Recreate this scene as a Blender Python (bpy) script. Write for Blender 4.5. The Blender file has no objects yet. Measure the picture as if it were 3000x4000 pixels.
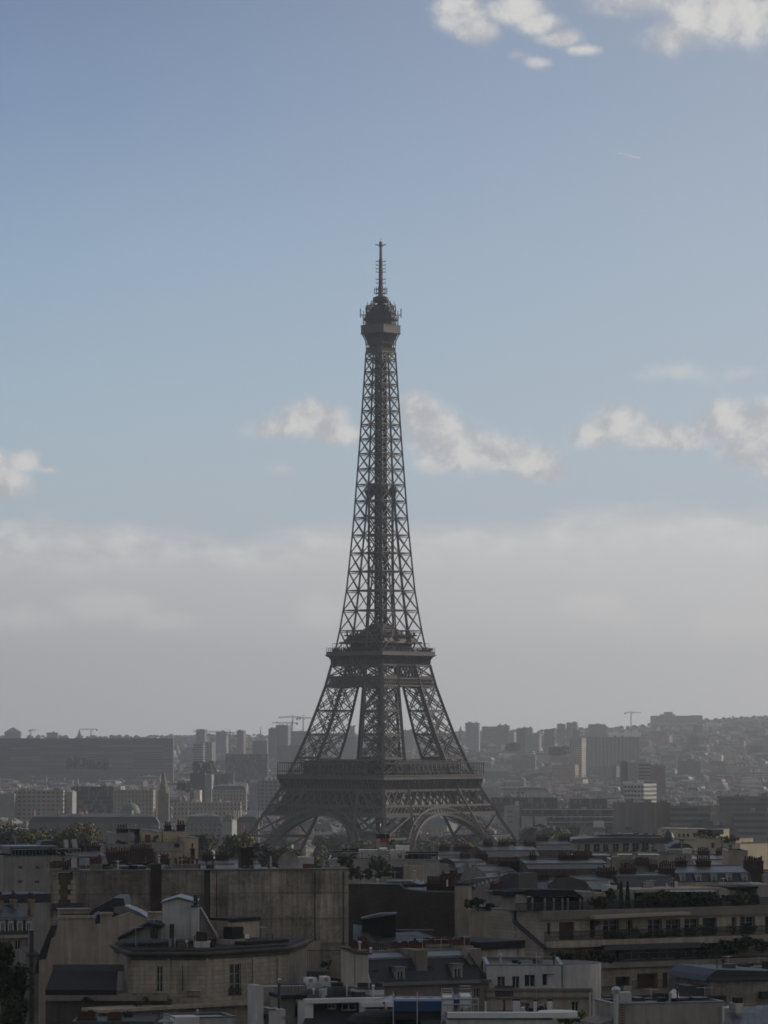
import bpy, math, random
from mathutils import Vector, Matrix, noise
R = math.radians
scene = bpy.context.scene
COL = scene.collection
rnd = random.Random(7)

# ---------------------------------------------------------------- camera, sky, sun, exposure
F = 13780.0            # focal length in photo pixels (photo is 3000 x 4000)
EYE = 77.0
PITCH = R(3.63)
cam_d = bpy.data.cameras.new('camera')
cam_d.sensor_fit = 'VERTICAL'; cam_d.sensor_height = 24.0; cam_d.sensor_width = 18.0
cam_d.lens = 24.0 * F / 4000.0
cam_d.clip_start = 1.0; cam_d.clip_end = 60000.0
cam = bpy.data.objects.new('camera', cam_d); COL.objects.link(cam)
cam.location = (0, 0, EYE); cam.rotation_euler = (R(90) + PITCH, 0, 0)
scene.camera = cam

SUN_AZ, SUN_EL = R(62), R(23)       # azimuth from +Y (view direction) towards +X
scene.view_settings.view_transform = 'Standard'
scene.view_settings.look = 'None'
scene.view_settings.gamma = 1.0
scene.view_settings.exposure = 0.0
scene.cycles.volume_bounces = 0
scene.cycles.max_bounces = 5
scene.cycles.diffuse_bounces = 2
scene.cycles.glossy_bounces = 2
scene.cycles.sample_clamp_indirect = 4.0
scene.cycles.filter_width = 1.7

sun_d = bpy.data.lights.new('sun', 'SUN'); sun_d.energy = 3.3; sun_d.angle = R(0.5); sun_d.color = (1.0, 0.9, 0.78)
sun = bpy.data.objects.new('sun', sun_d); COL.objects.link(sun)
to_sun = Vector((math.sin(SUN_AZ) * math.cos(SUN_EL), math.cos(SUN_AZ) * math.cos(SUN_EL), math.sin(SUN_EL)))
sun.rotation_euler = to_sun.to_track_quat('Z', 'Y').to_euler()
sun.location = (0, 0, 500)

class NT:
    """Small helper to write node trees."""
    def __init__(s, tree): s.t = tree; s.N = tree.nodes; s.L = tree.links
    def new(s, typ, **kw):
        n = s.N.new(typ)
        for k, v in kw.items(): setattr(n, k, v)
        return n
    def put(s, sock, v):
        if isinstance(v, bpy.types.NodeSocket): s.L.new(v, sock)
        elif v is not None: sock.default_value = v
    def m(s, op, a, b=None, c=None, clamp=False):
        n = s.new('ShaderNodeMath', operation=op); n.use_clamp = clamp
        for i, v in enumerate((a, b, c)):
            if v is not None: s.put(n.inputs[i], v)
        return n.outputs[0]
    def vm(s, op, a, b=None, scale=None):
        n = s.new('ShaderNodeVectorMath', operation=op)
        s.put(n.inputs[0], a)
        if b is not None: s.put(n.inputs[1], b)
        if scale is not None: s.put(n.inputs['Scale'], scale)
        return n.outputs['Value'] if op in ('LENGTH', 'DOT_PRODUCT', 'DISTANCE') else n.outputs[0]
    def mix(s, f, a, b, blend='MIX'):
        n = s.new('ShaderNodeMix', data_type='RGBA', blend_type=blend)
        s.put(n.inputs[0], f); s.put(n.inputs[6], a); s.put(n.inputs[7], b)
        return n.outputs[2]
    def noise(s, vec, scale, detail=3.0, rough=0.55, dist=0.0):
        n = s.new('ShaderNodeTexNoise'); s.put(n.inputs['Vector'], vec)
        n.inputs['Scale'].default_value = scale; n.inputs['Detail'].default_value = detail
        n.inputs['Roughness'].default_value = rough; n.inputs['Distortion'].default_value = dist
        return n.outputs[0]
    def ramp(s, v, lo, hi, a=0.0, b=1.0, smooth=True):
        n = s.new('ShaderNodeMapRange'); n.interpolation_type = 'SMOOTHSTEP' if smooth else 'LINEAR'
        s.put(n.inputs[0], v)
        for i, x in enumerate((lo, hi, a, b)): s.put(n.inputs[i + 1], x)
        return n.outputs[0]
    def xyz(s, x, y, z):
        n = s.new('ShaderNodeCombineXYZ')
        for i, v in enumerate((x, y, z)): s.put(n.inputs[i], v)
        return n.outputs[0]
    def sep(s, v):
        n = s.new('ShaderNodeSeparateXYZ'); s.put(n.inputs[0], v); return n.outputs

world = bpy.data.worlds.new('World'); scene.world = world; world.use_nodes = True
def build_world():
    t = NT(world.node_tree); t.N.clear()
    out = t.new('ShaderNodeOutputWorld'); bg = t.new('ShaderNodeBackground'); t.L.new(bg.outputs[0], out.inputs[0])
    sky = t.new('ShaderNodeTexSky'); sky.sky_type = 'NISHITA'; sky.sun_disc = False
    sky.sun_elevation = SUN_EL; sky.sun_rotation = SUN_AZ
    sky.altitude = 60; sky.air_density = 1.0; sky.dust_density = 1.6; sky.ozone_density = 1.5
    d = t.sep(t.new('ShaderNodeTexCoord').outputs['Generated'])
    yy = t.m('MAXIMUM', d[1], 0.05)
    u = t.m('MULTIPLY_ADD', t.m('DIVIDE', d[0], yy), 13.78, 1.5)          # azimuth and elevation of the sky south of here
    v = t.m('MULTIPLY_ADD', t.m('DIVIDE', d[2], yy), -13.78, 2.874)
    front = t.ramp(d[1], 0.3, 0.7)
    uv = t.xyz(u, v, 0.0)
    warp = t.noise(uv, 3.0, 4, 0.6)
    n1 = t.noise(uv, 4.2, 10, 0.62, 0.25)
    n2 = t.noise(t.vm('ADD', uv, (0.05, -0.045, 0.0)), 4.2, 10, 0.62, 0.25)      # the same noise a step towards the sun
    nf = t.noise(uv, 15.0, 9, 0.66, 0.4)
    def blobs(lst, k, pw=1.0):
        acc = None
        for (cx, cy, rx, ry, w) in lst:
            p = t.vm('MULTIPLY', t.vm('SUBTRACT', uv, (cx, cy, 0)), (1 / rx, 1 / ry, 0))
            f = t.m('MULTIPLY', t.m('SUBTRACT', 1.0, t.vm('LENGTH', p)), w)
            if acc is None: acc = f
            else: acc = t.m('SMOOTH_MAX', acc, f, 0.2)
        return acc
    # heaped clouds: (centre, radii, weight)
    heap = blobs([(1.20, 1.635, .17, .085, 1), (1.08, 1.67, .14, .055, .9), (1.31, 1.695, .13, .05, .9), (1.21, 1.59, .08, .05, .9),
                  (1.62, 1.62, .11, .10, 1), (1.70, 1.70, .17, .12, 1), (1.82, 1.755, .17, .11, 1), (1.96, 1.77, .16, .10, 1), (2.08, 1.80, .13, .085, 1), (2.15, 1.845, .08, .05, .9), (1.70, 1.80, .10, .06, .8),
                  (2.43, 1.645, .13, .085, 1), (2.33, 1.70, .14, .055, .8), (2.55, 1.70, .16, .07, 1), (2.68, 1.71, .14, .06, .9), (2.86, 1.66, .15, .11, 1), (2.99, 1.66, .14, .12, 1), (2.93, 1.76, .16, .09, 1), (3.05, 1.78, .15, .14, 1),
                  (0.00, 1.88, .12, .10, .9), (0.09, 1.80, .09, .05, .85), (0.19, 1.83, .06, .02, .7), (-0.05, 1.80, .10, .07, .8),
                  (1.80, 0.02, .13, .10, 1), (1.86, 0.09, .10, .08, 1), (2.02, 0.01, .15, .07, 1), (2.12, 0.07, .11, .06, 1), (2.20, 0.125, .11, .05, 1), (2.28, 0.17, .09, .03, .9), (2.10, .225, .05, .025, .35), (2.04, .192, .04, .02, .3),
                  (2.86, 0.03, .34, .14, 1), (2.64, 0.12, .14, .09, .7), (2.95, 0.0, .30, .17, 1), (2.5, -0.04, .25, .10, .9)], 0)
    hm = t.m('ADD', t.m('MULTIPLY', heap, 1.5), t.m('MULTIPLY', t.m('SUBTRACT', n1, 0.47), 2.0))
    hm = t.m('ADD', hm, t.m('MULTIPLY', t.m('SUBTRACT', nf, 0.5), 0.95))
    heap_a = t.m('MULTIPLY', t.ramp(hm, -0.3, 1.05), t.ramp(heap, -0.5, 0.4))
    # faint small clouds low over the town
    low = blobs([(0.42, 2.37, .24, .085, 1.3), (0.62, 2.43, .26, .05, .8), (1.25, 2.40, .13, .085, 1.3), (2.32, 2.37, .19, .075, 1.3), (2.45, 2.41, .12, .06, .9), (2.64, 1.45, .14, .05, .55), (2.93, 1.45, .1, .04, .45), (1.09, 1.83, .05, .025, .5), (0.08, 2.42, .2, .07, .8), (2.10, 0.22, .08, .03, .8), (2.9, 2.44, .2, .07, .8)], 0)
    lm = t.m('ADD', low, t.m('MULTIPLY', t.m('SUBTRACT', n1, 0.52), 2.0))
    low_a = t.m('MULTIPLY', t.ramp(lm, -0.1, 0.7), 0.62)
    # the layer: a long flat bank with a lumpy upper edge
    un = t.xyz(t.m('MULTIPLY', u, 1.0), t.m('MULTIPLY', v, 3.0), 7.3)
    ln = t.noise(un, 1.3, 6, 0.55)
    ln2 = t.noise(t.vm('MULTIPLY', uv, (1.0, 1.7, 1.0)), 7.0, 6, 0.6)
    edge = t.m('SUBTRACT', t.m('MULTIPLY_ADD', ln, 0.34, t.m('MULTIPLY_ADD', ln2, 0.07, v)), t.m('MULTIPLY', t.ramp(u, 1.7, 2.3), -0.035))
    layer = t.ramp(edge, 2.19, 2.32)
    crest = t.m('MULTIPLY', t.ramp(edge, 2.20, 2.30), t.ramp(edge, 2.50, 2.30))
    # ---- colours
    SK = 0.05
    skyc = t.mix(1.0, sky.outputs[0], (SK, SK, SK, 1), 'MULTIPLY')
    up = t.ramp(v, 0.0, 2.4, smooth=False)                               # 0 high, 1 at the haze
    own = t.new('ShaderNodeValToRGB'); t.L.new(up, own.inputs[0])
    cr = own.color_ramp
    stops = [(0.0, (.175, .252, .405)), (.16, (.215, .308, .478)), (.42, (.312, .43, .575)), (.70, (.41, .52, .61)), (.90, (.48, .545, .60)), (1.0, (.51, .53, .545))]
    cr.elements[0].position = 0.0; cr.elements[0].color = (*stops[0][1], 1)
    cr.elements[1].position = 1.0; cr.elements[1].color = (*stops[-1][1], 1)
    for p, c in stops[1:-1]:
        e = cr.elements.new(p); e.color = (*c, 1)
    wide = t.noise(t.xyz(d[0], d[1], d[2]), 2.2, 6, 0.6)                    # broken cloud over the rest of the sky
    skyc = t.mix(t.m('MULTIPLY', t.ramp(wide, .40, .62), .8), skyc, (.50, .475, .45, 1))
    base = t.mix(t.m('MULTIPLY', front, 0.9), skyc, own.outputs[0])
    side = t.ramp(u, 0.0, 3.0, smooth=False)
    base = t.mix(t.m('MULTIPLY', t.m('MULTIPLY', side, front), 0.45), base, (.50, .545, .60, 1))
    lit = t.ramp(t.m('ADD', t.m('MULTIPLY', t.m('SUBTRACT', n1, n2), 3.2), t.m('MULTIPLY', hm, 0.22)), -0.25, 0.55)
    ccol = t.mix(lit, (.47, .475, .50, 1), (.69, .675, .655, 1))
    lay_c = t.mix(t.m('MULTIPLY', crest, t.ramp(ln2, 0.3, 0.75)), (.525, .528, .54, 1), (.74, .73, .72, 1))
    lay_c = t.mix(t.m('MULTIPLY', side, .6), lay_c, (.74, .715, .69, 1))
    c = t.mix(t.m('MULTIPLY', t.m('MULTIPLY', layer, front), 0.8), base, lay_c)
    c = t.mix(t.m('MULTIPLY', low_a, front), c, (.66, .65, .64, 1))
    c = t.mix(t.m('MULTIPLY', heap_a, t.m('MULTIPLY', front, 0.92)), c, ccol)
    t.L.new(c, bg.inputs[0]); bg.inputs[1].default_value = 1.0
    world.cycles.sampling_method = 'MANUAL'; world.cycles.sample_map_resolution = 512
build_world()

# ---------------------------------------------------------------- pixel -> world at a given distance
def W(px, py, Y):
    """The point at distance Y (metres along the view) seen at photo pixel (px, py)."""
    a = (px - 1500.0) / F; b = -(py - 2000.0) / F
    dy = math.cos(PITCH) - b * math.sin(PITCH); dz = math.sin(PITCH) + b * math.cos(PITCH)
    return Vector((a / dy * Y, Y, EYE + dz / dy * Y))
def WX(px, Y): return W(px, 3200, Y).x
def WZ(py, Y): return W(1500, py, Y).z
def PX(x, y, z):
    v = Vector((x, y, z - EYE)); c, s = math.cos(PITCH), math.sin(PITCH)
    d = v.y * c + v.z * s; h = -v.y * s + v.z * c
    return 1500 + F * v.x / d, 2000 - F * h / d

# ---------------------------------------------------------------- materials
MAT = {}
def mat(name):
    m = bpy.data.materials.new(name); m.use_nodes = True
    t = NT(m.node_tree); t.N.clear()
    out = t.new('ShaderNodeOutputMaterial'); b = t.new('ShaderNodeBsdfPrincipled'); t.L.new(b.outputs[0], out.inputs[0])
    MAT[name] = m
    return m, t, b
def simple(name, col, rough=0.8, metal=0.0, var=0.25, scale=0.5, streak=0.0, spec=0.3, bump=0.0):
    """Base colour broken up by weathering noise in object space, with optional downward streaks."""
    m, t, b = mat(name)
    o = t.new('ShaderNodeTexCoord').outputs['Object']
    n = t.noise(o, scale, 6, 0.65)
    f = t.ramp(n, 0.25, 0.75, 1 - var, 1 + var, smooth=False)
    if streak:
        s = t.noise(t.vm('MULTIPLY', o, (1.0, 1.0, 0.07)), 1.9, 6, 0.65)
        f = t.m('MULTIPLY', f, t.ramp(s, 0.3, 0.7, 1 - streak, 1 + streak * 0.4, smooth=False))
    c = t.vm('SCALE', tuple(col), scale=f)
    t.L.new(c, b.inputs['Base Color']); b.inputs['Roughness'].default_value = rough; b.inputs['Metallic'].default_value = metal
    b.inputs['Specular IOR Level'].default_value = spec
    if bump:
        bn = t.new('ShaderNodeBump'); bn.inputs['Strength'].default_value = bump; bn.inputs['Distance'].default_value = 0.05
        t.L.new(t.noise(o, scale * 8, 4, 0.6), bn.inputs['Height']); t.L.new(bn.outputs[0], b.inputs['Normal'])
    return m
simple('iron', (.074, .068, .063), .55, 0, .3, .12, spec=.4)
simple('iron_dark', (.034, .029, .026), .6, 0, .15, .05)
simple('stone', (.20, .18, .158), .9, 0, .28, .35, .22, bump=.3)
simple('stone_pale', (.35, .3, .243), .9, 0, .26, .4, .35, bump=.2)
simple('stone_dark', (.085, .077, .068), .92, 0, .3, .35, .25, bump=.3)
simple('render_white', (.46, .445, .435), .9, 0, .22, .4, .3)
simple('render_grey', (.28, .258, .238), .9, 0, .24, .4, .3)
simple('render_beige', (.35, .295, .24), .9, 0, .24, .4, .35)
simple('render_pink', (.44, .39, .355), .9, 0, .18, .4, .3)
simple('cream', (.42, .37, .27), .9, 0, .14, .3, .12)
simple('white_paint', (.58, .57, .56), .6, 0, .1, .4, .08)
simple('slate', (.024, .026, .03), .55, 0, .35, .8, .1, spec=.4, bump=.3)
simple('zinc', (.15, .155, .165), .42, .35, .25, .35, .12, spec=.5)
simple('zinc_dark', (.045, .048, .053), .5, .25, .3, .35, .1, spec=.5)
simple('bitumen', (.018, .018, .018), .9, 0, .4, .3)
simple('gravel_roof', (.12, .115, .11), .95, 0, .3, .6)
simple('terracotta', (.085, .04, .032), .85, 0, .3, 1.5)
simple('chimney_brick', (.05, .037, .032), .92, 0, .35, .6, .2, bump=.4)
simple('chimney_render', (.24, .205, .16), .92, 0, .25, .5, .25)
simple('glass', (.012, .014, .016), .08, 0, .1, 1, spec=.5)
simple('glass_blue', (.02, .03, .04), .1, 0, .1, 1, spec=.6)
simple('black_metal', (.018, .018, .02), .5, 0, .1, 1, spec=.4)
simple('steel', (.5, .5, .52), .25, 1.0, .05, 1)
simple('galvanised', (.42, .43, .45), .45, .8, .1, .6)
simple('blue_sheet', (.018, .05, .125), .55, 0, .1, .5)
simple('red_paint', (.24, .05, .036), .6, 0, .1, .6)
simple('orange_brown', (.17, .06, .03), .8, 0, .2, .6)
simple('copper_green', (.095, .125, .115), .7, 0, .2, .1)
simple('window_frame', (.34, .33, .32), .6, 0, .08, 1)
simple('wood_brown', (.10, .045, .03), .7, 0, .2, 1)
simple('bark', (.05, .04, .03), .95, 0, .3, 1)
simple('awning', (.33, .29, .24), .9, 0, .1, 1)
simple('crane_red', (.24, .07, .06), .6, 0, .1, .2)
simple('crane_grey', (.16, .16, .17), .6, 0, .1, .2)
simple('crane_yellow', (.30, .22, .08), .6, 0, .1, .2)
simple('flag_blue', (.02, .06, .35), .8, 0, .05, 1)
simple('flag_red', (.75, .02, .03), .8, 0, .05, 1)
simple('river', (.03, .035, .035), .15, 0, .1, .02, spec=.5)

def leafy(name, col, var=.45, tr=.25):
    m, t, b = mat(name)
    g = t.new('ShaderNodeNewGeometry')
    f = t.m('MULTIPLY_ADD', g.outputs['Random Per Island'], 2 * var, 1 - var)
    o = t.new('ShaderNodeTexCoord').outputs['Object']
    f = t.m('MULTIPLY', f, t.ramp(t.noise(o, .35, 3), .3, .7, .7, 1.3))
    c = t.vm('SCALE', tuple(col), scale=f)
    t.L.new(c, b.inputs['Base Color']); b.inputs['Roughness'].default_value = .75
    b.inputs['Specular IOR Level'].default_value = .2
    return m
leafy('leaf_dark', (.028, .042, .018))
leafy('leaf_green', (.04, .052, .02))
leafy('leaf_olive', (.062, .062, .026))
leafy('leaf_yellow', (.105, .092, .028))
leafy('leaf_orange', (.115, .07, .026))
leafy('leaf_bright', (.10, .15, .03))
leafy('wood_far', (.04, .048, .03), .5)

def brick_mat(name, c1, c2, mortar):
    m, t, b = mat(name)
    o = t.new('ShaderNodeTexCoord').outputs['Object']
    s = t.sep(o)
    br = t.new('ShaderNodeTexBrick'); t.L.new(t.xyz(t.m('ADD', s[0], s[1]), s[2], 0.0), br.inputs['Vector'])
    br.inputs['Color1'].default_value = (*c1, 1); br.inputs['Color2'].default_value = (*c2, 1); br.inputs['Mortar'].default_value = (*mortar, 1)
    br.inputs['Scale'].default_value = 1.0; br.inputs['Brick Width'].default_value = .6; br.inputs['Row Height'].default_value = .2; br.inputs['Mortar Size'].default_value = .02
    n = t.noise(o, .25, 6, .7)
    c = t.vm('SCALE', br.outputs[0], scale=t.ramp(n, .3, .7, .6, 1.35, smooth=False))
    t.L.new(c, b.inputs['Base Color']); b.inputs['Roughness'].default_value = .95
brick_mat('brick_dark', (.066, .05, .04), (.048, .037, .031), (.05, .043, .037))
brick_mat('brick_yellow', (.10, .082, .045), (.085, .068, .04), (.07, .06, .045))

def blind_wall(name, c, scale=.28):
    """Old party wall: repaired rectangles, bare courses, floor lines, flue marks and drip stains."""
    m, t, b = mat(name)
    o = t.new('ShaderNodeTexCoord').outputs['Object']; s = t.sep(o); x = t.m('ADD', s[0], t.m('MULTIPLY', s[1], .4))
    n1 = t.noise(o, scale, 6, .6); n2 = t.noise(o, scale * 7, 6, .7)
    wob = t.m('MULTIPLY', t.m('SUBTRACT', n2, .5), .9)
    def cells(w_, h_, off, lo, hi):
        br = t.new('ShaderNodeTexWhiteNoise'); br.noise_dimensions = '2D'
        row = t.m('FLOOR', t.m('DIVIDE', t.m('ADD', t.m('ADD', s[2], off), wob), h_))
        cx = t.m('FLOOR', t.m('DIVIDE', t.m('ADD', t.m('ADD', x, wob), t.m('MULTIPLY', row, w_ * .37)), w_))
        t.L.new(t.xyz(cx, row, off), br.inputs['Vector']); return t.ramp(br.outputs[0], 0, 1, lo, hi, smooth=False)
    f = t.m('MULTIPLY', cells(4.7, 2.9, 0.3, .66, 1.22), cells(2.1, 1.3, 7.1, .84, 1.14))
    f = t.m('MULTIPLY', f, t.ramp(n1, .35, .65, .78, 1.18, smooth=False)); f = t.m('MULTIPLY', f, t.ramp(n2, .32, .68, .82, 1.18, smooth=False))
    st = t.noise(t.xyz(t.m('MULTIPLY', x, 2.2), 0.0, t.m('MULTIPLY', s[2], .10)), 1.0, 6, .65)      # rain streaks
    f = t.m('MULTIPLY', f, t.ramp(st, .36, .56, .62, 1.04, smooth=False))
    fl = t.m('FRACT', t.m('DIVIDE', t.m('ADD', s[2], t.m('MULTIPLY', wob, .15)), 3.15))
    f = t.m('MULTIPLY', f, t.m('MULTIPLY_ADD', t.m('LESS_THAN', fl, .05), -.28, 1.0))               # floor lines
    bl = t.new('ShaderNodeTexBrick'); t.L.new(t.xyz(x, s[2], 0.0), bl.inputs['Vector'])
    bl.inputs['Scale'].default_value = 1.0; bl.inputs['Brick Width'].default_value = .55; bl.inputs['Row Height'].default_value = .26; bl.inputs['Mortar Size'].default_value = .03
    bl.inputs['Color1'].default_value = (1.1, 1.05, .98, 1); bl.inputs['Color2'].default_value = (.78, .76, .74, 1); bl.inputs['Mortar'].default_value = (.55, .54, .52, 1)
    cc = t.vm('SCALE', tuple(c), scale=f)
    cc = t.mix(t.ramp(t.noise(o, scale * 1.7, 5, .7), .52, .60), cc, bl.outputs[0], 'MULTIPLY')      # render fallen off, rubble bare
    t.L.new(cc, b.inputs['Base Color']); b.inputs['Roughness'].default_value = .95
    bn = t.new('ShaderNodeBump'); bn.inputs['Strength'].default_value = .5; bn.inputs['Distance'].default_value = .08
    t.L.new(n2, bn.inputs['Height']); t.L.new(bn.outputs[0], b.inputs['Normal'])
def ashlar(name, c, bw=1.1, bh=.42):
    """dressed stone: faint joints, single stones of slightly different tone, rain streaks"""
    m, t, b = mat(name)
    o = t.new('ShaderNodeTexCoord').outputs['Object']; s = t.sep(o); x = t.m('ADD', s[0], t.m('MULTIPLY', s[1], .6))
    bl = t.new('ShaderNodeTexBrick'); t.L.new(t.xyz(x, s[2], 0.0), bl.inputs['Vector'])
    bl.inputs['Scale'].default_value = 1.0; bl.inputs['Brick Width'].default_value = bw; bl.inputs['Row Height'].default_value = bh; bl.inputs['Mortar Size'].default_value = .022
    bl.inputs['Color1'].default_value = (1.1, 1.08, 1.05, 1); bl.inputs['Color2'].default_value = (.88, .88, .88, 1); bl.inputs['Mortar'].default_value = (.62, .61, .6, 1)
    st = t.noise(t.xyz(t.m('MULTIPLY', x, 1.8), 0.0, t.m('MULTIPLY', s[2], .12)), 1.0, 6, .65)
    f = t.m('MULTIPLY', t.ramp(t.noise(o, .35, 6, .65), .3, .7, .72, 1.25, smooth=False), t.ramp(st, .35, .6, .72, 1.05, smooth=False))
    t.L.new(t.mix(1.0, t.vm('SCALE', tuple(c), scale=f), bl.outputs[0], 'MULTIPLY'), b.inputs['Base Color']); b.inputs['Roughness'].default_value = .92
    bn = t.new('ShaderNodeBump'); bn.inputs['Strength'].default_value = .4; bn.inputs['Distance'].default_value = .04
    t.L.new(t.noise(o, 4, 4, .6), bn.inputs['Height']); t.L.new(bn.outputs[0], b.inputs['Normal'])
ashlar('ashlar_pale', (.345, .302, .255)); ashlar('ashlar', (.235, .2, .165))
blind_wall('party_wall', (.255, .222, .19))
blind_wall('party_wall_pale', (.32, .272, .222), .4)

def seam_roof(name, c, rough, metal):
    """Standing seam metal sheet: seams run down the slope (UV u across, v down)."""
    m, t, b = mat(name)
    uv = t.new('ShaderNodeUVMap').outputs[0]; s = t.sep(uv)
    o = t.new('ShaderNodeTexCoord').outputs['Object']
    fr = t.m('FRACT', t.m('DIVIDE', s[0], .65))
    seam = t.m('LESS_THAN', fr, .10)
    cell = t.new('ShaderNodeTexWhiteNoise'); cell.noise_dimensions = '2D'
    t.L.new(t.xyz(t.m('FLOOR', t.m('DIVIDE', s[0], .65)), t.m('FLOOR', t.m('DIVIDE', s[1], 2.0)), 0.0), cell.inputs['Vector'])
    f = t.m('MULTIPLY', t.ramp(t.noise(o, .4, 5, .65), .3, .7, .72, 1.25, smooth=False), t.m('MULTIPLY_ADD', cell.outputs[0], .4, .8))
    f = t.m('MULTIPLY', f, t.m('MULTIPLY_ADD', seam, -.45, 1.0))
    t.L.new(t.vm('SCALE', tuple(c), scale=f), b.inputs['Base Color']); b.inputs['Metallic'].default_value = metal
    t.L.new(t.m('MULTIPLY_ADD', cell.outputs[0], .15, rough), b.inputs['Roughness'])
    bn = t.new('ShaderNodeBump'); bn.inputs['Strength'].default_value = .6; bn.inputs['Distance'].default_value = .04
    t.L.new(seam, bn.inputs['Height']); t.L.new(bn.outputs[0], b.inputs['Normal'])
seam_roof('zinc_seam', (.145, .15, .16), .38, .4)
seam_roof('zinc_seam_dark', (.055, .058, .064), .45, .3)

def facade(name, pitch_u, pitch_v, wu, wv, glass=(.05, .053, .06), sill=True):
    """Distant facade: colour attribute for the wall, window grid from wall metres in the UV map."""
    m, t, b = mat(name)
    uv = t.sep(t.new('ShaderNodeUVMap').outputs[0])
    at = t.new('ShaderNodeVertexColor'); at.layer_name = 'tint'
    cu = t.m('DIVIDE', uv[0], pitch_u); cv = t.m('DIVIDE', uv[1], pitch_v)
    fu = t.m('ABSOLUTE', t.m('SUBTRACT', t.m('FRACT', cu), .5)); fv = t.m('ABSOLUTE', t.m('SUBTRACT', t.m('FRACT', cv), .5))
    w = t.m('MULTIPLY', t.m('LESS_THAN', fu, wu / 2), t.m('LESS_THAN', fv, wv / 2))
    wn = t.new('ShaderNodeTexWhiteNoise'); wn.noise_dimensions = '2D'
    t.L.new(t.xyz(t.m('FLOOR', cu), t.m('FLOOR', cv), 0.0), wn.inputs['Vector'])
    o = t.new('ShaderNodeTexCoord').outputs['Object']
    f = t.ramp(t.noise(o, .12, 5, .65), .3, .7, .78, 1.2, smooth=False)
    wall = t.vm('SCALE', at.outputs[0], scale=f)
    if sill:
        band = t.m('GREATER_THAN', fv, .46)
        wall = t.vm('SCALE', wall, scale=t.m('MULTIPLY_ADD', band, -.25, 1.0))
    gl = t.mix(t.m('GREATER_THAN', wn.outputs[0], .78), (*glass, 1), (.13, .125, .12, 1))
    c = t.mix(w, wall, gl)
    t.L.new(c, b.inputs['Base Color'])
    t.L.new(t.m('MULTIPLY_ADD', w, -.7, .9), b.inputs['Roughness'])
    b.inputs['Specular IOR Level'].default_value = .4
facade('facade_grid', 2.6, 3.1, .40, .56, (.085, .085, .09))
facade('facade_wide', 3.4, 3.0, .60, .50, (.08, .08, .085))
facade('facade_ribbon', 9.0, 3.4, .97, .50, (.035, .04, .045))
facade('facade_bands', 40.0, 2.9, .995, .55, (.05, .055, .065))
facade('facade_curtain', 1.8, 3.4, .86, .82, (.02, .028, .032))
facade('facade_verticals', 5.5, 60.0, .45, .985, (.16, .16, .16), False)
def tinted(name, rough=.9, metal=0.0):
    m, t, b = mat(name)
    at = t.new('ShaderNodeVertexColor'); at.layer_name = 'tint'
    o = t.new('ShaderNodeTexCoord').outputs['Object']
    f = t.ramp(t.noise(o, .12, 6, .7), .3, .7, .75, 1.25, smooth=False)
    t.L.new(t.vm('SCALE', at.outputs[0], scale=f), b.inputs['Base Color']); b.inputs['Roughness'].default_value = rough; b.inputs['Metallic'].default_value = metal
tinted('plain_wall'); tinted('plain_roof', .6, .1)

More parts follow.
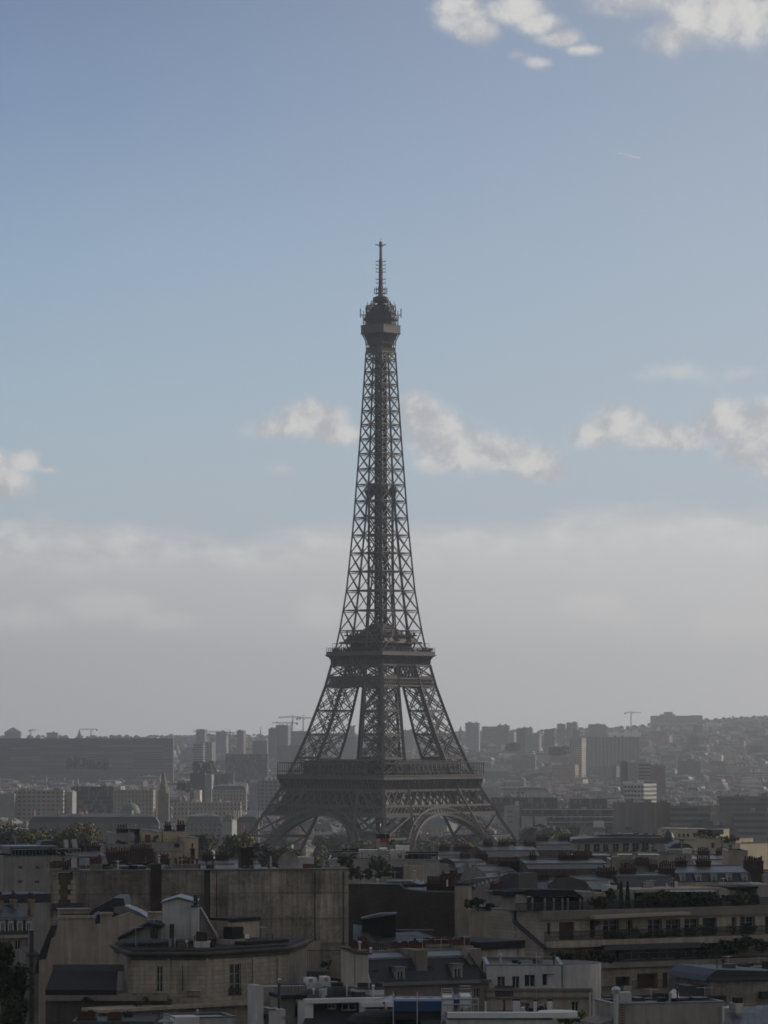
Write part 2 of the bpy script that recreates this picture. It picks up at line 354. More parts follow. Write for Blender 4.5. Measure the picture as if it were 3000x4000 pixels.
# ---------------------------------------------------------------- mesh builder
class MB:
    def __init__(s): s.v = []; s.f = []; s.uv = []; s.col = []; s.mi = []; s.mats = []; s.cur = 0; s.c = (.3, .3, .3); s.sm = False
    def use(s, m, c=None):
        if m not in s.mats: s.mats.append(m)
        s.cur = s.mats.index(m)
        if c is not None: s.c = c
        return s
    def face(s, pts, uvs=None):
        i = len(s.v); s.v += [tuple(p) for p in pts]; n = len(pts)
        s.f.append(tuple(range(i, i + n))); s.mi.append(s.cur)
        s.uv += uvs if uvs else [(0.0, 0.0)] * n
        s.col += [(*s.c, 1.0)] * n
    def quad_uv(s, a, b, c, d, u0=0.0, v0=0.0):
        """a-b along the bottom, d-c along the top; UV in metres"""
        a, b, c, d = map(Vector, (a, b, c, d)); w = (b - a).length; h = (d - a).length
        s.face([a, b, c, d], [(u0, v0), (u0 + w, v0), (u0 + w, v0 + h), (u0, v0 + h)])
    def prism(s, base, z0, z1, cap=True, top=None, mwall=None, mcap=None):
        """vertical prism over a footprint (counter-clockwise list of (x, y)); z1 may be a list"""
        n = len(base)
        zt = z1 if isinstance(z1, (list, tuple)) else [z1] * n
        tb = top or base
        if mwall: s.use(mwall)
        for i in range(n):
            j = (i + 1) % n
            s.quad_uv((*base[i], z0), (*base[j], z0), (*tb[j], zt[j]), (*tb[i], zt[i]), 0.0, 0.0)
        if cap:
            if mcap: s.use(mcap)
            s.face([(*tb[i], zt[i]) for i in range(n)], [(p[0], p[1]) for p in tb])
    def box(s, x0, x1, y0, y1, z0, z1, bottom=False):
        s.prism([(x0, y0), (x1, y0), (x1, y1), (x0, y1)], z0, z1)
        if bottom: s.face([(x0, y0, z0), (x0, y1, z0), (x1, y1, z0), (x1, y0, z0)])
    def bar(s, a, b, w, h=None, up=(0, 0, 1)):
        """square bar between two points"""
        a, b = Vector(a), Vector(b); d = b - a
        if d.length < 1e-6: return
        d.normalize(); upv = Vector(up)
        if abs(d.dot(upv)) > .98: upv = Vector((1, 0, 0))
        x = d.cross(upv).normalized(); y = x.cross(d).normalized(); h = h or w
        x *= w / 2; y *= h / 2
        p = [a - x - y, a + x - y, a + x + y, a - x + y]; q = [k + (b - a) for k in p]
        for i in range(4):
            j = (i + 1) % 4; s.face([p[i], p[j], q[j], q[i]])
        s.face(p[::-1]); s.face(q)
    def tube(s, a, b, r0, r1=None, n=8, cap=True):
        a, b = Vector(a), Vector(b); d = (b - a).normalized(); r1 = r0 if r1 is None else r1
        u = d.cross(Vector((0, 0, 1)) if abs(d.z) < .95 else Vector((1, 0, 0))).normalized(); w = d.cross(u)
        A = [a + (u * math.cos(k * 2 * math.pi / n) + w * math.sin(k * 2 * math.pi / n)) * r0 for k in range(n)]
        B = [b + (u * math.cos(k * 2 * math.pi / n) + w * math.sin(k * 2 * math.pi / n)) * r1 for k in range(n)]
        for i in range(n):
            j = (i + 1) % n; s.face([A[i], A[j], B[j], B[i]])
        if cap: s.face(A[::-1]); s.face(B)
    def lathe(s, c, prof, n=16):
        """surface of revolution: prof = [(r, z)]"""
        c = Vector(c)
        for (r0, z0), (r1, z1) in zip(prof, prof[1:]):
            for i in range(n):
                a0, a1 = 2 * math.pi * i / n, 2 * math.pi * (i + 1) / n
                p = [c + Vector((r0 * math.cos(a0), r0 * math.sin(a0), z0)), c + Vector((r0 * math.cos(a1), r0 * math.sin(a1), z0)),
                     c + Vector((r1 * math.cos(a1), r1 * math.sin(a1), z1)), c + Vector((r1 * math.cos(a0), r1 * math.sin(a0), z1))]
                if r1 < 1e-6: p = p[:3]
                elif r0 < 1e-6: p = [p[0], p[2], p[3]]
                s.face(p)
    def mesh(s, name, origin=None):
        me = bpy.data.meshes.new(name)
        o = Vector(origin) if origin is not None else Vector((0, 0, 0))
        me.from_pydata([tuple(Vector(p) - o) for p in s.v], [], s.f)
        for m in s.mats: me.materials.append(MAT[m])
        me.polygons.foreach_set('material_index', s.mi)
        ul = me.uv_layers.new(name='UVMap'); ul.data.foreach_set('uv', [k for p in s.uv for k in p])
        ca = me.color_attributes.new('tint', 'FLOAT_COLOR', 'CORNER'); ca.data.foreach_set('color', [k for p in s.col for k in p])
        me.update()
        return me
    def obj(s, name, parent=None, origin=None):
        """link as one object; the mesh is stored relative to its origin"""
        if origin is None:
            origin = parent['_o'] if parent is not None and '_o' in parent else Vector((0, 0, 0))
        o = bpy.data.objects.new(name, s.mesh(name, origin)); COL.objects.link(o)
        if parent is not None:
            o.parent = parent; po = Vector(parent['_o']); o.location = Vector(origin) - po
        else: o.location = Vector(origin)
        o['_o'] = tuple(origin)
        return o

def tag(o, label=None, cat=None, group=None, kind=None):
    if label: o['label'] = label
    if cat: o['category'] = cat
    if group: o['group'] = group
    if kind: o['kind'] = kind
    return o
def thing(name, label, cat, loc, group=None):
    o = bpy.data.objects.new(name, None); COL.objects.link(o); o.location = loc; o.empty_display_size = 1
    o['_o'] = tuple(loc)
    return tag(o, label, cat, group)
def copy_tree(o, loc, parent=None):
    """copy a thing with its parts and their sub-parts"""
    c = o.copy(); COL.objects.link(c)
    if parent is not None: c.parent = parent
    if loc is not None: c.location = loc
    for ch in list(o.children): copy_tree(ch, None, c)
    return c
# ---------------------------------------------------------------- ground
def sstep(a, b, x):
    t = min(1, max(0, (x - a) / (b - a))); return t * t * (3 - 2 * t)
PROF = [(-2000, 24), (250, 24), (750, 24), (1100, 18), (1420, 3), (1700, 0), (4200, 3), (5200, 16), (6200, 42), (7200, 68), (8500, 92), (9300, 94), (12500, 70)]
RIDGE = [(-1500, 70), (300, 69), (1000, 72), (1700, 78), (2000, 83), (2400, 90), (2650, 104), (2800, 111), (3000, 119), (4500, 125)]
def ground(x, y):
    for (a, za), (b, zb) in zip(PROF, PROF[1:]):
        if y <= b:
            z = za + (zb - za) * min(1, max(0, (y - a) / (b - a))); break
    else: z = PROF[-1][1]
    h = sstep(4200, 7500, y)
    rz = RIDGE[-1][1]
    u = x / max(y, 3000) * 13780 + 1500
    if u <= RIDGE[0][0]: rz = RIDGE[0][1]
    else:
        for (a, za), (b, zb) in zip(RIDGE, RIDGE[1:]):
            if u <= b: rz = za + (zb - za) * (u - a) / (b - a); break
    z *= 1 + h * (rz / 92.0 - 1)
    z += h * 3 * noise.noise(Vector((x / 420.0, y / 500.0, 3.1)))
    return z
def build_ground():
    m, t, b = mat('urban_ground')
    o = t.new('ShaderNodeTexCoord').outputs['Object']
    n = t.noise(o, .012, 8, .7); n2 = t.noise(o, .1, 4, .6)
    c = t.mix(t.ramp(n, .42, .58), (.055, .054, .052, 1), (.045, .055, .03, 1))
    c = t.mix(t.ramp(n2, .5, .7), c, (.10, .095, .085, 1))
    t.L.new(c, b.inputs['Base Color']); b.inputs['Roughness'].default_value = .95
    xs = [-6800, -4500, -3000, -2200] + [-1500 + 100 * i for i in range(31)] + [2200, 3000, 4500, 6800]
    ys = [-1900, -800, 0, 250, 500, 750, 900, 1050, 1200, 1350, 1430, 1560, 1700, 2000, 2600, 3400] + [4200 + 150 * i for i in range(36)] + [9900, 10600, 11500, 12400]
    me = bpy.data.meshes.new('ground')
    vs = [(x, y, ground(x, y)) for y in ys for x in xs]; nx = len(xs)
    fs = [(j * nx + i, j * nx + i + 1, (j + 1) * nx + i + 1, (j + 1) * nx + i) for j in range(len(ys) - 1) for i in range(nx - 1)]
    me.from_pydata(vs, [], fs); me.materials.append(m); me.update()
    for p in me.polygons: p.use_smooth = True
    g = bpy.data.objects.new('ground', me); COL.objects.link(g); g['kind'] = 'structure'
build_ground()

def build_haze():
    b = MB(); b.box(-7000, 7000, -2000, 12500, -3.0, 345.0, True)
    m = bpy.data.materials.new('haze'); m.use_nodes = True; t = NT(m.node_tree); t.N.clear()
    out = t.new('ShaderNodeOutputMaterial'); v = t.new('ShaderNodeVolumePrincipled')
    v.inputs['Color'].default_value = (.99, .985, .98, 1); v.inputs['Density'].default_value = HAZE; v.inputs['Anisotropy'].default_value = 0.72
    t.L.new(v.outputs[0], out.inputs['Volume'])
    MAT['haze'] = m; b.mats = ['haze']
    o = b.obj('haze'); o['kind'] = 'stuff'; o['label'] = 'pale haze over the whole city'
HAZE = 8.4e-5
build_haze()

def build_shade_cloud():
    """the heaped cloud west of the near roofs, added out of view to shade them"""
    q = random.Random(3); b = MB(); m, t, bs = mat('shade_cloud_white'); bs.inputs['Base Color'].default_value = (.8, .8, .8, 1); bs.inputs['Roughness'].default_value = 1; bs.inputs['Specular IOR Level'].default_value = 0
    tr_ = t.new('ShaderNodeBsdfTransparent'); mx = t.new('ShaderNodeMixShader'); mx.inputs[0].default_value = .42                 # thin cloud: part of the sun comes through
    t.L.new(tr_.outputs[0], mx.inputs[1]); t.L.new(bs.outputs[0], mx.inputs[2]); t.L.new(mx.outputs[0], [n_ for n_ in t.N if n_.type == 'OUTPUT_MATERIAL'][0].inputs[0])
    b.use('shade_cloud_white'); H = 1000.0; k = (H - 50) / math.tan(SUN_EL)
    for i in range(32):
        tx, ty = q.uniform(-190, 190), q.uniform(140, 500)
        c = Vector((tx + k * math.sin(SUN_AZ), ty + k * math.cos(SUN_AZ), H + q.uniform(-20, 60))); r = q.uniform(70, 120)
        n = 14; rings = 8
        P = []
        for a in range(rings + 1):
            row = []
            for e in range(n):
                th = math.pi * a / rings; ph = 2 * math.pi * e / n
                v = Vector((math.sin(th) * math.cos(ph), math.sin(th) * math.sin(ph), math.cos(th)))
                s = 1 + .28 * noise.noise(v * 2.2 + Vector((i * 3.1, 0, 0))) + .12 * noise.noise(v * 6 + Vector((i, 5, 0)))
                row.append(c + Vector((v.x * r * s, v.y * r * s, (v.z * r * s) * (.75 if v.z > 0 else .35))))
            P.append(row)
        for a in range(rings):
            for e in range(n):
                f = (e + 1) % n; b.face([P[a][e], P[a + 1][e], P[a + 1][f], P[a][f]])
    o = b.obj('shade_cloud'); o['kind'] = 'structure'  # unseen, put in for the shade it throws on the near roofs
build_shade_cloud()
# ---------------------------------------------------------------- the iron tower
TY = 1712.0
TC = Vector((WX(1487, TY), TY, 0.0))
TROT = R(-45 + 1.7)
HP = [(0, 60.5), (15, 52.2), (32.8, 43.0), (51, 34.4), (63.2, 29.8), (80, 24.4), (101, 18.9), (111, 16.9), (119.6, 15.25), (130, 13.75), (148, 11.65), (180, 9.35), (223, 7.0), (262, 5.1), (272, 4.9)]
WP = [(0, 25), (32, 19.6), (57, 15.8), (66.8, 14.6), (101, 11.2), (115, 10.4), (127, 9.7), (148, 8.3), (180, 8.1), (272, 8.1)]
def lerp(tab, z):
    if z <= tab[0][0]: return tab[0][1]
    for (a, va), (b, vb) in zip(tab, tab[1:]):
        if z <= b: return va + (vb - va) * (z - a) / (b - a)
    return tab[-1][1]
def HW(z): return lerp(HP, z)
def PW(z): return min(lerp(WP, z), HW(z))
RM = Matrix.Rotation(TROT, 4, 'Z')
def TP(x, y, z): return TC + (RM @ Vector((x, y, 0))) + Vector((0, 0, z))
def build_tower():
    T = thing('iron_tower', 'tall brown wrought iron lattice tower on four arched legs, rising over the whole city', 'tower', TC)
    def part(mb, name, parent=None, m='iron'):
        return mb.obj(name, parent or T)
    SG = [(-1, -1), (1, -1), (1, 1), (-1, 1)]          # near-x corner order; (-1,-1) .. local corners
    # z levels
    low = [0, 9, 19, 29, 39.5, 51]
    mid = [58, 66.5, 77.8, 89.2, 100.8, 105.5, 111]
    for (sx, sy) in SG:
        posts, br = [MB().use('iron') for _ in range(4)], MB().use('iron')
        def corner(k, z):
            h, w = HW(z), PW(z)
            px = (h, h - w, h - w, h)[k]; py = (h, h, h - w, h - w)[k]
            return TP(sx * px, sy * py, z)
        for k in range(4): posts[k].bar(corner(k, 51), corner(k, 58), 1.4)
        for lv, cw in ((low, 1.5), (mid, 1.35)):
            for z0, z1 in zip(lv, lv[1:]):
                for k in range(4):
                    posts[k].bar(corner(k, z0), corner(k, z1), cw if k == 0 else cw * .95)
                    k2 = (k + 1) % 4
                    a0, b0, a1, b1 = corner(k, z0), corner(k2, z0), corner(k, z1), corner(k2, z1)
                    tall = z1 - z0 > 6
                    bw = .55 if tall else .4
                    br.bar(a1, b1, .75); 
                    if lv is low and tall:
                        for (p, q) in ((a0, b1), (b0, a1)): br.bar(p, q, .62)
                    elif tall:
                        # double lattice members: two thin rails with zigzag between them
                        for (p, q) in ((a0, b1), (b0, a1)):
                            n = (b0 - a0).cross(a1 - a0).normalized(); d = (q - p).normalized(); s = d.cross(n) * .62
                            br.bar(p + s, q + s, .28); br.bar(p - s, q - s, .28)
                            N = 9
                            for i in range(N):
                                u0 = p + (q - p) * (i / N) + s * (1 if i % 2 else -1); u1 = p + (q - p) * ((i + 1) / N) - s * (1 if i % 2 else -1)
                                br.bar(u0, u1, .16)
                        # light secondary frame at mid panel
                        mA, mB = (a0 + a1) / 2, (b0 + b1) / 2
                        br.bar(mA, (a1 + b1) / 2, .2); br.bar(mB, (a1 + b1) / 2, .2); br.bar(mA, (a0 + b0) / 2, .2); br.bar(mB, (a0 + b0) / 2, .2)
                    else:
                        for (p, q) in ((a0, b1), (b0, a1)): br.bar(p, q, .45)
                    br.bar(a1 + (a0 - a1) * .06, b1 + (b0 - b1) * .06, .35)
                if lv is mid:
                  for (ka, kb) in ((0, 2), (1, 3), (2, 0), (3, 1)): br.bar(corner(ka, z0), corner(kb, z1), .5)
                # inner cross diaphragms and lift rails
                br.bar(corner(0, z1), corner(2, z1), .4); br.bar(corner(1, z1), corner(3, z1), .4)
                for fx in (.35, .5, .65):
                    p = corner(0, z0).lerp(corner(2, z0), fx); q = corner(0, z1).lerp(corner(2, z1), fx)
                    br.bar(p, q, .45)
                    p = corner(1, z0).lerp(corner(3, z0), fx); q = corner(1, z1).lerp(corner(3, z1), fx)
                    br.bar(p, q, .3)
                for zz in [z0 + (z1 - z0) * i / 4 for i in range(4)]:
                    p = corner(0, zz).lerp(corner(2, zz), .32); q = corner(0, zz).lerp(corner(2, zz), .68)
                    br.bar(p, q, .3)
        pier = part(br, 'leg')
        for cp_ in posts: part(cp_, 'corner_post', pier)
    # ------- frieze lattice bands and arches on the four faces
    def face_pt(f, s, z, out=0.0):
        h = HW(z) + out
        x, y = {0: (s, -h), 1: (h, s), 2: (-s, h), 3: (-h, -s)}[f]
        return TP(x, y, z)
    for f in range(4):
        fr = MB().use('iron')
        def xband(z0, z1, nx, bw, out=.25):
            h0, h1 = HW(z0), HW(z1)
            fr.bar(face_pt(f, -h0, z0, out), face_pt(f, h0, z0, out), .7)
            fr.bar(face_pt(f, -h1, z1, out), face_pt(f, h1, z1, out), .7)
            for i in range(nx):
                s0, s1 = -1 + 2 * i / nx, -1 + 2 * (i + 1) / nx
                fr.bar(face_pt(f, s0 * h0, z0, out), face_pt(f, s1 * h1, z1, out), bw); fr.bar(face_pt(f, s1 * h0, z0, out), face_pt(f, s0 * h1, z1, out), bw)
        xband(44.0, 51.0, 15, .62)
        xband(40.3, 43.6, 30, .45)
        zm = 42
        part(fr, 'frieze_lattice')
        up = MB().use('iron')
        for (z0, z1, nx, bw) in ((101.0, 104.6, 26, .34),):
            h0, h1 = HW(z0), HW(z1)
            up.bar(face_pt(f, -h0, z0, .2), face_pt(f, h0, z0, .2), .7); up.bar(face_pt(f, -h1, z1, .2), face_pt(f, h1, z1, .2), .7)
            up.bar(face_pt(f, -HW(102.8), 102.8, .2), face_pt(f, HW(102.8), 102.8, .2), .35)
            for i in range(nx):
                s0, s1 = -1 + 2 * i / nx, -1 + 2 * (i + 1) / nx
                up.bar(face_pt(f, s0 * h0, z0, .2), face_pt(f, s1 * h1, z1, .2), bw); up.bar(face_pt(f, s1 * h0, z0, .2), face_pt(f, s0 * h1, z1, .2), bw)
            wz = HW(101) - PW(101)
            for i in range(7):                            # trusses between the legs under the second deck
                s0, s1 = -wz + 2 * wz * i / 7, -wz + 2 * wz * (i + 1) / 7
                up.bar(face_pt(f, s0, 105, .0), face_pt(f, s1, 111, .0), .4); up.bar(face_pt(f, s1, 105, .0), face_pt(f, s0, 111, .0), .4)
        part(up, 'upper_girder')
        # arch
        ar = MB().use('iron'); RO, RI, CZ = 37.0, 33.7, 6.0
        N = 44
        def ap(r, a, out): 
            z = CZ + r * math.sin(a); return face_pt(f, r * math.cos(a), z, out)
        a0, a1 = R(14), R(166)
        for out, w in ((.5, .55), (-2.6, .4)):
            for i in range(N):
                t0, t1 = a0 + (a1 - a0) * i / N, a0 + (a1 - a0) * (i + 1) / N
                for r in (RO, RI): ar.bar(ap(r, t0, out), ap(r, t1, out), w * 2.3 if r == RI else w * 1.6)
                ar.bar(ap(RO, t0, out), ap(RI, t0, out), .28)
                if out < 0: ar.bar(ap(RO, t0, out), ap(RI, t1, out), .24)
                else: ar.bar(ap((RO + RI) / 2, t0, out), ap((RO + RI) / 2, t1, out), .22); ar.bar(ap(RO, t0, out), ap(RI, t1, out), .2)
        for i in range(N):
            t0, t1 = a0 + (a1 - a0) * i / N, a0 + (a1 - a0) * (i + 1) / N
            ar.bar(ap(RI, t0, .5), ap(RI, t0, -2.6), .3); ar.bar(ap(RO, t0, .5), ap(RO, t0, -2.6), .3)
            ar.bar(ap(RI, t0, .5), ap(RI, t1, -2.6), .25)
        # spandrel: upright arcade between arch ring and lattice band
        for i in range(-13, 14):
            s = i * 2.1
            zt = 40.3; zb = CZ + math.sqrt(max(0, RO * RO - s * s))
            if zt - zb > .9 and abs(s) < HW(40) - PW(40) + .5:
                ar.bar(face_pt(f, s, zb, .3), face_pt(f, s, zt, .3), .42)
                if zt - zb > 2.0:
                    for k in range(6):
                        t0, t1 = math.pi * k / 6, math.pi * (k + 1) / 6
                        sg = 1 if s < 0 else -1
                        c = s + sg * 1.05
                        if True:
                            ar.bar(face_pt(f, c + 1.05 * math.cos(t0), zt - 1.5 + 1.05 * math.sin(t0), .3), face_pt(f, c + 1.05 * math.cos(t1), zt - 1.5 + 1.05 * math.sin(t1), .3), .45)
        part(ar, 'arch')
    # ------- decks
    def ring(mb, h0, z0, h1, z1, m=None, chamf=0.0):
        """sloping square skirt from half width h0 at z0 to h1 at z1"""
        if m: mb.use(m)
        def pts(h, z):
            if not chamf: return [TP(-h, -h, z), TP(h, -h, z), TP(h, h, z), TP(-h, h, z)]
            c = h * chamf
            return [TP(-h + c, -h, z), TP(h - c, -h, z), TP(h, -h + c, z), TP(h, h - c, z), TP(h - c, h, z), TP(-h + c, h, z), TP(-h, h - c, z), TP(-h, -h + c, z)]
        A, B = pts(h0, z0), pts(h1, z1)
        for i in range(len(A)):
            j = (i + 1) % len(A); mb.face([A[i], A[j], B[j], B[i]])
    def plate(mb, h, z, hin=0.0, chamf=0.0):
        if hin:
            a = [(-h, -h), (h, -h), (h, h), (-h, h)]; b = [(-hin, -hin), (hin, -hin), (hin, hin), (-hin, hin)]
            for i in range(4):
                j = (i + 1) % 4; mb.face([TP(*a[i], z), TP(*a[j], z), TP(*b[j], z), TP(*b[i], z)])
        else:
            mb.face([TP(-h, -h, z), TP(h, -h, z), TP(h, h, z), TP(-h, h, z)])
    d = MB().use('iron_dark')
    for z0, z1 in ((40.6, 43.4), (43.4, 44.4), (44.4, 50.9)): ring(d, HW(z0) - 2.6, z0, HW(z1) - 2.6, z1)  # solid dark ring added so the frieze gaps look shaded
    part(d, 'shade_backing'); d = MB().use('iron_dark')
    ring(d, HW(101) - 1.3, 101.1, HW(104.5) - 1.3, 104.5)  # same added dark backing behind the upper girder
    part(d, 'shade_backing')
    d = MB().use('iron')
    ring(d, 34.3, 51.0, 34.6, 51.9, 'iron'); ring(d, 33.9, 51.9, 34.2, 54.5, 'iron_dark'); ring(d, 34.2, 54.5, 35.4, 56.4, 'iron_dark')
    ring(d, 35.5, 56.4, 35.5, 58.3, 'iron'); ring(d, 35.5, 58.3, 35.0, 58.31); plate(d, 35.4, 56.4, 13.5); plate(d, 35.2, 58.2, 13.5)
    ring(d, 13.5, 56.4, 13.5, 58.2); plate(d, 34.0, 51.0, 20.0); ring(d, 20, 51, 20, 56.4, 'iron_dark')
    d.use('iron')
    for f in range(4):                                     # corbel brackets
        n = 30
        for i in range(n + 1):
            s = -34 + 68 * i / n
            def fp(s, hh, z): return TP(*({0: (s, -hh), 1: (hh, s), 2: (-s, hh), 3: (-hh, -s)}[f]), z)
            d.bar(fp(s, 34.45, 52.0), fp(s, 34.75, 54.4), .42, .5); d.bar(fp(s, 34.75, 54.4), fp(s, 35.6, 56.3), .42, .6)
        d.bar(fp(-35.6, 35.6, 58.2), fp(35.6, 35.6, 58.2), .5)
        d.bar(fp(-35.6, 35.6, 56.5), fp(35.6, 35.6, 56.5), .35)
    D1 = part(d, 'first_deck')
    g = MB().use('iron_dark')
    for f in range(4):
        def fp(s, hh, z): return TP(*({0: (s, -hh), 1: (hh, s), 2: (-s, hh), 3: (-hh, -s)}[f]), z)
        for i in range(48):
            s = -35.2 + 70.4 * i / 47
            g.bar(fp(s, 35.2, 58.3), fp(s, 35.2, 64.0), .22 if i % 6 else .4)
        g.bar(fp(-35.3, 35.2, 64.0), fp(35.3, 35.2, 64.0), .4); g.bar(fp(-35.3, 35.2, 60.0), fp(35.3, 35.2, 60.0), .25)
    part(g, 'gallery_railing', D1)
    for f, (s0, s1, h0, h1, zt) in enumerate([(-21, 21, 21, 32, 65.8), (-22, 22, 21, 31.5, 65.8), (-20, 20, 22, 31, 64.5), (-20, 20, 22, 31, 64.5)]):
        p = MB().use('glass')
        def fp(s, hh, z): return TP(*({0: (s, -hh), 1: (hh, s), 2: (-s, hh), 3: (-hh, -s)}[f]), z)
        A = [fp(s0, h1, 58.25), fp(s1, h1, 58.25), fp(s1, h0, 58.25), fp(s0, h0, 58.25)]
        B = [fp(s0, h1 - 1.5, zt - 1), fp(s1, h1 - 1.5, zt - 1), fp(s1, h0, zt), fp(s0, h0, zt)]
        for i in range(4): j = (i + 1) % 4; p.face([A[i], A[j], B[j], B[i]])
        p.use('iron_dark'); p.face(B)
        for i in range(15):
            s = s0 + (s1 - s0) * i / 14
            p.bar(fp(s, h1 + .1, 58.3), fp(s, h1 - 1.4, zt - .9), .3)
        p.bar(fp(s0 - .6, h1 - 1.3, zt - .9), fp(s1 + .6, h1 - 1.3, zt - .9), .5)
        part(p, 'pavilion', D1)
    d = MB().use('iron')
    ring(d, 17.1, 110.6, 17.3, 111.4); ring(d, 17.0, 111.4, 17.15, 113.6, 'iron_dark'); ring(d, 17.15, 113.6, 17.9, 114.9); ring(d, 17.9, 114.9, 18.9, 115.6)
    ring(d, 19.0, 115.6, 19.0, 116.2, 'iron'); ring(d, 18.7, 116.2, 18.7, 117.7, 'iron'); plate(d, 18.8, 117.5, 0); plate(d, 17.0, 111.0, 5.5)
    ring(d, 19.0, 116.2, 18.7, 116.21)
    for f in range(4):
        def fp(s, hh, z): return TP(*({0: (s, -hh), 1: (hh, s), 2: (-s, hh), 3: (-hh, -s)}[f]), z)
        for i in range(19):
            s = -16.8 + 33.6 * i / 18
            d.bar(fp(s, 17.2, 111.5), fp(s, 17.4, 113.6), .3); d.bar(fp(s, 17.4, 113.6), fp(s, 18.8, 115.5), .3)
    D2 = part(d, 'second_deck')
    g = MB().use('iron_dark')
    for f in range(4):
        def fp(s, hh, z): return TP(*({0: (s, -hh), 1: (hh, s), 2: (-s, hh), 3: (-hh, -s)}[f]), z)
        for hh, z0, z1 in ((18.6, 117.6, 119.4), (16.6, 117.6, 121.6)):
            n = 26
            for i in range(n + 1):
                s = -hh + 2 * hh * i / n; g.bar(fp(s, hh, z0), fp(s, hh, z1 if hh > 17 or i % 3 == 0 else z1 - 1.2), .16)
            g.bar(fp(-hh, hh, z1), fp(hh, hh, z1), .18); g.bar(fp(-hh, hh, z0 + .9), fp(hh, hh, z0 + .9), .18)
        for i in range(22):                                # visitors' heads and lamps read as small uneven lumps
            s = rnd.uniform(-18, 18); hgt = rnd.uniform(.6, 2.2)
            g.bar(fp(s, rnd.choice((18.0, 16.0)), 117.5), fp(s, 17.8, 117.6 + hgt), rnd.uniform(.4, .8))
    part(g, 'gallery_railing', D2)
    p = MB().use('iron_dark')
    ring(p, 10.0, 117.6, 10.0, 121.0, 'iron_dark'); ring(p, 10.0, 121.0, 14.3, 121.6, 'iron'); ring(p, 14.3, 121.6, 14.2, 122.4); plate(p, 14.2, 122.4)
    ring(p, 12.2, 122.4, 11.5, 125.2, 'iron_dark'); plate(p, 11.6, 125.2)
    ring(p, 12.6, 125.2, 12.5, 125.9, 'iron'); plate(p, 12.5, 125.9)
    ring(p, 7.8, 125.9, 6.6, 128.0, 'iron_dark'); ring(p, 6.6, 128.0, 3.0, 131.2); plate(p, 3.0, 131.2)
    for i in range(40):
        h = rnd.uniform(6, 12); s = rnd.uniform(-h, h); z = 125.9
        sx = rnd.choice([(s, -h), (h, s), (s, h), (-h, s)])
        p.bar(TP(*sx, z), TP(*sx, z + rnd.uniform(.6, 2.4)), rnd.uniform(.3, 1.2))
    part(p, 'pavilion', D2)
    # ------- upper shaft
    lv = [117.6]; z = 117.6
    while z < 262:
        z += 10.2 + (6.0 - 10.2) * min(1, (z - 118) / 135.0); lv.append(z)
    lv[-1] = 263.5
    ch, br = MB().use('iron'), MB().use('iron')
    for z0, z1 in zip(lv, lv[1:]):
        h0, h1, w0, w1 = HW(z0), HW(z1), PW(z0), PW(z1)
        for f in range(4):
            def fp(s, z): return face_pt(f, s, z)
            ch.bar(fp(-h0, z0), fp(-h1, z1), .78)
            merged = w0 >= h0 * .93
            if merged:
                ch.bar(fp(0, z0), fp(0, z1), .65)
                pan = [(-h0, 0, -h1, 0), (0, h0, 0, h1)]
            else:
                ch.bar(fp(-h0 + w0, z0), fp(-h1 + w1, z1), .75); ch.bar(fp(h0 - w0, z0), fp(h1 - w1, z1), .75)
                pan = [(-h0, -h0 + w0, -h1, -h1 + w1), (h0 - w0, h0, h1 - w1, h1)]
                if h0 - w0 > 1.6:
                    br.bar(fp(-h1 + w1, z1), fp(h1 - w1, z1), .45)
                # return faces of each pier towards the middle
            for (a0, b0, a1, b1) in pan:
                bw = .42 if z0 < 190 else .36
                br.bar(fp(a0, z0), fp(b1, z1), bw); br.bar(fp(b0, z0), fp(a1, z1), bw); br.bar(fp(a1, z1), fp(b1, z1), .5)
                br.bar(fp(a1, z1 - .9), fp(b1, z1 - .9), .22)
        for (sx, sy) in SG:                                # inner chords and inner panel bracing
            if w0 < h0 * .93:
                i0 = TP(sx * (h0 - w0), sy * (h0 - w0), z0); i1 = TP(sx * (h1 - w1), sy * (h1 - w1), z1)
                ch.bar(i0, i1, .7)
                for (p0, p1) in ((TP(sx * h0, sy * (h0 - w0), z0), TP(sx * h1, sy * (h1 - w1), z1)), (TP(sx * (h0 - w0), sy * h0, z0), TP(sx * (h1 - w1), sy * h1, z1))):
                    br.bar(i0, p1, .28); br.bar(p0, i1, .28); br.bar(i1, p1, .36)
        br.bar(TP(-h1, 0, z1), TP(h1, 0, z1), .4); br.bar(TP(0, -h1, z1), TP(0, h1, z1), .4)
    sh = part(ch, 'upper_shaft'); part(br, 'bracing', sh)
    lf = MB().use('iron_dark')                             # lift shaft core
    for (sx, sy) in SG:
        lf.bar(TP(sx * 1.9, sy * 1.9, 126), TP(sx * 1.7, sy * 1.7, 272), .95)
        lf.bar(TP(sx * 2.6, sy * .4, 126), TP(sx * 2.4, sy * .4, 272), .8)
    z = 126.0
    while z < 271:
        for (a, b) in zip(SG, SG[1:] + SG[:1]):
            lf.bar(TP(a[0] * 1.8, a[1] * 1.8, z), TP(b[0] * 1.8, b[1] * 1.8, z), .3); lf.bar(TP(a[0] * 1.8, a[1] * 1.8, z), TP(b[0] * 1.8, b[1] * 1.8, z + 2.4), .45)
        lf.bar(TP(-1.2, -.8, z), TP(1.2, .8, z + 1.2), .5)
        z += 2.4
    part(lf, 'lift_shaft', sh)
    ip = MB().use('iron_dark')                             # small stage half way up the shaft
    ring(ip, 5.0, 194.0, 5.6, 195.0); ring(ip, 5.6, 195.0, 5.6, 196.2); plate(ip, 5.6, 196.2); plate(ip, 5.0, 194.0)
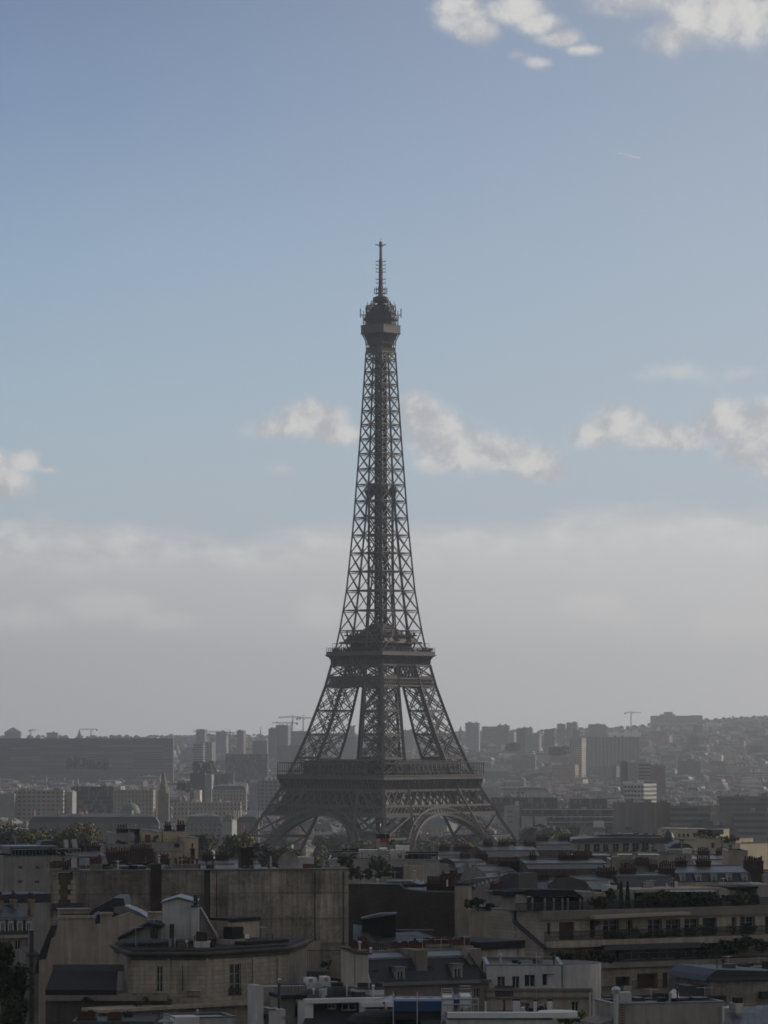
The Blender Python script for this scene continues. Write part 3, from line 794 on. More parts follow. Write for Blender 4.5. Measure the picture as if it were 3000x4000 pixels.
    for i in range(26):
        a = rnd.uniform(-5.4, 5.4); s = rnd.choice([(a, -5.4), (5.4, a), (a, 5.4), (-5.4, a)])
        ip.bar(TP(*s, 196), TP(*s, 196.4 + rnd.uniform(.5, 2.2)), rnd.uniform(.25, .8))
        ip.bar(TP(*s, 194.6), TP(*s, 194.2 - rnd.uniform(.2, 1.6)), rnd.uniform(.25, .6))
    ip.bar(TP(-3, -3, 196), TP(-3, -3, 199.5), 2.0); ip.bar(TP(2.5, -2.5, 196), TP(2.5, -2.5, 198.6), 2.2)
    part(ip, 'middle_stage', sh)
    # ------- top
    tp = MB().use('iron')
    ring(tp, 5.1, 263.3, 5.1, 264.1); ring(tp, 5.0, 265.0, 5.0, 265.9)
    for f in range(4):
        def fp(s, hh, z): return TP(*({0: (s, -hh), 1: (hh, s), 2: (-s, hh), 3: (-hh, -s)}[f]), z)
        for i in range(9):
            s = -1 + i / 4
            prev = None
            for k in range(7):
                q = k / 6; z = 265.6 + 7.2 * q; hh = 5.0 + 2.6 * q ** 2.2
                cur = fp(s * hh * (1 - .2 * q ** 1.5), hh * (1 - .06 * abs(s) * q), z)
                if prev is not None: tp.bar(prev, cur, .42)
                prev = cur
            tp.bar(fp(s * 5.05, 5.05, 263.5), fp(s * 5.05, 5.05, 265.8), .3)
        for i in range(8):
            s0, s1 = -1 + i / 4, -1 + (i + 1) / 4
            tp.bar(fp(s0 * 5, 5, 264), fp(s1 * 5, 5, 265.4), .22); tp.bar(fp(s1 * 5, 5, 264), fp(s0 * 5, 5, 265.4), .22)
            for z in (267.2, 269, 270.8):
                tp.bar(fp(s0 * 5.3, 5.3, z), fp(s1 * 5.3, 5.3, z + 1.6), .2)
    tp.use('iron_dark')
    ring(tp, 3.4, 264.5, 3.5, 272.8); ring(tp, 4.3, 266.2, 6.3, 272.6, None, .2)
    ring(tp, 7.6, 272.7, 7.65, 276.6, 'iron', .22); ring(tp, 7.65, 272.7, .1, 272.71, 'iron_dark', .22); ring(tp, 7.65, 276.5, .1, 276.52, 'iron_dark', .22)
    ring(tp, 7.75, 272.6, 7.75, 273.1, 'iron', .22); ring(tp, 7.75, 276.3, 7.75, 276.7, 'iron', .22)
    TOP = part(tp, 'top_deck')
    cb = MB().use('iron_dark')
    def oct_(mb, r0, z0, r1, z1, n=12):
        for i in range(n):
            a, b = 2 * math.pi * i / n, 2 * math.pi * (i + 1) / n
            mb.face([TP(r0 * math.cos(a), r0 * math.sin(a), z0), TP(r0 * math.cos(b), r0 * math.sin(b), z0), TP(r1 * math.cos(b), r1 * math.sin(b), z1), TP(r1 * math.cos(a), r1 * math.sin(a), z1)])
    oct_(cb, 7.4, 276.5, 7.4, 279.4); oct_(cb, 7.4, 279.4, 8.9, 279.5); oct_(cb, 8.9, 279.5, 8.9, 280.1); oct_(cb, 8.9, 280.1, 6.9, 280.15)
    oct_(cb, 7.0, 280.1, 7.0, 282.6); oct_(cb, 7.4, 282.6, 7.4, 283.2); oct_(cb, 7.4, 283.2, 5.4, 283.3)
    for k in range(8):                                     # dome
        t0, t1 = k / 8 * math.pi / 2, (k + 1) / 8 * math.pi / 2
        oct_(cb, 5.4 * math.cos(t0), 283.3 + 4.2 * math.sin(t0), max(.01, 5.4 * math.cos(t1)), 283.3 + 4.2 * math.sin(t1))
    part(cb, 'cabin', TOP)
    an = MB().use('iron_dark')                             # cages, dishes and aerials around the cabin
    for i in range(24):
        a = 2 * math.pi * i / 24
        def cp(r, z, da=0): return TP(r * math.cos(a + da), r * math.sin(a + da), z)
        an.bar(cp(8.6, 276.6), cp(8.6, 279.6), .16); an.bar(cp(8.6, 279.4), cp(8.6, 279.4, .262), .18); an.bar(cp(8.6, 278), cp(8.6, 278, .262), .16)
        an.bar(cp(8.8, 280), cp(8.8, 281.4), .16); an.bar(cp(8.8, 281.2), cp(8.8, 281.2, .262), .16)
        an.bar(cp(7.4, 284.0), cp(7.4, 284.0, .262), .22); an.bar(cp(6.4, 283), cp(7.4, 284), .2); an.bar(cp(7.4, 284), cp(7.4, 285.8 + (i * 7 % 5) * .35), .18)
        an.bar(cp(5.6, 284), cp(6.9, 286.6), .2); an.bar(cp(6.9, 286.2), cp(6.9, 286.2, .262), .2)
        if i % 3 == 0:
            an.bar(cp(6.8, 282.0), cp(9.9, 282.0), .3); an.bar(cp(6.8, 280.8), cp(9.7, 282.0), .2); an.bar(cp(9.9, 280.6), cp(9.9, 285.0), .45); an.bar(cp(8.4, 282), cp(8.4, 284), .35); an.bar(cp(6.5, 286), cp(6.5, 288.6), .16)
        if i % 2 == 0:                                     # arched truss over the dome
            prev = prev2 = None
            for k in range(9):
                q = k / 8; r = 6.4 * (1 - q) + 1.8 * q; z = 285.6 + 4.6 * math.sin(q * math.pi / 2)
                c1, c2 = cp(r, z), cp(r - .35, z - 1.0)
                if prev is not None: an.bar(prev, c1, .2); an.bar(prev2, c2, .18); an.bar(prev, c2, .14)
                prev, prev2 = c1, c2
    part(an, 'aerial_gallery', TOP)
    ma = MB().use('iron_dark')
    def sq(h0, z0, h1, z1, m=None): ring(ma, h0, z0, h1, z1, m)
    oct_(ma, 3.6, 288.0, 3.9, 289.0, 12); oct_(ma, 3.9, 289.0, 3.9, 290.4, 12); oct_(ma, 3.9, 290.4, 1.7, 291.3, 12)
    sq(.95, 285.0, .9, 296.0); sq(.75, 296.0, .62, 309.5); sq(.62, 309.5, .4, 309.8)
    for z, r in ((292.6, 3.0), (294.6, 3.0)):
        for i in range(8):
            a = 2 * math.pi * i / 8
            ma.bar(TP(1.2 * math.cos(a), 1.2 * math.sin(a), z), TP(r * math.cos(a), r * math.sin(a), z), .2)
            ma.bar(TP(r * math.cos(a), r * math.sin(a), 292.0), TP(r * math.cos(a), r * math.sin(a), 295.4), .35)
    for z in (297.6, 299.4, 303.0, 304.6, 306.4, 308.2):
        for i in range(4):
            a = R(45) * (2 * i + 1)
            ma.bar(TP(1.0 * math.cos(a), 1.0 * math.sin(a), z), TP(2.25 * math.cos(a), 2.25 * math.sin(a), z), .32)
            ma.bar(TP(2.25 * math.cos(a), 2.25 * math.sin(a), z - .3), TP(2.25 * math.cos(a), 2.25 * math.sin(a), z + .7), .22)
    ma.use('iron')
    for (sx, sy) in SG: ma.bar(TP(sx * .42, sy * .42, 309.5), TP(sx * .38, sy * .38, WZ(940, TY) - 2.4), .2)
    z = 310.0; ztip = WZ(940, TY)
    while z < ztip - 2.6:
        for (a, b) in zip(SG, SG[1:] + SG[:1]):
            ma.bar(TP(a[0] * .4, a[1] * .4, z), TP(b[0] * .4, b[1] * .4, z + 1.0), .16); ma.bar(TP(a[0] * .4, a[1] * .4, z), TP(b[0] * .4, b[1] * .4, z), .16)
        z += 1.0
    for i in range(4):
        a = R(45) * (2 * i + 1)
        ma.bar(TP(0, 0, ztip - 2.2), TP(2.5 * math.cos(a), 2.5 * math.sin(a), ztip - 2.0), .36); ma.bar(TP(.4 * math.cos(a), .4 * math.sin(a), ztip - 3.2), TP(1.7 * math.cos(a), 1.7 * math.sin(a), ztip - 2.1), .22)
        ma.bar(TP(2.4 * math.cos(a), 2.4 * math.sin(a), ztip - 2.4), TP(2.4 * math.cos(a), 2.4 * math.sin(a), ztip - 1.4), .2)
    sq(.55, ztip - 2.6, .55, ztip - .6); sq(.55, ztip - .6, .1, ztip - .3); ma.bar(TP(0, 0, ztip - .6), TP(0, 0, ztip + 1.2), .12)
    part(ma, 'antenna_mast', TOP)
    # stone footings
    for (sx, sy) in SG:
        b = MB().use('stone_pale'); h, w = 62.0, 27.5
        x0, x1 = sorted((sx * (h - w), sx * h)); y0, y1 = sorted((sy * (h - w), sy * h))
        P4 = [TP(x0, y0, 0), TP(x1, y0, 0), TP(x1, y1, 0), TP(x0, y1, 0)]
        b.prism([(p.x, p.y) for p in P4], -1.0, 2.5)
        part(b, 'footing')
    return T
build_tower()
# ---------------------------------------------------------------- plants
def crown_mesh(name, mtl, r, h, n, leaf, seed, lumps=9, flat=.8, small=1.0):
    """Crown of many small leaf-clump faces gathered in uneven lumps; origin at the crown's foot."""
    q = random.Random(seed); b = MB().use(mtl)
    cs = []
    for i in range(lumps):
        a = q.uniform(0, 2 * math.pi); d = r * (.62 if small == 1 else .85) * math.sqrt(q.random()); z = h * q.uniform(.2, .8)
        k = 1 - abs(z / h - .5) * .7
        cs.append((Vector((d * math.cos(a) * k, d * math.sin(a) * k, z)), r * q.uniform(.32, .55) * small))
    for i in range(n):
        c, rr = cs[q.randrange(lumps)]
        v = Vector((q.gauss(0, 1), q.gauss(0, 1), q.gauss(0, 1))).normalized()
        p = c + Vector((v.x * rr, v.y * rr, v.z * rr * flat)) * (q.random() ** .35)
        if p.z < 0: p.z = abs(p.z) * .3
        nrm = (v + Vector((q.gauss(0, .5), q.gauss(0, .5), q.gauss(0, .5) + .3))).normalized()
        x = nrm.cross(Vector((0, 0, 1)) if abs(nrm.z) < .9 else Vector((1, 0, 0))).normalized(); y = nrm.cross(x)
        s = leaf * q.uniform(.55, 1.3); an = q.uniform(0, 3.14); ca, sa = math.cos(an) * s, math.sin(an) * s
        X, Y = x * ca + y * sa, y * ca - x * sa
        b.face([p - X * .5 - Y * .15, p + X * .1 - Y * .5, p + X * .5 + Y * .1, p - X * .1 + Y * .5])
    return b.mesh(name)
def trunk_mesh(name, h, r, seed, spread=1.5):
    q = random.Random(seed); b = MB().use('bark'); b.tube((0, 0, -.5), (0, 0, h * .55), r, r * .75)
    for i in range(6):
        a = 2 * math.pi * i / 6 + q.uniform(-.4, .4); z0 = h * q.uniform(.4, .55)
        b.tube((0, 0, z0), (spread * math.cos(a), spread * math.sin(a), h * q.uniform(.8, 1.1)), r * .5, r * .12, 6)
    return b.mesh(name)
TREE = {}
def tree(name, label, cat, loc, mtl, r, h, trunk, n=700, leaf=.7, group=None, var=0, flat=.85, lumps=10):
    """crown radius r, crown height h on a trunk of the given height"""
    key = (mtl, r, h, n, leaf, var, flat, lumps)
    if key not in TREE:
        TREE[key] = crown_mesh('crown', mtl, r, h, n, leaf, hash((r, h, n, var)) % 9973, lumps, flat)
    if ('t', trunk, r) not in TREE: TREE[('t', trunk, r)] = trunk_mesh('trunk', trunk + h * .5, max(.12, r * .06), var, r * .5)
    o = thing(name, label, cat, loc, group)
    c = bpy.data.objects.new('crown', TREE[key]); COL.objects.link(c); c.parent = o; c.location = (0, 0, trunk); c.rotation_euler = (0, 0, rnd.uniform(0, 6.28))
    t = bpy.data.objects.new('trunk', TREE[('t', trunk, r)]); COL.objects.link(t); t.parent = o
    return o

# ---------------------------------------------------------------- buildings of the town beyond
def foot(px0, px1, Y, depth, yaw):
    x0, x1 = WX(px0, Y), WX(px1, Y); cx = (x0 + x1) / 2; w = x1 - x0
    a = R(yaw)
    if yaw: w = max(w * .25, (w - depth * abs(math.sin(a))) / math.cos(a))
    off = depth * math.sin(a) / 2 * 1.0
    pts = [(-w / 2, 0), (w / 2, 0), (w / 2, depth), (-w / 2, depth)]
    q = [(x * math.cos(a) - y * math.sin(a), x * math.sin(a) + y * math.cos(a)) for x, y in pts]
    mx = (min(p[0] for p in q) + max(p[0] for p in q)) / 2; my = min(p[1] for p in q)
    return [(cx + p[0] - mx, Y + p[1] - my) for p in q]
def inset(fp, d):
    cx = sum(p[0] for p in fp) / 4; cy = sum(p[1] for p in fp) / 4
    out = []
    for x, y in fp:
        v = Vector((cx - x, cy - y)); L = v.length
        v = v / L * min(d * 1.41, L * .85); out.append((x + v.x, y + v.y))
    return out
def ridge_roof(b, fp, z, h, t=.5):
    """hipped roof on a four-sided footprint, ridge along its longer axis"""
    p = [Vector((*k, z)) for k in fp]
    if (p[1] - p[0]).length < (p[2] - p[1]).length: p = p[1:] + p[:1]
    m0 = (p[0] + p[3]) / 2; m1 = (p[1] + p[2]) / 2; d = m1 - m0; w = (p[3] - p[0]).length
    k = min(.45, t * w / max(d.length, .1))
    r0 = m0 + d * k + Vector((0, 0, h)); r1 = m1 - d * k + Vector((0, 0, h))
    b.quad_uv(p[0], p[1], r1, r0); b.quad_uv(p[2], p[3], r0, r1); b.face([p[1], p[2], r1]); b.face([p[3], p[0], r0])
def rooftop_bits(b, fp, z, q, n, tint):
    for i in range(n):
        u, v = q.uniform(.1, .8), q.uniform(.2, .7)
        x = fp[0][0] + (fp[1][0] - fp[0][0]) * u + (fp[3][0] - fp[0][0]) * v; y = fp[0][1] + (fp[1][1] - fp[0][1]) * u + (fp[3][1] - fp[0][1]) * v
        k = q.random()
        if k < .5: w, d, h = q.uniform(1.5, 5), q.uniform(1.5, 4), q.uniform(1.2, 3)
        else: w, d, h = q.uniform(.5, .9), q.uniform(1.5, 4), q.uniform(1.2, 2.6)
        kk = q.choice((.6, .9, 1.5, 2.4)); c = [min(.6, t * kk) for t in tint]
        b.use('plain_wall', c); b.box(x, x + w, y, y + d, z, z + h)
WALLS = [((.40, .385, .36), 'pale grey'), ((.42, .37, .30), 'cream'), ((.29, .28, .27), 'mid grey'), ((.34, .29, .24), 'sandy'), ((.21, .20, .20), 'dark grey'), ((.50, .49, .47), 'whitish'), ((.25, .19, .16), 'brownish')]
ROOFS = [((.17, .19, .22), 'zinc roof'), ((.10, .105, .115), 'dark slate roof'), ((.23, .22, .21), 'flat roof'), ((.33, .33, .33), 'pale flat roof'), ((.17, .10, .08), 'reddish tiled roof')]
def building(b, rb, fp, z0, z1, style, tint, roof, rtint, q, bits=3):
    """walls into b, roof into rb (may be the same builder)"""
    b.use(style, tint)
    n = len(fp)
    lens = [(Vector(fp[(i + 1) % n]) - Vector(fp[i])).length for i in range(n)]
    for i in range(n):
        j = (i + 1) % n
        st = style if (lens[i] > 9 and not (roof == 'blank' and i in (1, 3))) else 'plain_wall'
        b.use(st, tint); b.quad_uv((*fp[i], z0), (*fp[j], z0), (*fp[j], z1), (*fp[i], z1), q.uniform(0, 3), -(z1 - z0))
    rb.use('plain_roof', rtint)
    if roof == 'mansard':
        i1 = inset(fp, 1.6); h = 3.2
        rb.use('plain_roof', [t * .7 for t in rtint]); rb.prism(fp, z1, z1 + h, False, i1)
        rb.use('plain_roof', rtint); ridge_roof(rb, i1, z1 + h, 1.6)
        # chimney walls across the party lines
        L = max(lens)
        for k in range(max(1, int(L / 14)) + 1):
            u = min(.97, max(.03, k * 14 / L + q.uniform(-.03, .03)))
            for v in (.25, .62):
                x = fp[0][0] + (fp[1][0] - fp[0][0]) * u + (fp[3][0] - fp[0][0]) * v; y = fp[0][1] + (fp[1][1] - fp[0][1]) * u + (fp[3][1] - fp[0][1]) * v
                if q.random() < .75:
                    rb.use('plain_wall', q.choice([(.30, .26, .21), (.20, .12, .09), (.36, .33, .29)])); rb.box(x, x + .7, y, y + q.uniform(2, 4), z1 + 1.5, z1 + h + q.uniform(2.2, 3.6))
                    rb.use('plain_wall', (.25, .09, .06)); rb.box(x + .15, x + .5, y + .3, y + 1.8, z1 + h + 2.2, z1 + h + 4.2)
    elif roof == 'hip':
        ridge_roof(rb, fp, z1, min(lens) * .32)
    else:
        rb.face([(*p, z1 - .5) for p in fp])
        rooftop_bits(rb, fp, z1 - .5, q, bits, tint)
q4 = random.Random(11)
HAND = []          # (px0, px1, ytop, ybot, Y) of buildings made one by one, kept clear by the fill
def hand(name, label, cat, px0, px1, ytop, ybot, Y, depth, yaw, style, tint, roof='flat', rtint=(.2, .2, .2), bits=3, group=None):
    fp = foot(px0, px1, Y, depth, yaw); zt = WZ(ytop, Y)
    if roof == 'mansard': zt -= 4.0
    z0 = min(ground(*p) for p in fp) - 1
    o = thing(name, label, cat, (fp[0][0], fp[0][1], z0), group)
    b, rb = MB(), MB()
    tint = [t * .78 for t in tint]; rtint = [t * .7 for t in rtint]
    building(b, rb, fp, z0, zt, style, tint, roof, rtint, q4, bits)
    b.obj('wall', o); rb.obj('roof', o)
    HAND.append((px0, px1, ytop, ybot, Y))
    o['_fp'] = [k for p in fp for k in p]; o['_z'] = zt
    return o
PG, CR, MG, SA, DG, WH, BR = [w[0] for w in WALLS]
H = hand
# --- beyond the tower's shaded leg
H('slab_block', 'very long grey housing slab with storey bands below the ridge, a church spire above it', 'apartment slab', -80, 676, 2884, 2976, 4600, 14, -1.2, 'facade_bands', (.19, .20, .22), 'flat', (.17, .17, .18), 0)
for (a, b_, t, bt, Y, lab) in ((180, 221, 2861, 2884, 7600, 'flat dark box of a building on the ridge above the long housing slab'), (15, 76, 2859, 2884, 7800, 'low domed hall among trees at the far end of the ridge'),):
    H('hall', lab, 'building', a, b_, t, bt, Y, 30, 0, 'plain_wall', (.09, .08, .085), 'flat' if a > 100 else 'hip', (.1, .09, .09), 2)
H('apartment_block', 'beige apartment block with two window bays between blank walls, facing the autumn trees', 'apartment block', 55, 246, 3088, 3165, 2500, 14, 0, 'facade_wide', (.36, .33, .29), 'flat', (.24, .23, .23), 9)
H('apartment_block', 'windowless pale end wall joined to the beige two-bay apartment block', 'apartment block', 246, 292, 3093, 3165, 2512, 13, -8, 'plain_wall', (.33, .325, .33), 'flat', (.24, .23, .23), 2)
H('apartment_block', 'low windowless grey block before the beige two-bay apartments', 'apartment block', -30, 56, 3100, 3150, 2490, 13, 0, 'plain_wall', (.30, .295, .295), 'flat', (.22, .22, .22), 5)
H('office_building', 'dark glass office block with a pale roof line and white end stair', 'office building', 278, 442, 3073, 3132, 2700, 20, 0, 'facade_curtain', (.11, .115, .12), 'flat', (.42, .42, .44), 4)
H('office_building', 'white stair block standing against the dark glass office', 'office building', 442, 481, 3072, 3110, 2705, 18, -6, 'plain_wall', (.44, .44, .45), 'flat', (.3, .3, .3), 0)
H('apartment_block', 'cream apartment block with even windows behind the green dome', 'apartment block', 442, 602, 3086, 3160, 2600, 14, -3, 'facade_grid', (.36, .32, .26), 'flat', (.24, .22, .22), 6)
H('school_building', 'long low beige building with three window groups, next to the leaning tower leg', 'school', 676, 940, 3134, 3178, 2450, 13, 0, 'facade_grid', (.42, .39, .33), 'flat', (.22, .22, .22), 6)
H('apartment_block', 'pale five window row block with a long attic storey above the long beige school', 'apartment block', 828, 962, 3066, 3112, 2900, 14, 0, 'facade_grid', (.39, .36, .31), 'mansard', (.2, .21, .23), 2)
H('apartment_block', 'tall blank bluish slab edge rising above the five window row block', 'apartment block', 799, 832, 3026, 3100, 3050, 15, -5, 'plain_wall', (.27, .28, .31), 'flat', (.2, .2, .2), 1)
H('apartment_block', 'dark brown tree-fronted block beside the bluish slab edge', 'apartment block', 742, 800, 3020, 3090, 3100, 18, 0, 'facade_grid', (.11, .105, .105), 'flat', (.12, .12, .12), 2)
H('apartment_block', 'dark block with tall window strips crossing behind the bluish slab edge', 'apartment block', 832, 912, 3024, 3060, 3200, 14, 0, 'facade_verticals', (.16, .15, .16), 'flat', (.2, .2, .2), 2)
H('apartment_block', 'grey apartment block with window rows touching the tower leg above the arch', 'apartment block', 1008, 1092, 3048, 3135, 2800, 15, 0, 'facade_wide', (.29, .29, .30), 'flat', (.22, .22, .22), 4)
H('apartment_block', 'narrow bluish blank block squeezed beside the grey block at the tower leg', 'apartment block', 974, 1008, 3058, 3100, 2850, 14, 0, 'plain_wall', (.30, .31, .34), 'flat', (.2, .2, .2), 1)
H('townhouse', 'wide pale blank party wall standing over the trees before the tower leg', 'townhouse', 868, 922, 3183, 3260, 1960, 13, -10, 'plain_wall', (.33, .325, .32), 'mansard', (.2, .21, .22), 1)
H('townhouse', 'stone townhouse row with mansard windows next to the wide blank party wall', 'townhouse', 722, 866, 3183, 3262, 2020, 13, 3, 'facade_grid', (.27, .26, .25), 'mansard', (.19, .20, .22), 1)
H('townhouse', 'mansard townhouse with red chimneys beside a blue and red flag', 'townhouse', 924, 1010, 3186, 3262, 2000, 13, 0, 'facade_grid', (.24, .21, .19), 'mansard', (.12, .11, .12), 1)
H('townhouse', 'long dark mansard terrace behind the autumn trees', 'townhouse', 110, 620, 3185, 3250, 1950, 13, 1, 'facade_grid', (.15, .147, .145), 'mansard', (.075, .08, .09), 2)
H('apartment_block', 'white cube of a block catching light beside the tapered spire', 'apartment block', 757, 786, 3087, 3128, 2620, 10, -6, 'plain_wall', (.52, .50, .46), 'flat', (.3, .3, .3), 0)
H('apartment_block', 'white slab end at the foot of the tapered spire', 'apartment block', 602, 628, 3084, 3125, 2650, 10, -6, 'plain_wall', (.50, .48, .45), 'flat', (.3, .3, .3), 0)
# towers of the skyline
def sky_tower(lab, a, b_, t, bt, Y, tint, style='facade_grid', yaw=-12, roof='flat', bits=3):
    return H('tower_block', lab, 'tower block', a, b_, t, bt, Y, 16, yaw, style, tint, roof, (.2, .2, .2), bits)
sky_tower('square tower block with two roof huts under the longest crane jib', 764, 806, 2849, 2905, 6200, (.24, .23, .23))
sky_tower('wide pale tower block between two squarer ones, cranes before it', 842, 890, 2857, 2905, 6300, (.30, .30, .30))
sky_tower('brown ribbed tower block with a wider crown, beside the low cranes', 924, 958, 2853, 2905, 6100, (.23, .19, .17))
sky_tower('stepped tall tower block with one pale edge, cranes rising behind', 1076, 1134, 2832, 2925, 5600, (.26, .26, .265), yaw=-14)
sky_tower('lower shoulder of the stepped tall tower block', 1048, 1078, 2846, 2925, 5590, (.20, .20, .21), yaw=0)
sky_tower('broad grey slab with a bright vertical stripe beside the tower leg', 1082, 1200, 2912, 2985, 4700, (.26, .26, .275), 'facade_grid', -4)
H('tower_block', 'long grey block low on the ridge just behind the leg and the cranes', 'tower block', 1134, 1215, 2856, 2900, 6000, 16, -5, 'facade_grid', (.25, .25, .25))
H('office_building', 'long dark bluish glass office under the skyline towers', 'office building', 880, 1048, 2946, 2985, 4400, 20, -4, 'facade_curtain', (.12, .135, .15), 'flat', (.14, .15, .16), 2)
H('apartment_block', 'hatched balcony block below the square tower block with roof huts', 'apartment block', 753, 798, 2905, 2950, 5000, 15, -8, 'facade_ribbon', (.30, .30, .30), 'flat', (.2, .2, .2), 2)
H('apartment_block', 'slim grey tower with a pale stripe beside the hatched balcony block', 'apartment block', 800, 840, 2898, 2966, 4950, 14, -20, 'facade_grid', (.25, .25, .26))
H('apartment_block', 'dark ribbed block between the brown tower and the stepped tall tower', 'apartment block', 985, 1046, 2894, 2948, 5200, 14, -6, 'facade_grid', (.17, .165, .16))
H('tower_block', 'dark tower block seen through the gap between the tower legs', 'tower block', 1363, 1385, 2838, 2910, 6200, 14, 0, 'facade_grid', (.20, .20, .21))
H('apartment_block', 'tall slab seen between the tower legs below the dark tower block', 'apartment block', 1340, 1392, 2876, 2940, 5300, 14, 0, 'facade_grid', (.27, .27, .28))
H('apartment_block', 'hill block seen beyond the nearer gap of the iron legs', 'apartment block', 1572, 1612, 2852, 2890, 6400, 16, 0, 'facade_grid', (.24, .24, .24))
sky_tower('pale tower block with balcony columns beside the thin black spire', 1818, 1877, 2823, 2868, 6300, (.32, .32, .32), 'facade_grid', -10)
sky_tower('long low pale block between two skyline tower blocks', 1884, 1943, 2838, 2862, 6600, (.30, .30, .30), 'facade_ribbon', 0)
sky_tower('cubic dark tower block at the end of the long low pale block', 1942, 1994, 2833, 2862, 6500, (.22, .22, .22), yaw=-10)
sky_tower('cream tower block with a lit edge half hidden by a darker slab', 1982, 2022, 2858, 2895, 6100, (.42, .38, .31), yaw=-22)
sky_tower('dark narrow slab standing before the cream tower block', 2019, 2052, 2845, 2912, 5700, (.19, .19, .20), yaw=0)
sky_tower('jagged roofed tower block behind the dark narrow slab', 2040, 2085, 2842, 2866, 6700, (.22, .21, .21), bits=6)
sky_tower('tower block with one cream lit edge between dark slabs', 2056, 2118, 2866, 2915, 6000, (.30, .29, .28), yaw=-16)
sky_tower('dark slab with uneven roofline next to the cream lit edge', 2126, 2170, 2850, 2912, 5800, (.21, .21, .22), yaw=-4, bits=5)
sky_tower('first of twin dark tower blocks on the ridge, the lower one', 2177, 2212, 2827, 2862, 6800, (.22, .22, .22))
sky_tower('second of twin dark tower blocks on the ridge, the taller one', 2214, 2261, 2822, 2862, 6800, (.22, .22, .225))
sky_tower('grey tower block below the taller twin', 2236, 2266, 2852, 2884, 6000, (.21, .21, .215), yaw=0)
sky_tower('flat topped cube with overhanging crown on the ridge between twins and crane', 2300, 2368, 2829, 2862, 6900, (.23, .225, .22), yaw=0)
sky_tower('white striped tower block glowing on two edges', 2226, 2292, 2884, 2968, 4700, (.46, .43, .38), 'facade_wide', -24)
H('slab_block', 'huge faint slab with upright ribs joined to the white striped tower', 'apartment slab', 2294, 2500, 2878, 2952, 5100, 16, 0, 'facade_verticals', (.28, .28, .285), 'flat', (.22, .22, .22), 3)
HO = H('hospital', 'great flat block with a raised centre crowning the hill', 'hospital', 2547, 2747, 2796, 2822, 8200, 40, 0, 'facade_grid', (.20, .20, .205), 'flat', (.2, .2, .2), 0)
def add_cap(o, px0, px1, yt, yb, Y, d, nm='roof_cabin', m='plain_wall', tint=(.2, .2, .2)):
    b = MB().use(m, tint); b.box(WX(px0, Y), WX(px1, Y), Y + 1, Y + d, WZ(yb, Y), WZ(yt, Y)); b.obj(nm, o)
add_cap(HO, 2582, 2640, 2790, 2800, 8200, 25); add_cap(HO, 2598, 2630, 2781, 2790, 8200, 22); add_cap(HO, 2700, 2745, 2794, 2800, 8200, 25)
# --- right of the tower
WHL = H('market_hall', 'white colonnaded hall under a shallow pale roof touching the first deck corner', 'hall', 1878, 1958, 3072, 3090, 2950, 30, 0, 'plain_wall', (.16, .17, .17), 'hip', (.22, .23, .23), 0)
b_ = MB().use('white_paint')
for i in range(17):
    x = WX(1879, 2949) + i * (WX(1957, 2949) - WX(1879, 2949)) / 16; b_.box(x - .25, x + .25, 2948.2, 2949.2, -1, WZ(3072, 2949))
b_.obj('colonnade_frame', WHL)
MW = H('clinic', 'blank pale building with three pairs of small windows beside the sunlit outer leg', 'building', 1974, 2030, 3147, 3238, 2150, 16, 0, 'plain_wall', (.33, .32, .325), 'flat', (.25, .25, .25), 1)
for r_ in range(3):
    for c_ in range(2):
        b = MB().use('glass'); px = 1989 + c_ * 9; py = 3170 + r_ * 20
        b.box(WX(px - 2.6, 2150), WX(px + 2.6, 2150), 2149.8, 2150.3, WZ(py + 2.3, 2150), WZ(py - 2.3, 2150)); b.obj('window', MW)
H('office_building', 'dark stair shaft between pale walls beside the clinic', 'office building', 2030, 2040, 3149, 3238, 2155, 14, 0, 'plain_wall', (.10, .10, .11), 'flat', (.15, .15, .15), 0)
H('office_building', 'low white wall block in front of the long glass office with two pale lines', 'office building', 2040, 2081, 3190, 3240, 2140, 14, 0, 'plain_wall', (.34, .33, .335), 'flat', (.26, .26, .26), 0)
H('office_building', 'second low white wall block, touching the long glass office', 'office building', 2092, 2136, 3191, 3242, 2140, 14, 0, 'plain_wall', (.36, .35, .355), 'flat', (.26, .26, .26), 0)
LG = H('office_building', 'long glass office with two pale roof lines stretching away from the sunlit outer leg', 'office building', 2038, 2500, 3160, 3232, 2190, 24, 0, 'facade_curtain', (.10, .11, .115), 'flat', (.12, .125, .135), 5)
for yy, th in ((3189, 3.2), (3210, 2.4), (3161, 2.0)):
    b = MB().use('plain_wall', (.42, .42, .41)); b.box(WX(2135 if yy > 3170 else 2038, 2189), WX(2494, 2189), 2188.0, 2189.7, WZ(yy + th, 2189), WZ(yy, 2189)); b.obj('ledge', LG)
H('office_building', 'black glass box rising behind the long glass office', 'office building', 2228, 2372, 3122, 3165, 2500, 25, 0, 'facade_curtain', (.06, .065, .07), 'flat', (.10, .10, .11), 0)
H('office_building', 'dark low office with a bright skylight strip behind the clinic', 'office building', 1920, 2180, 3117, 3160, 2450, 22, 0, 'facade_curtain', (.10, .105, .11), 'flat', (.10, .105, .11), 2)
H('apartment_block', 'sandy block with a white penthouse over the row of white chimneys', 'apartment block', 2020, 2140, 3072, 3108, 2900, 16, 0, 'facade_wide', (.34, .30, .25), 'mansard', (.22, .22, .22), 2)
RW = H('townhouse', 'row house roof lined with many white chimneys below the sandy block', 'townhouse', 2035, 2160, 3108, 3122, 2700, 13, 0, 'facade_grid', (.28, .24, .2), 'hip', (.16, .16, .17), 0)
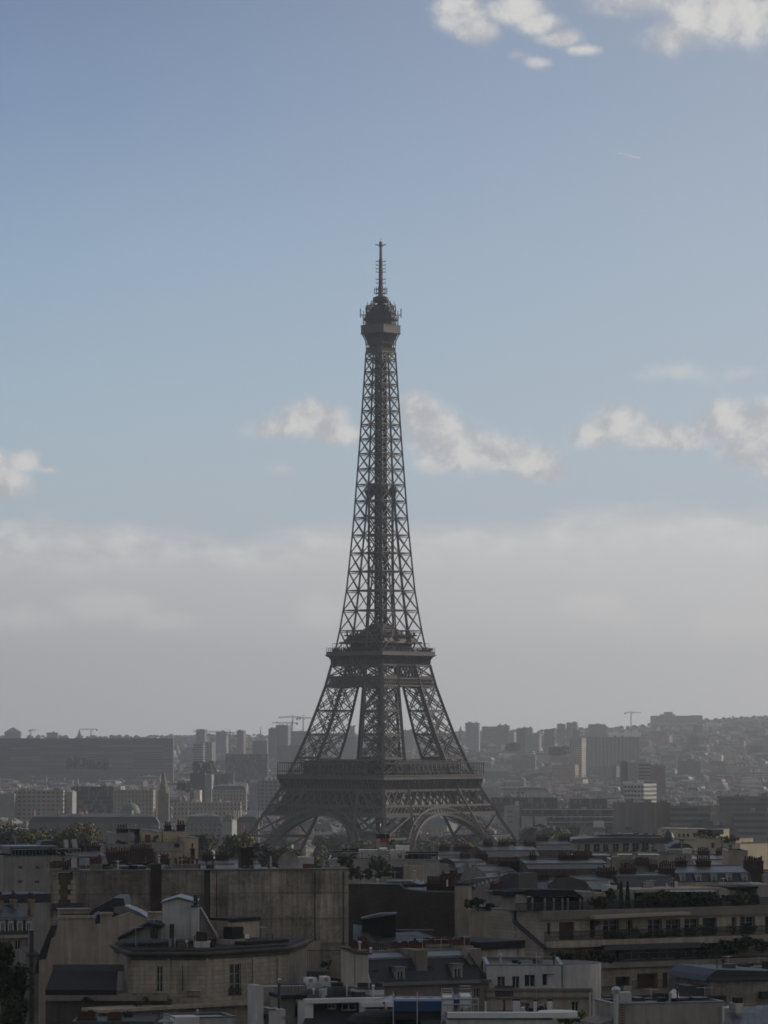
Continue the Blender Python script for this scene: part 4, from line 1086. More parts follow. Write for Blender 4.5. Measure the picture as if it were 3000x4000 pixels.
for i in range(13):
    b = MB().use('render_white'); x = WX(2038 + i * 9.4 + rnd.uniform(-2, 2), 2697); b.box(x, x + rnd.uniform(.6, 1.4), 2696, 2698, WZ(3120, 2697), WZ(3101 + rnd.uniform(-3, 4), 2697)); b.obj('chimney', RW)
LW = H('office_building', 'brightly lit white office with four rows of square windows, brightest in the town', 'office building', 2441, 2572, 3062, 3132, 2750, 22, -31, 'plain_wall', (.52, .52, .49), 'flat', (.5, .5, .48), 0)
H('apartment_block', 'tall pale blank wall with banded balconies beyond the brightly lit white office', 'apartment block', 2457, 2496, 2978, 3048, 3500, 14, 0, 'plain_wall', (.31, .30, .295), 'flat', (.22, .22, .22), 1)
H('apartment_block', 'banded balcony block joined to the tall pale blank wall', 'apartment block', 2496, 2542, 2982, 3048, 3510, 14, 0, 'facade_ribbon', (.30, .30, .31), 'flat', (.22, .22, .22), 1)
H('apartment_block', 'dark glass flank before the tall pale blank wall', 'apartment block', 2426, 2457, 2976, 3030, 3520, 12, 0, 'facade_curtain', (.12, .13, .14), 'flat', (.22, .22, .22), 1)
RB = H('apartment_block', 'dim brick block with a red painted sign board beside the banded balconies', 'apartment block', 2542, 2600, 2990, 3040, 3550, 14, 0, 'plain_wall', (.19, .165, .16), 'flat', (.22, .2, .2), 2)
b = MB().use('red_paint'); b.box(WX(2566, 3549), WX(2582, 3549), 3548.4, 3549.6, WZ(3009, 3549), WZ(2996, 3549)); b.obj('sign_board', RB)
H('apartment_block', 'blank grey gable behind the brightly lit white office', 'apartment block', 2556, 2582, 3048, 3085, 2900, 12, 0, 'plain_wall', (.27, .26, .26), 'flat', (.2, .2, .2), 0)
H('apartment_block', 'brown brick block with deep window bays below the bright white office', 'apartment block', 2400, 2562, 3136, 3225, 2060, 16, 0, 'facade_verticals', (.19, .155, .14), 'flat', (.12, .11, .11), 7)
H('apartment_block', 'plain brown wall tower beside the deep window bays', 'apartment block', 2562, 2620, 3136, 3232, 2040, 15, 0, 'plain_wall', (.17, .145, .125), 'flat', (.13, .12, .12), 1)
SB = H('office_building', 'big grey office with long window bands and small white wall letters', 'office building', 2620, 2776, 3150, 3235, 2030, 18, 0, 'facade_ribbon', (.20, .195, .195), 'flat', (.26, .26, .26), 3)
SE = H('office_building', 'beige end wall of the window band office carrying small white letters', 'office building', 2776, 2808, 3148, 3235, 2026, 18, 0, 'plain_wall', (.26, .24, .21), 'flat', (.26, .26, .25), 0)
def strokes(o, px, py, w, h, Y, text, m='white_paint', nm='sign_lettering'):
    """small raised capitals built from strokes on a unit grid"""
    G = {'U': [(0, 1, 0, 0), (0, 0, 1, 0), (1, 0, 1, 1)], 'N': [(0, 0, 0, 1), (0, 1, 1, 0), (1, 0, 1, 1)], 'I': [(.5, 0, .5, 1)], 'L': [(0, 1, 0, 0), (0, 0, 1, 0)], 'S': [(1, 1, 0, 1), (0, 1, 0, .5), (0, .5, 1, .5), (1, .5, 1, 0), (1, 0, 0, 0)]}
    b = MB().use(m); cw = w / len(text)
    for i, ch in enumerate(text):
        for (x0, y0, x1, y1) in G[ch]:
            A = W(px + (i + x0 * .7) * cw, py - y0 * h, Y - .15); B = W(px + (i + x1 * .7) * cw, py - y1 * h, Y - .15); b.bar(A, B, .3, .2)
    b.obj(nm, o)
strokes(SE, 2778, 3181, 21, 9, 2026, 'USIL')
H('house', 'beige gabled house wall with one small dark window next to the lettered office', 'house', 2808, 2868, 3178, 3245, 1990, 14, 0, 'plain_wall', (.24, .22, .195), 'flat', (.17, .2, .22), 0)
H('apartment_block', 'dark balconied block behind the beige house wall with one window', 'apartment block', 2810, 3080, 3112, 3172, 2350, 18, 0, 'facade_ribbon', (.13, .125, .13), 'flat', (.12, .12, .12), 9)
H('apartment_block', 'large grey block with long balcony bands beyond the yellow houses', 'apartment block', 2868, 3080, 3172, 3290, 1980, 18, 0, 'facade_ribbon', (.19, .185, .185), 'flat', (.17, .17, .17), 6)
H('apartment_block', 'wide dark flat block beside the balcony bands, dishes on its roof', 'apartment block', 2690, 2880, 3228, 3300, 1700, 18, 0, 'facade_wide', (.13, .13, .135), 'flat', (.12, .12, .125), 6)
H('apartment_block', 'low arcade of pale round arches at the foot of the sunlit outer leg', 'arcade', 1984, 2062, 3236, 3272, 1930, 10, 0, 'plain_wall', (.34, .33, .32), 'flat', (.2, .2, .2), 0)
H('house', 'pale blank wall behind the low trees past the sunlit tower foot', 'house', 2272, 2355, 3232, 3300, 1500, 12, 0, 'plain_wall', (.24, .23, .235), 'flat', (.2, .2, .2), 2)
H('house', 'bluish grey gable behind the banded window office in the middle distance', 'house', 2415, 2572, 3240, 3300, 1400, 12, 0, 'plain_wall', (.22, .22, .24), 'flat', (.18, .18, .19), 2)

# lit white office: windows as parts on its two seen sides
def face_windows(o, i, rows, cols, z_lo, z_hi, ww, wh, m='glass', proud=.06):
    fp = list(o['_fp']); A = Vector((fp[2 * i], fp[2 * i + 1])); j = (i + 1) % 4; B = Vector((fp[2 * j], fp[2 * j + 1]))
    d = (B - A); L = d.length; d = d / L; n = Vector((d.y, -d.x))
    for r_ in range(rows):
        for c_ in range(cols):
            c = A + d * (L * (c_ + .5) / cols); z = z_lo + (z_hi - z_lo) * (r_ + .5) / rows
            b = MB().use('window_frame')
            def q3(u, v, o_): return (c.x + d.x * u + n.x * o_, c.y + d.y * u + n.y * o_, z + v)
            for (u0, u1, v0, v1) in ((-ww / 2 - .15, -ww / 2, -wh / 2, wh / 2), (ww / 2, ww / 2 + .15, -wh / 2, wh / 2), (-ww / 2 - .15, ww / 2 + .15, wh / 2, wh / 2 + .15), (-ww / 2 - .15, ww / 2 + .15, -wh / 2 - .2, -wh / 2)):
                b.face([q3(u0, v0, .2), q3(u1, v0, .2), q3(u1, v1, .2), q3(u0, v1, .2)])
            b.use(m); b.face([q3(-ww / 2, -wh / 2, proud), q3(ww / 2, -wh / 2, proud), q3(ww / 2, wh / 2, proud), q3(-ww / 2, wh / 2, proud)])
            b.obj('window', o)
zt_ = LW['_z']
face_windows(LW, 0, 4, 6, zt_ - 14, zt_ - .8, 2.1, 1.7); face_windows(LW, 1, 4, 8, zt_ - 14, zt_ - .8, 1.9, 1.7)
for k, (a, c, t, bt) in enumerate(((2434, 2478, 3053, 3062), (2492, 2517, 3047, 3062))):
    add_cap(LW, a, c, t, bt, 2758, 6, 'roof_cabin', 'plain_wall', (.5, .48, .45))
# spires, dome, flag
def spire(name, label, cat, px, yt, yb, Y, w0, w1, m, n=4, tip=None):
    c = W(px, yb, Y); z0 = ground(c.x, Y) - 1; h = WZ(yt, Y); o = thing(name, label, cat, (c.x, Y, z0))
    b = MB().use(m); s = [(w0 / 2 * math.cos(2 * math.pi * (i + .5) / n), w0 / 2 * math.sin(2 * math.pi * (i + .5) / n)) for i in range(n)]
    zb = c.z; b.prism([(c.x + p[0], Y + p[1]) for p in s], z0, zb); b.obj('belfry', o)
    b = MB().use(m); b.prism([(c.x + p[0] * .98, Y + p[1] * .98) for p in s], zb, h, True, [(c.x + p[0] * w1 / w0, Y + p[1] * w1 / w0) for p in s]); b.obj('spire', o)
    HAND.append((px - 12, px + 12, yt, yb, Y)); return o
SPI = spire('church_tower', 'tall tapering stone church spire among low roofs, facing the long beige school', 'church', 640, 3018, 3095, 2400, 8.0, 1.6, 'stone', 8)
b = MB().use('stone'); c = W(640, 3128, 2400)
b.box(c.x - 3.6, c.x + 3.6, 2396, 2403.6, ground(c.x, 2400) - 1, WZ(3098, 2400)); b.obj('nave', SPI)
spire('church_tower', 'thin dark church spire on the ridge over the long housing slab', 'church', 310, 2848, 2872, 7700, 9, .6, 'iron_dark', 8)
spire('church_tower', 'thin black church spire on the ridge next to the pale balcony tower', 'church', 1799, 2836, 2856, 7000, 7, .5, 'iron_dark', 8)
spire('radio_mast', 'red and white radio mast between the skyline cranes', 'mast', 1018, 2838, 2866, 6500, 2.2, .8, 'crane_red', 6)
spire('water_tower', 'small mast topped water tower on the far wooded hill', 'water tower', 2864, 2797, 2812, 8600, 3, 5.5, 'stone_dark', 8)
o = thing('domed_hall', 'round hall with a weathered green copper dome behind the autumn trees', 'domed hall', (W(500, 3170, 2300).x, 2314, 0))
c = W(502, 3172, 2300); rD = (540 - 462) / 2 / F * 2300
b = MB().use('copper_green'); b.lathe((c.x, 2314, c.z - .3), [(rD * math.cos(t), rD * .95 * math.sin(t)) for t in [i * math.pi / 16 for i in range(9)]], 24); b.obj('dome', o)
b = MB().use('stone'); b.lathe((c.x, 2314, 0), [(rD * 1.02, -1), (rD * 1.02, c.z), (rD * .98, c.z + .3)], 24); b.obj('drum_wall', o)
b = MB().use('copper_green'); b.lathe((c.x, 2314, c.z + rD * .93), [(.9, 0), (.9, 1.3), (.1, 2.2)], 10); b.obj('lantern', o)
HAND.append((460, 545, 3130, 3178, 2300))
o = thing('flag', 'small blue, white and red flag on a pole above the trees before the tower leg', 'flag', (W(956, 3262, 1900).x, 1900, 0))
c = W(956, 3240, 1900); b = MB().use('galvanised'); b.tube((c.x - 1.6, 1900, 0), (c.x - 1.6, 1900, WZ(3219, 1900)), .12); b.obj('pole', o)
b = MB()
for k, m_ in enumerate(('flag_blue', 'render_white', 'flag_red')):
    b.use(m_)
    for i in range(4):
        x0, x1 = -.1 + .1 * math.sin(i * 1.4 + k), .1 * math.sin((i + 1) * 1.4 + k)
        z0, z1 = WZ(3221 + 4.6 * i, 1900), WZ(3221 + 4.6 * (i + 1), 1900)
        b.face([(c.x - 1.5 + k * .75, 1900 + x0, z0), (c.x - 1.5 + (k + 1) * .75, 1900 + x0 + .1, z0 - .4), (c.x - 1.5 + (k + 1) * .75, 1900 + x1 + .1, z1 - .4), (c.x - 1.5 + k * .75, 1900 + x1, z1)])
b.obj('cloth', o)
# cranes
def crane(label, px, yt, yb, jib0, jib1, yj, Y, m, dy=0.0):
    """tower crane: lattice mast, jib from pixel jib0 to jib1 (the longer side is the working jib), counterweight on the short one"""
    base = W(px, yb, Y); z0 = ground(base.x, Y) - 1; o = thing('tower_crane', label, 'crane', (base.x, Y, z0), 'tower cranes on the skyline')
    zj = WZ(yj, Y); zt = WZ(yt, Y); s = 13780 / Y; w = 1.7; x = base.x
    b = MB().use(m)
    for sx in (-1, 1):
        for sy in (-1, 1): b.bar((x + sx * w / 2, Y + sy * w / 2, z0), (x + sx * w / 2, Y + sy * w / 2, zj), .5)
    z = z0
    while z < zj - 3:
        b.bar((x - w / 2, Y - w / 2, z), (x + w / 2, Y - w / 2, z + 3), .4); b.bar((x + w / 2, Y + w / 2, z), (x - w / 2, Y + w / 2, z + 3), .4); b.bar((x - w / 2, Y - w / 2, z), (x + w / 2, Y - w / 2, z), .3); z += 3
    b.obj('mast', o)
    b = MB().use(m); A = Vector((WX(jib0, Y), Y, zj)); B = Vector((WX(jib1, Y), Y, zj + dy))
    J = B - A
    for off in ((0, -.9, 0), (0, .9, 0), (0, 0, 1.6)): b.bar(A + Vector(off), B + Vector(off), .55)
    n = max(6, int(J.length / 3.5))
    for i in range(n):
        b.bar(A + J * (i / n) + Vector((0, -.9, 0)), A + J * ((i + .5) / n) + Vector((0, 0, 1.6)), .3); b.bar(A + J * ((i + .5) / n) + Vector((0, 0, 1.6)), A + J * ((i + 1) / n) + Vector((0, .9, 0)), .3)
    top = Vector((x, Y, zt)); b.bar((x, Y, zj), top, .8); b.bar(top, A + J * .15 + Vector((0, 0, 1)), .28); b.bar(top, A + J * .85 + Vector((0, 0, 1)), .28)
    b.obj('jib', o)
    short = A if abs(A.x - x) < abs(B.x - x) else B
    b = MB().use('stone_dark'); b.box(short.x - 1.6, short.x + 1.6, Y - 1.2, Y + 1.2, zj - 2.6, zj + .6, True); b.obj('counterweight', o)
    b = MB().use('render_white'); b.box(x + .8, x + 2.6, Y - 2.2, Y - .6, zj - 2.4, zj - .2, True); b.obj('cab', o)
crane('taller front crane of the pair over the stepped tower block', 1142, 2793, 2862, 1086, 1171, 2804, 5900, 'crane_red', 1.0)
crane('slim crane standing just beside the leaning tower leg', 1184, 2793, 2862, 1160, 1218, 2806, 5950, 'crane_red')
crane('low crane whose jib crosses in front of the stepped tower block', 1138, 2820, 2862, 1062, 1160, 2825, 5850, 'crane_grey', -.5)
crane('crane with a long low jib spanning between two square tower blocks', 898, 2851, 2905, 752, 928, 2858, 5700, 'crane_grey', -3.0)
crane('short crane tucked beside the brown ribbed tower block', 912, 2862, 2905, 806, 922, 2873, 5650, 'crane_grey')
crane('lone crane on the ridge between the cube and the great hill block', 2465, 2776, 2842, 2443, 2505, 2785, 7600, 'crane_red')
crane('faint crane with a long arm beside the thin spire on the slab', 355, 2847, 2880, 312, 376, 2850, 7500, 'crane_grey')
crane('faintest crane at the far end above the long housing slab', 120, 2851, 2882, 112, 138, 2853, 7600, 'crane_grey')

# ---- woodland on the ridge and among the suburbs, and the rest of the town
def lump(b, c, r, q, sq=.75):
    """irregular leafy clump built from small tilted facets"""
    for i in range(26):
        v = Vector((q.gauss(0, 1), q.gauss(0, 1), q.gauss(0, 1))).normalized()
        if v.z < -.3: v.z *= -1
        p = c + Vector((v.x, v.y, v.z * sq)) * r * q.uniform(.55, 1.05)
        x = v.cross(Vector((0, 0, 1.01))).normalized(); y = v.cross(x)
        s = r * q.uniform(.3, .6)
        b.face([p - x * s - y * s * .4, p + x * s * .3 - y * s, p + x * s + y * s * .5, p - x * s * .4 + y * s])
qw = random.Random(5)
wb = MB().use('wood_far')
for i in range(620):
    Y = qw.uniform(7900, 9000); x = qw.uniform(-.13, .13) * Y
    lump(wb, Vector((x, Y, ground(x, Y) + qw.uniform(1, 5))), qw.uniform(4, 8), qw)
for i in range(150):
    Y = qw.uniform(3000, 7600); x0 = qw.uniform(-.118, .118) * Y
    for k in range(qw.randrange(3, 12)):
        x = x0 + qw.gauss(0, 28); y = Y + qw.gauss(0, 18); lump(wb, Vector((x, y, ground(x, y) + qw.uniform(2, 7))), qw.uniform(3, 6), qw)
for (pa, pb, py, Y, n, r) in ((270, 345, 2972, 4400, 12, 5), (345, 430, 2980, 4300, 16, 4), (770, 830, 2990, 3600, 14, 4.5), (700, 742, 3066, 3000, 8, 3), (2150, 2215, 2925, 4900, 16, 4.5), (1975, 2030, 2912, 5100, 14, 4.5), (1260, 1420, 3292, 1830, 40, 4.5), (1640, 1860, 3295, 1840, 36, 4.0), (1560, 1660, 3305, 1860, 18, 4), (2060, 2150, 3262, 1840, 16, 5.5), (2150, 2270, 3268, 1700, 26, 5)):
    for k in range(n):
        c = W(qw.uniform(pa, pb), py + qw.uniform(-3, 9), Y + qw.uniform(-15, 15)); lump(wb, c, r * qw.uniform(.7, 1.2), qw)
        lump(wb, c - Vector((0, 0, r)), r * 1.1, qw)
o = wb.obj('woodland'); o['kind'] = 'stuff'; o['label'] = 'dull green woods on the ridge and between the far houses'

def make_fill():
    q = random.Random(23); cand = []
    Y = 1880.0
    while Y < 8500:
        step = 19 + (Y - 1880) * .006; half = .116 * Y + 30
        x = -half + q.uniform(0, 20)
        while x < half:
            far = sstep(3200, 5200, Y)
            tall = q.random()
            if tall < .010 and Y > 4500: w, d, h = q.uniform(16, 40), q.uniform(12, 16), q.uniform(22, 34)
            elif tall < .15: w, d, h = q.uniform(16, 36), q.uniform(10, 15), q.uniform(12, 19)
            else: w, d, h = q.uniform(7, 18), q.uniform(8, 13), (q.uniform(9, 17) * (1 - far) + q.uniform(5, 13) * far)
            yy = Y + q.uniform(-9, 9); xc = x + w / 2
            g = ground(xc, yy)
            a, t0 = PX(xc - w / 2, yy, g + h + 4); b, _ = PX(xc + w / 2, yy, g + h)
            cand.append([xc, yy, w, d, h, g, a, b, t0])
            x += w + q.choice((0.5, 2, 6, 14)) * (1 + far)
        Y += step
    out = []
    for c in cand:
        xc, yy, w, d, h, g, a, b, t0 = c
        if 1620 < yy < 2080 and 1000 < (a + b) / 2 < 2050: continue           # gardens round the tower's foot
        ok = True
        for (p0, p1, yt, yb, Yh) in HAND:
            if b < p0 - 4 or a > p1 + 4: continue
            if abs(yy - Yh) < 22 + d: ok = False; break
            if yy < Yh and t0 < yb - 2: ok = False; break
            if yy > Yh > 4500 and t0 < yt - 4 and yt < 2900: ok = False; break
        if ok and yy > 5200:
            gm = ground(xc / yy * 8500, 8500); ry = PX(xc / yy * 8500, 8500, gm + 10)[1]
            if t0 < ry - 1: ok = False
        if ok: out.append(c)
    return out
FILL = make_fill()
q5 = random.Random(31)
MARKS = [(60, 3120, 'the beige two-bay apartments'), (360, 3100, 'the dark glass office'), (520, 3130, 'the block behind the green dome'), (640, 3070, 'the tapering church spire'), (800, 3155, 'the long beige school'), (890, 3090, 'the five window row block'), (1050, 3100, 'the grey block at the tower leg'), (300, 3020, 'the foot of the long housing slab'), (900, 2990, 'the dark bluish glass office'), (1300, 3230, 'the shaded arch of the tower'), (1720, 3230, 'the sunlit arch of the tower'), (1920, 3080, 'the white colonnaded hall'), (2000, 3190, 'the clinic with paired windows'), (2090, 3110, 'the row of white chimneys'), (2300, 3190, 'the long glass office'), (2500, 3100, 'the brightly lit white office'), (2480, 3010, 'the tall pale blank wall'), (2700, 3190, 'the window band office'), (2900, 3140, 'the dark balconied block'), (2760, 3050, 'the open roofs past the lit office'), (2270, 2930, 'the white striped tower block'), (2100, 3000, 'the hillside under the skyline towers'), (2650, 2950, 'the slope below the great hill block'), (1900, 2980, 'the slope beside the first deck corner')]
def emit_fill():
    def score(c):
        xc, yy, w, d, h, g, a, b, t0 = c
        vis = -20 < b and a < 3020
        return -((b - a) * min(60, h * F / yy * .6)) * (1 if vis else 0)
    FILL.sort(key=score)
    rest = MB(); used = {}
    for i, c in enumerate(FILL):
        xc, yy, w, d, h, g, a, b, t0 = c
        yaw = q5.choice((0, 0, -8, -20, -34, 12, 25)) if w < 40 else q5.choice((0, 0, -6, 5))
        fp = foot(a, b, yy, d, yaw)
        tint, tn = q5.choice(WALLS); kk = q5.uniform(.32, .72) if q5.random() < .86 else 1.2; tint = [t * kk for t in tint]
        far = yy > 5000
        if h > 24: roof, rt = 'flat', q5.choice(ROOFS[2:4])
        elif q5.random() < (.55 if not far else .2): roof, rt = 'mansard', q5.choice(ROOFS[:2])
        elif q5.random() < .5: roof, rt = 'flat', q5.choice(ROOFS[2:4])
        else: roof, rt = 'hip', q5.choice(ROOFS[:2] + ROOFS[4:])
        style = q5.choice(('facade_grid', 'facade_grid', 'facade_wide', 'facade_ribbon', 'plain_wall')) if roof != 'mansard' else 'facade_grid'
        z1 = g + h - (3.5 if roof == 'mansard' else 0)
        if i < 270:
            py = (t0 + t0 + 30) / 2; pm = (a + b) / 2
            mk = min(MARKS, key=lambda m_: (m_[0] - pm) ** 2 + ((m_[1] - py) * 3) ** 2)
            rel = 'beyond' if py < mk[1] - 12 else ('before' if py > mk[1] + 25 else 'beside')
            side = 'narrow ' if b - a < 70 else ('wide ' if b - a > 190 else '')
            lab = f"{side}{tn} {'block' if h > 20 else 'building'} with {rt[1].replace('reddish ', '')} {rel} {mk[2]}"
            nm = 'apartment_building' if h > 20 else 'town_building'
            o = thing(nm, lab, 'building', (fp[0][0], fp[0][1], g - 1), lab[:60])
            o['group'] = f"{tn} buildings near {mk[2][4:]}"
            used[lab] = o
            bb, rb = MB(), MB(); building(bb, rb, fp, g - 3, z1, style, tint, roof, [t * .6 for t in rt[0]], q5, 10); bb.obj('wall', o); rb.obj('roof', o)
        else:
            building(rest, rest, fp, g - 6, z1, style, tint, roof, [t * .62 for t in rt[0]], q5, 3 if far else 6)
    o = rest.obj('distant_town'); o['kind'] = 'stuff'; o['label'] = 'hazy mass of small far roofs and walls filling the plain and slopes'
emit_fill()
# river strip before the tower
b = MB().use('river'); b.face([(-900, 1440, 3.2), (900, 1440, 3.2), (900, 1545, 3.2), (-900, 1545, 3.2)]); o = b.obj('river'); o['kind'] = 'structure'
# ---------------------------------------------------------------- near roofs: helpers
class Plane:
    """upright facade plane through two photo pixels' directions at given distances"""
    def __init__(s, pa, Ya, pb, Yb):
        s.A = Vector((WX(pa, Ya), Ya)); B = Vector((WX(pb, Yb), Yb)); s.t = (B - s.A).normalized(); s.n = Vector((s.t.y, -s.t.x))
        s.L = (B - s.A).length
    def sz(s, px, py, off=0.0):
        d = W(px, py, 1.0) - Vector((0, 0, EYE)); A = s.A + s.n * off
        k = A.dot(s.n) / (d.x * s.n.x + d.y * s.n.y); p = d * k + Vector((0, 0, EYE))
        return (Vector((p.x, p.y)) - A).dot(s.t), p.z
    def S(s, px, off=0.0): return s.sz(px, 3500, off)[0]
    def Z(s, py, px=None, off=0.0):
        if px is None: return WZ(py, s.A.y - off)
        return s.sz(px, py, off)[1]
    def pt(s, u, z, off=0.0):
        q = s.A + s.t * u + s.n * off; return Vector((q.x, q.y, z))
    def box(s, b, u0, u1, z0, z1, o0, o1):
        """box from u0..u1, z0..z1, offsets o0 (back) .. o1 (front)"""
        f = [s.pt(u0, z0, o1), s.pt(u1, z0, o1), s.pt(u1, z0, o0), s.pt(u0, z0, o0)]
        b.prism([(p.x, p.y) for p in f], z0, z1); b.face([f[3], f[2], f[1], f[0]])
    def slab(s, b, poly, o0, o1):
        """upright panel: polygon [(u, z)] in the plane, thickness o0..o1"""
        F_ = [s.pt(u, z, o1) for u, z in poly]; K = [s.pt(u, z, o0) for u, z in poly]; n = len(poly)
        b.face(F_, [(u, z) for u, z in poly]); b.face(K[::-1])
        for i in range(n):
            j = (i + 1) % n; b.face([F_[j], F_[i], K[i], K[j]])
REF = [0, 0, 1.659]
def ref(x0, y0=3200, k=1.659): REF[:] = [x0, y0, k]
def X(v): return REF[0] + v / REF[2]
def Y_(v): return REF[1] + v / REF[2]
def gz(pl): return ground(pl.A.x, pl.A.y) - 1
def bld(name, label, cat, pl, group=None):
    p = pl.pt(0, gz(pl)); pl.o = thing(name, label, cat, p, group); return pl.o
def add(o, name, b, parent=None): return b.obj(name, parent or o)
def openings_px(pl, lst):
    out = []
    for (x0, x1, y0, y1, kind) in lst:
        s0, z1 = pl.sz(X(x0), Y_(y0)); s1, z0 = pl.sz(X(x1), Y_(y1)); out.append((s0, s1, z0, z1, kind))
    return out
def holed_wall(b, pl, u0, u1, z0, z1, ops, m, rev=.28, off=0.0):
    """front face with real openings and their reveals"""
    us = sorted({u0, u1, *[min(u1, max(u0, o[i])) for o in ops for i in (0, 1)]}); zs = sorted({z0, z1, *[min(z1, max(z0, o[i])) for o in ops for i in (2, 3)]})
    b.use(m)
    for a, c in zip(us, us[1:]):
        run = None
        for d, e in zip(zs, zs[1:]):
            mu, mz = (a + c) / 2, (d + e) / 2
            hole = any(o[0] < mu < o[1] and o[2] < mz < o[3] for o in ops)
            if not hole and run is None: run = d
            if hole and run is not None:
                b.quad_uv(pl.pt(a, run, off), pl.pt(c, run, off), pl.pt(c, d, off), pl.pt(a, d, off), a, run); run = None
        if run is not None: b.quad_uv(pl.pt(a, run, off), pl.pt(c, run, off), pl.pt(c, z1, off), pl.pt(a, z1, off), a, run)
    for o in ops:
        a, c, d, e = o[:4]
        P = lambda u, z, k: pl.pt(u, z, k)
        b.face([P(a, d, off), P(a, e, off), P(a, e, off - rev), P(a, d, off - rev)]); b.face([P(c, d, off), P(c, d, off - rev), P(c, e, off - rev), P(c, e, off)])
        b.face([P(a, e, off), P(c, e, off), P(c, e, off - rev), P(a, e, off - rev)]); b.face([P(a, d, off), P(a, d, off - rev), P(c, d, off - rev), P(c, d, off)])
def window(o, pl, u0, u1, z0, z1, kind='casement', off=-.22, fm='window_frame', parent=None, nm='window'):
    w, h = u1 - u0, z1 - z0
    if kind == 'dark':
        b = MB().use('black_metal'); b.face([pl.pt(u0, z0, off - .04), pl.pt(u1, z0, off - .04), pl.pt(u1, z1, off - .04), pl.pt(u0, z1, off - .04)]); return add(o, 'recess_shade_panel', b, parent)  # flat black sheet: shade of a deep opening put into its colour
    if kind == 'shutter':
        b = MB().use('wood_brown')
        b.face([pl.pt(u0, z0, off - .04), pl.pt(u1, z0, off - .04), pl.pt(u1, z1, off - .04), pl.pt(u0, z1, off - .04)])
        n = int(h / .12)
        for i in range(n): pl.box(b, u0 + .03, u1 - .03, z0 + h * i / n, z0 + h * (i + .6) / n, off - .03, off + .02)
        return add(o, 'shutter', b, parent)
    f = MB().use(fm); t = .07
    for a, c, d, e in ((u0, u0 + t, z0, z1), (u1 - t, u1, z0, z1), (u0, u1, z0, z0 + t * 1.4), (u0, u1, z1 - t, z1)): pl.box(f, a, c, d, e, off - .05, off + .03)
    nv = 2 if w < 2.2 else max(2, round(w / 1.1))
    for i in range(1, nv): pl.box(f, u0 + w * i / nv - .05, u0 + w * i / nv + .05, z0 + t, z1 - t, off - .05, off + .035)
    if kind == 'casement' and h > 1.6:
        for q in (.36, .68): pl.box(f, u0 + t, u1 - t, z0 + h * q, z0 + h * q + .04, off - .05, off + .02)
    fo = add(o, nm, f, parent)
    g = MB().use('glass'); g.face([pl.pt(u0, z0, off - .03), pl.pt(u1, z0, off - .03), pl.pt(u1, z1, off - .03), pl.pt(u0, z1, off - .03)])
    if parent is None or parent.type == 'EMPTY': add(o, 'pane', g, fo)
    else: add(o, 'pane', g, parent)
    return fo
def block(o, pl, x0, x1, yt, depth, m, ops=(), yb=None, roof='bitumen', parapet=.0, name='wall', par_m=None, rev=.28, off=0.0, roofname='roof', kindfm='window_frame', xt=None):
    """box building volume seen at zoomed pixels x0..x1 with its front top edge at yt; openings become windows"""
    u0, u1 = pl.S(X(x0), off), pl.S(X(x1), off); zt = pl.sz(X(x0 if xt is None else xt), Y_(yt), off)[1]
    zb = gz(pl) if yb is None else pl.sz(X(x0 if xt is None else xt), Y_(yb), off)[1]
    O = openings_px(pl, ops) if ops else []
    b = MB(); holed_wall(b, pl, u0, u1, zb, zt, O, m, rev, off)
    b.use(m); P = lambda u, z, k: pl.pt(u, z, off + k)
    b.quad_uv(P(u1, zb, 0), P(u1, zb, -depth), P(u1, zt, -depth), P(u1, zt, 0)); b.quad_uv(P(u0, zb, -depth), P(u0, zb, 0), P(u0, zt, 0), P(u0, zt, -depth)); b.quad_uv(P(u1, zb, -depth), P(u0, zb, -depth), P(u0, zt, -depth), P(u1, zt, -depth))
    if parapet:
        for (a, c, k0, k1) in ((u0, u1, -.25, 0), (u0, u1, -depth, -depth + .25), (u0, u0 + .25, -depth, 0), (u1 - .25, u1, -depth, 0)): pass
        w = add(o, name, b)
        r = MB().use(roof); r.face([P(u0, zt - parapet, 0), P(u1, zt - parapet, 0), P(u1, zt - parapet, -depth), P(u0, zt - parapet, -depth)])
        r.use(par_m or 'zinc'); 
        for (a, c, k0, k1) in ((u0 - .06, u1 + .06, -.3, .06), (u0 - .06, u1 + .06, -depth - .06, -depth + .3), (u0 - .06, u0 + .3, -depth + .3, -.3), (u1 - .3, u1 + .06, -depth + .3, -.3)):
            pl.box(r, a, c, zt - .02, zt + .07, off + k0, off + k1)
        add(o, roofname, r)
    else:
        w = add(o, name, b)
        if roof: r = MB().use(roof); r.face([P(u0, zt, 0), P(u1, zt, 0), P(u1, zt, -depth), P(u0, zt, -depth)], [(u0, 0), (u1, 0), (u1, depth), (u0, depth)]); add(o, roofname, r)
    for q in O: window(o, pl, *q[:4], q[4], off - rev + .03, kindfm)
    return u0, u1, zb, zt
POT = {}
def pot(o_parent, x, y, z, h=.75, r=.14, m='terracotta'):
    k = (round(h, 1), round(r, 2), m)
    if k not in POT:
        b = MB().use(m); b.lathe((0, 0, 0), [(r * 1.1, 0), (r * .85, h * .75), (r * .85, h * .82), (r * 1.15, h * .86), (r * 1.1, h), (r * .6, h), (r * .5, h * .7)], 8); POT[k] = b.mesh('chimney_pot')
    o = bpy.data.objects.new('chimney_pot', POT[k]); COL.objects.link(o); o.parent = o_parent
    o.location = Vector((x, y, z)) - Vector(o_parent['_o'])
    return o
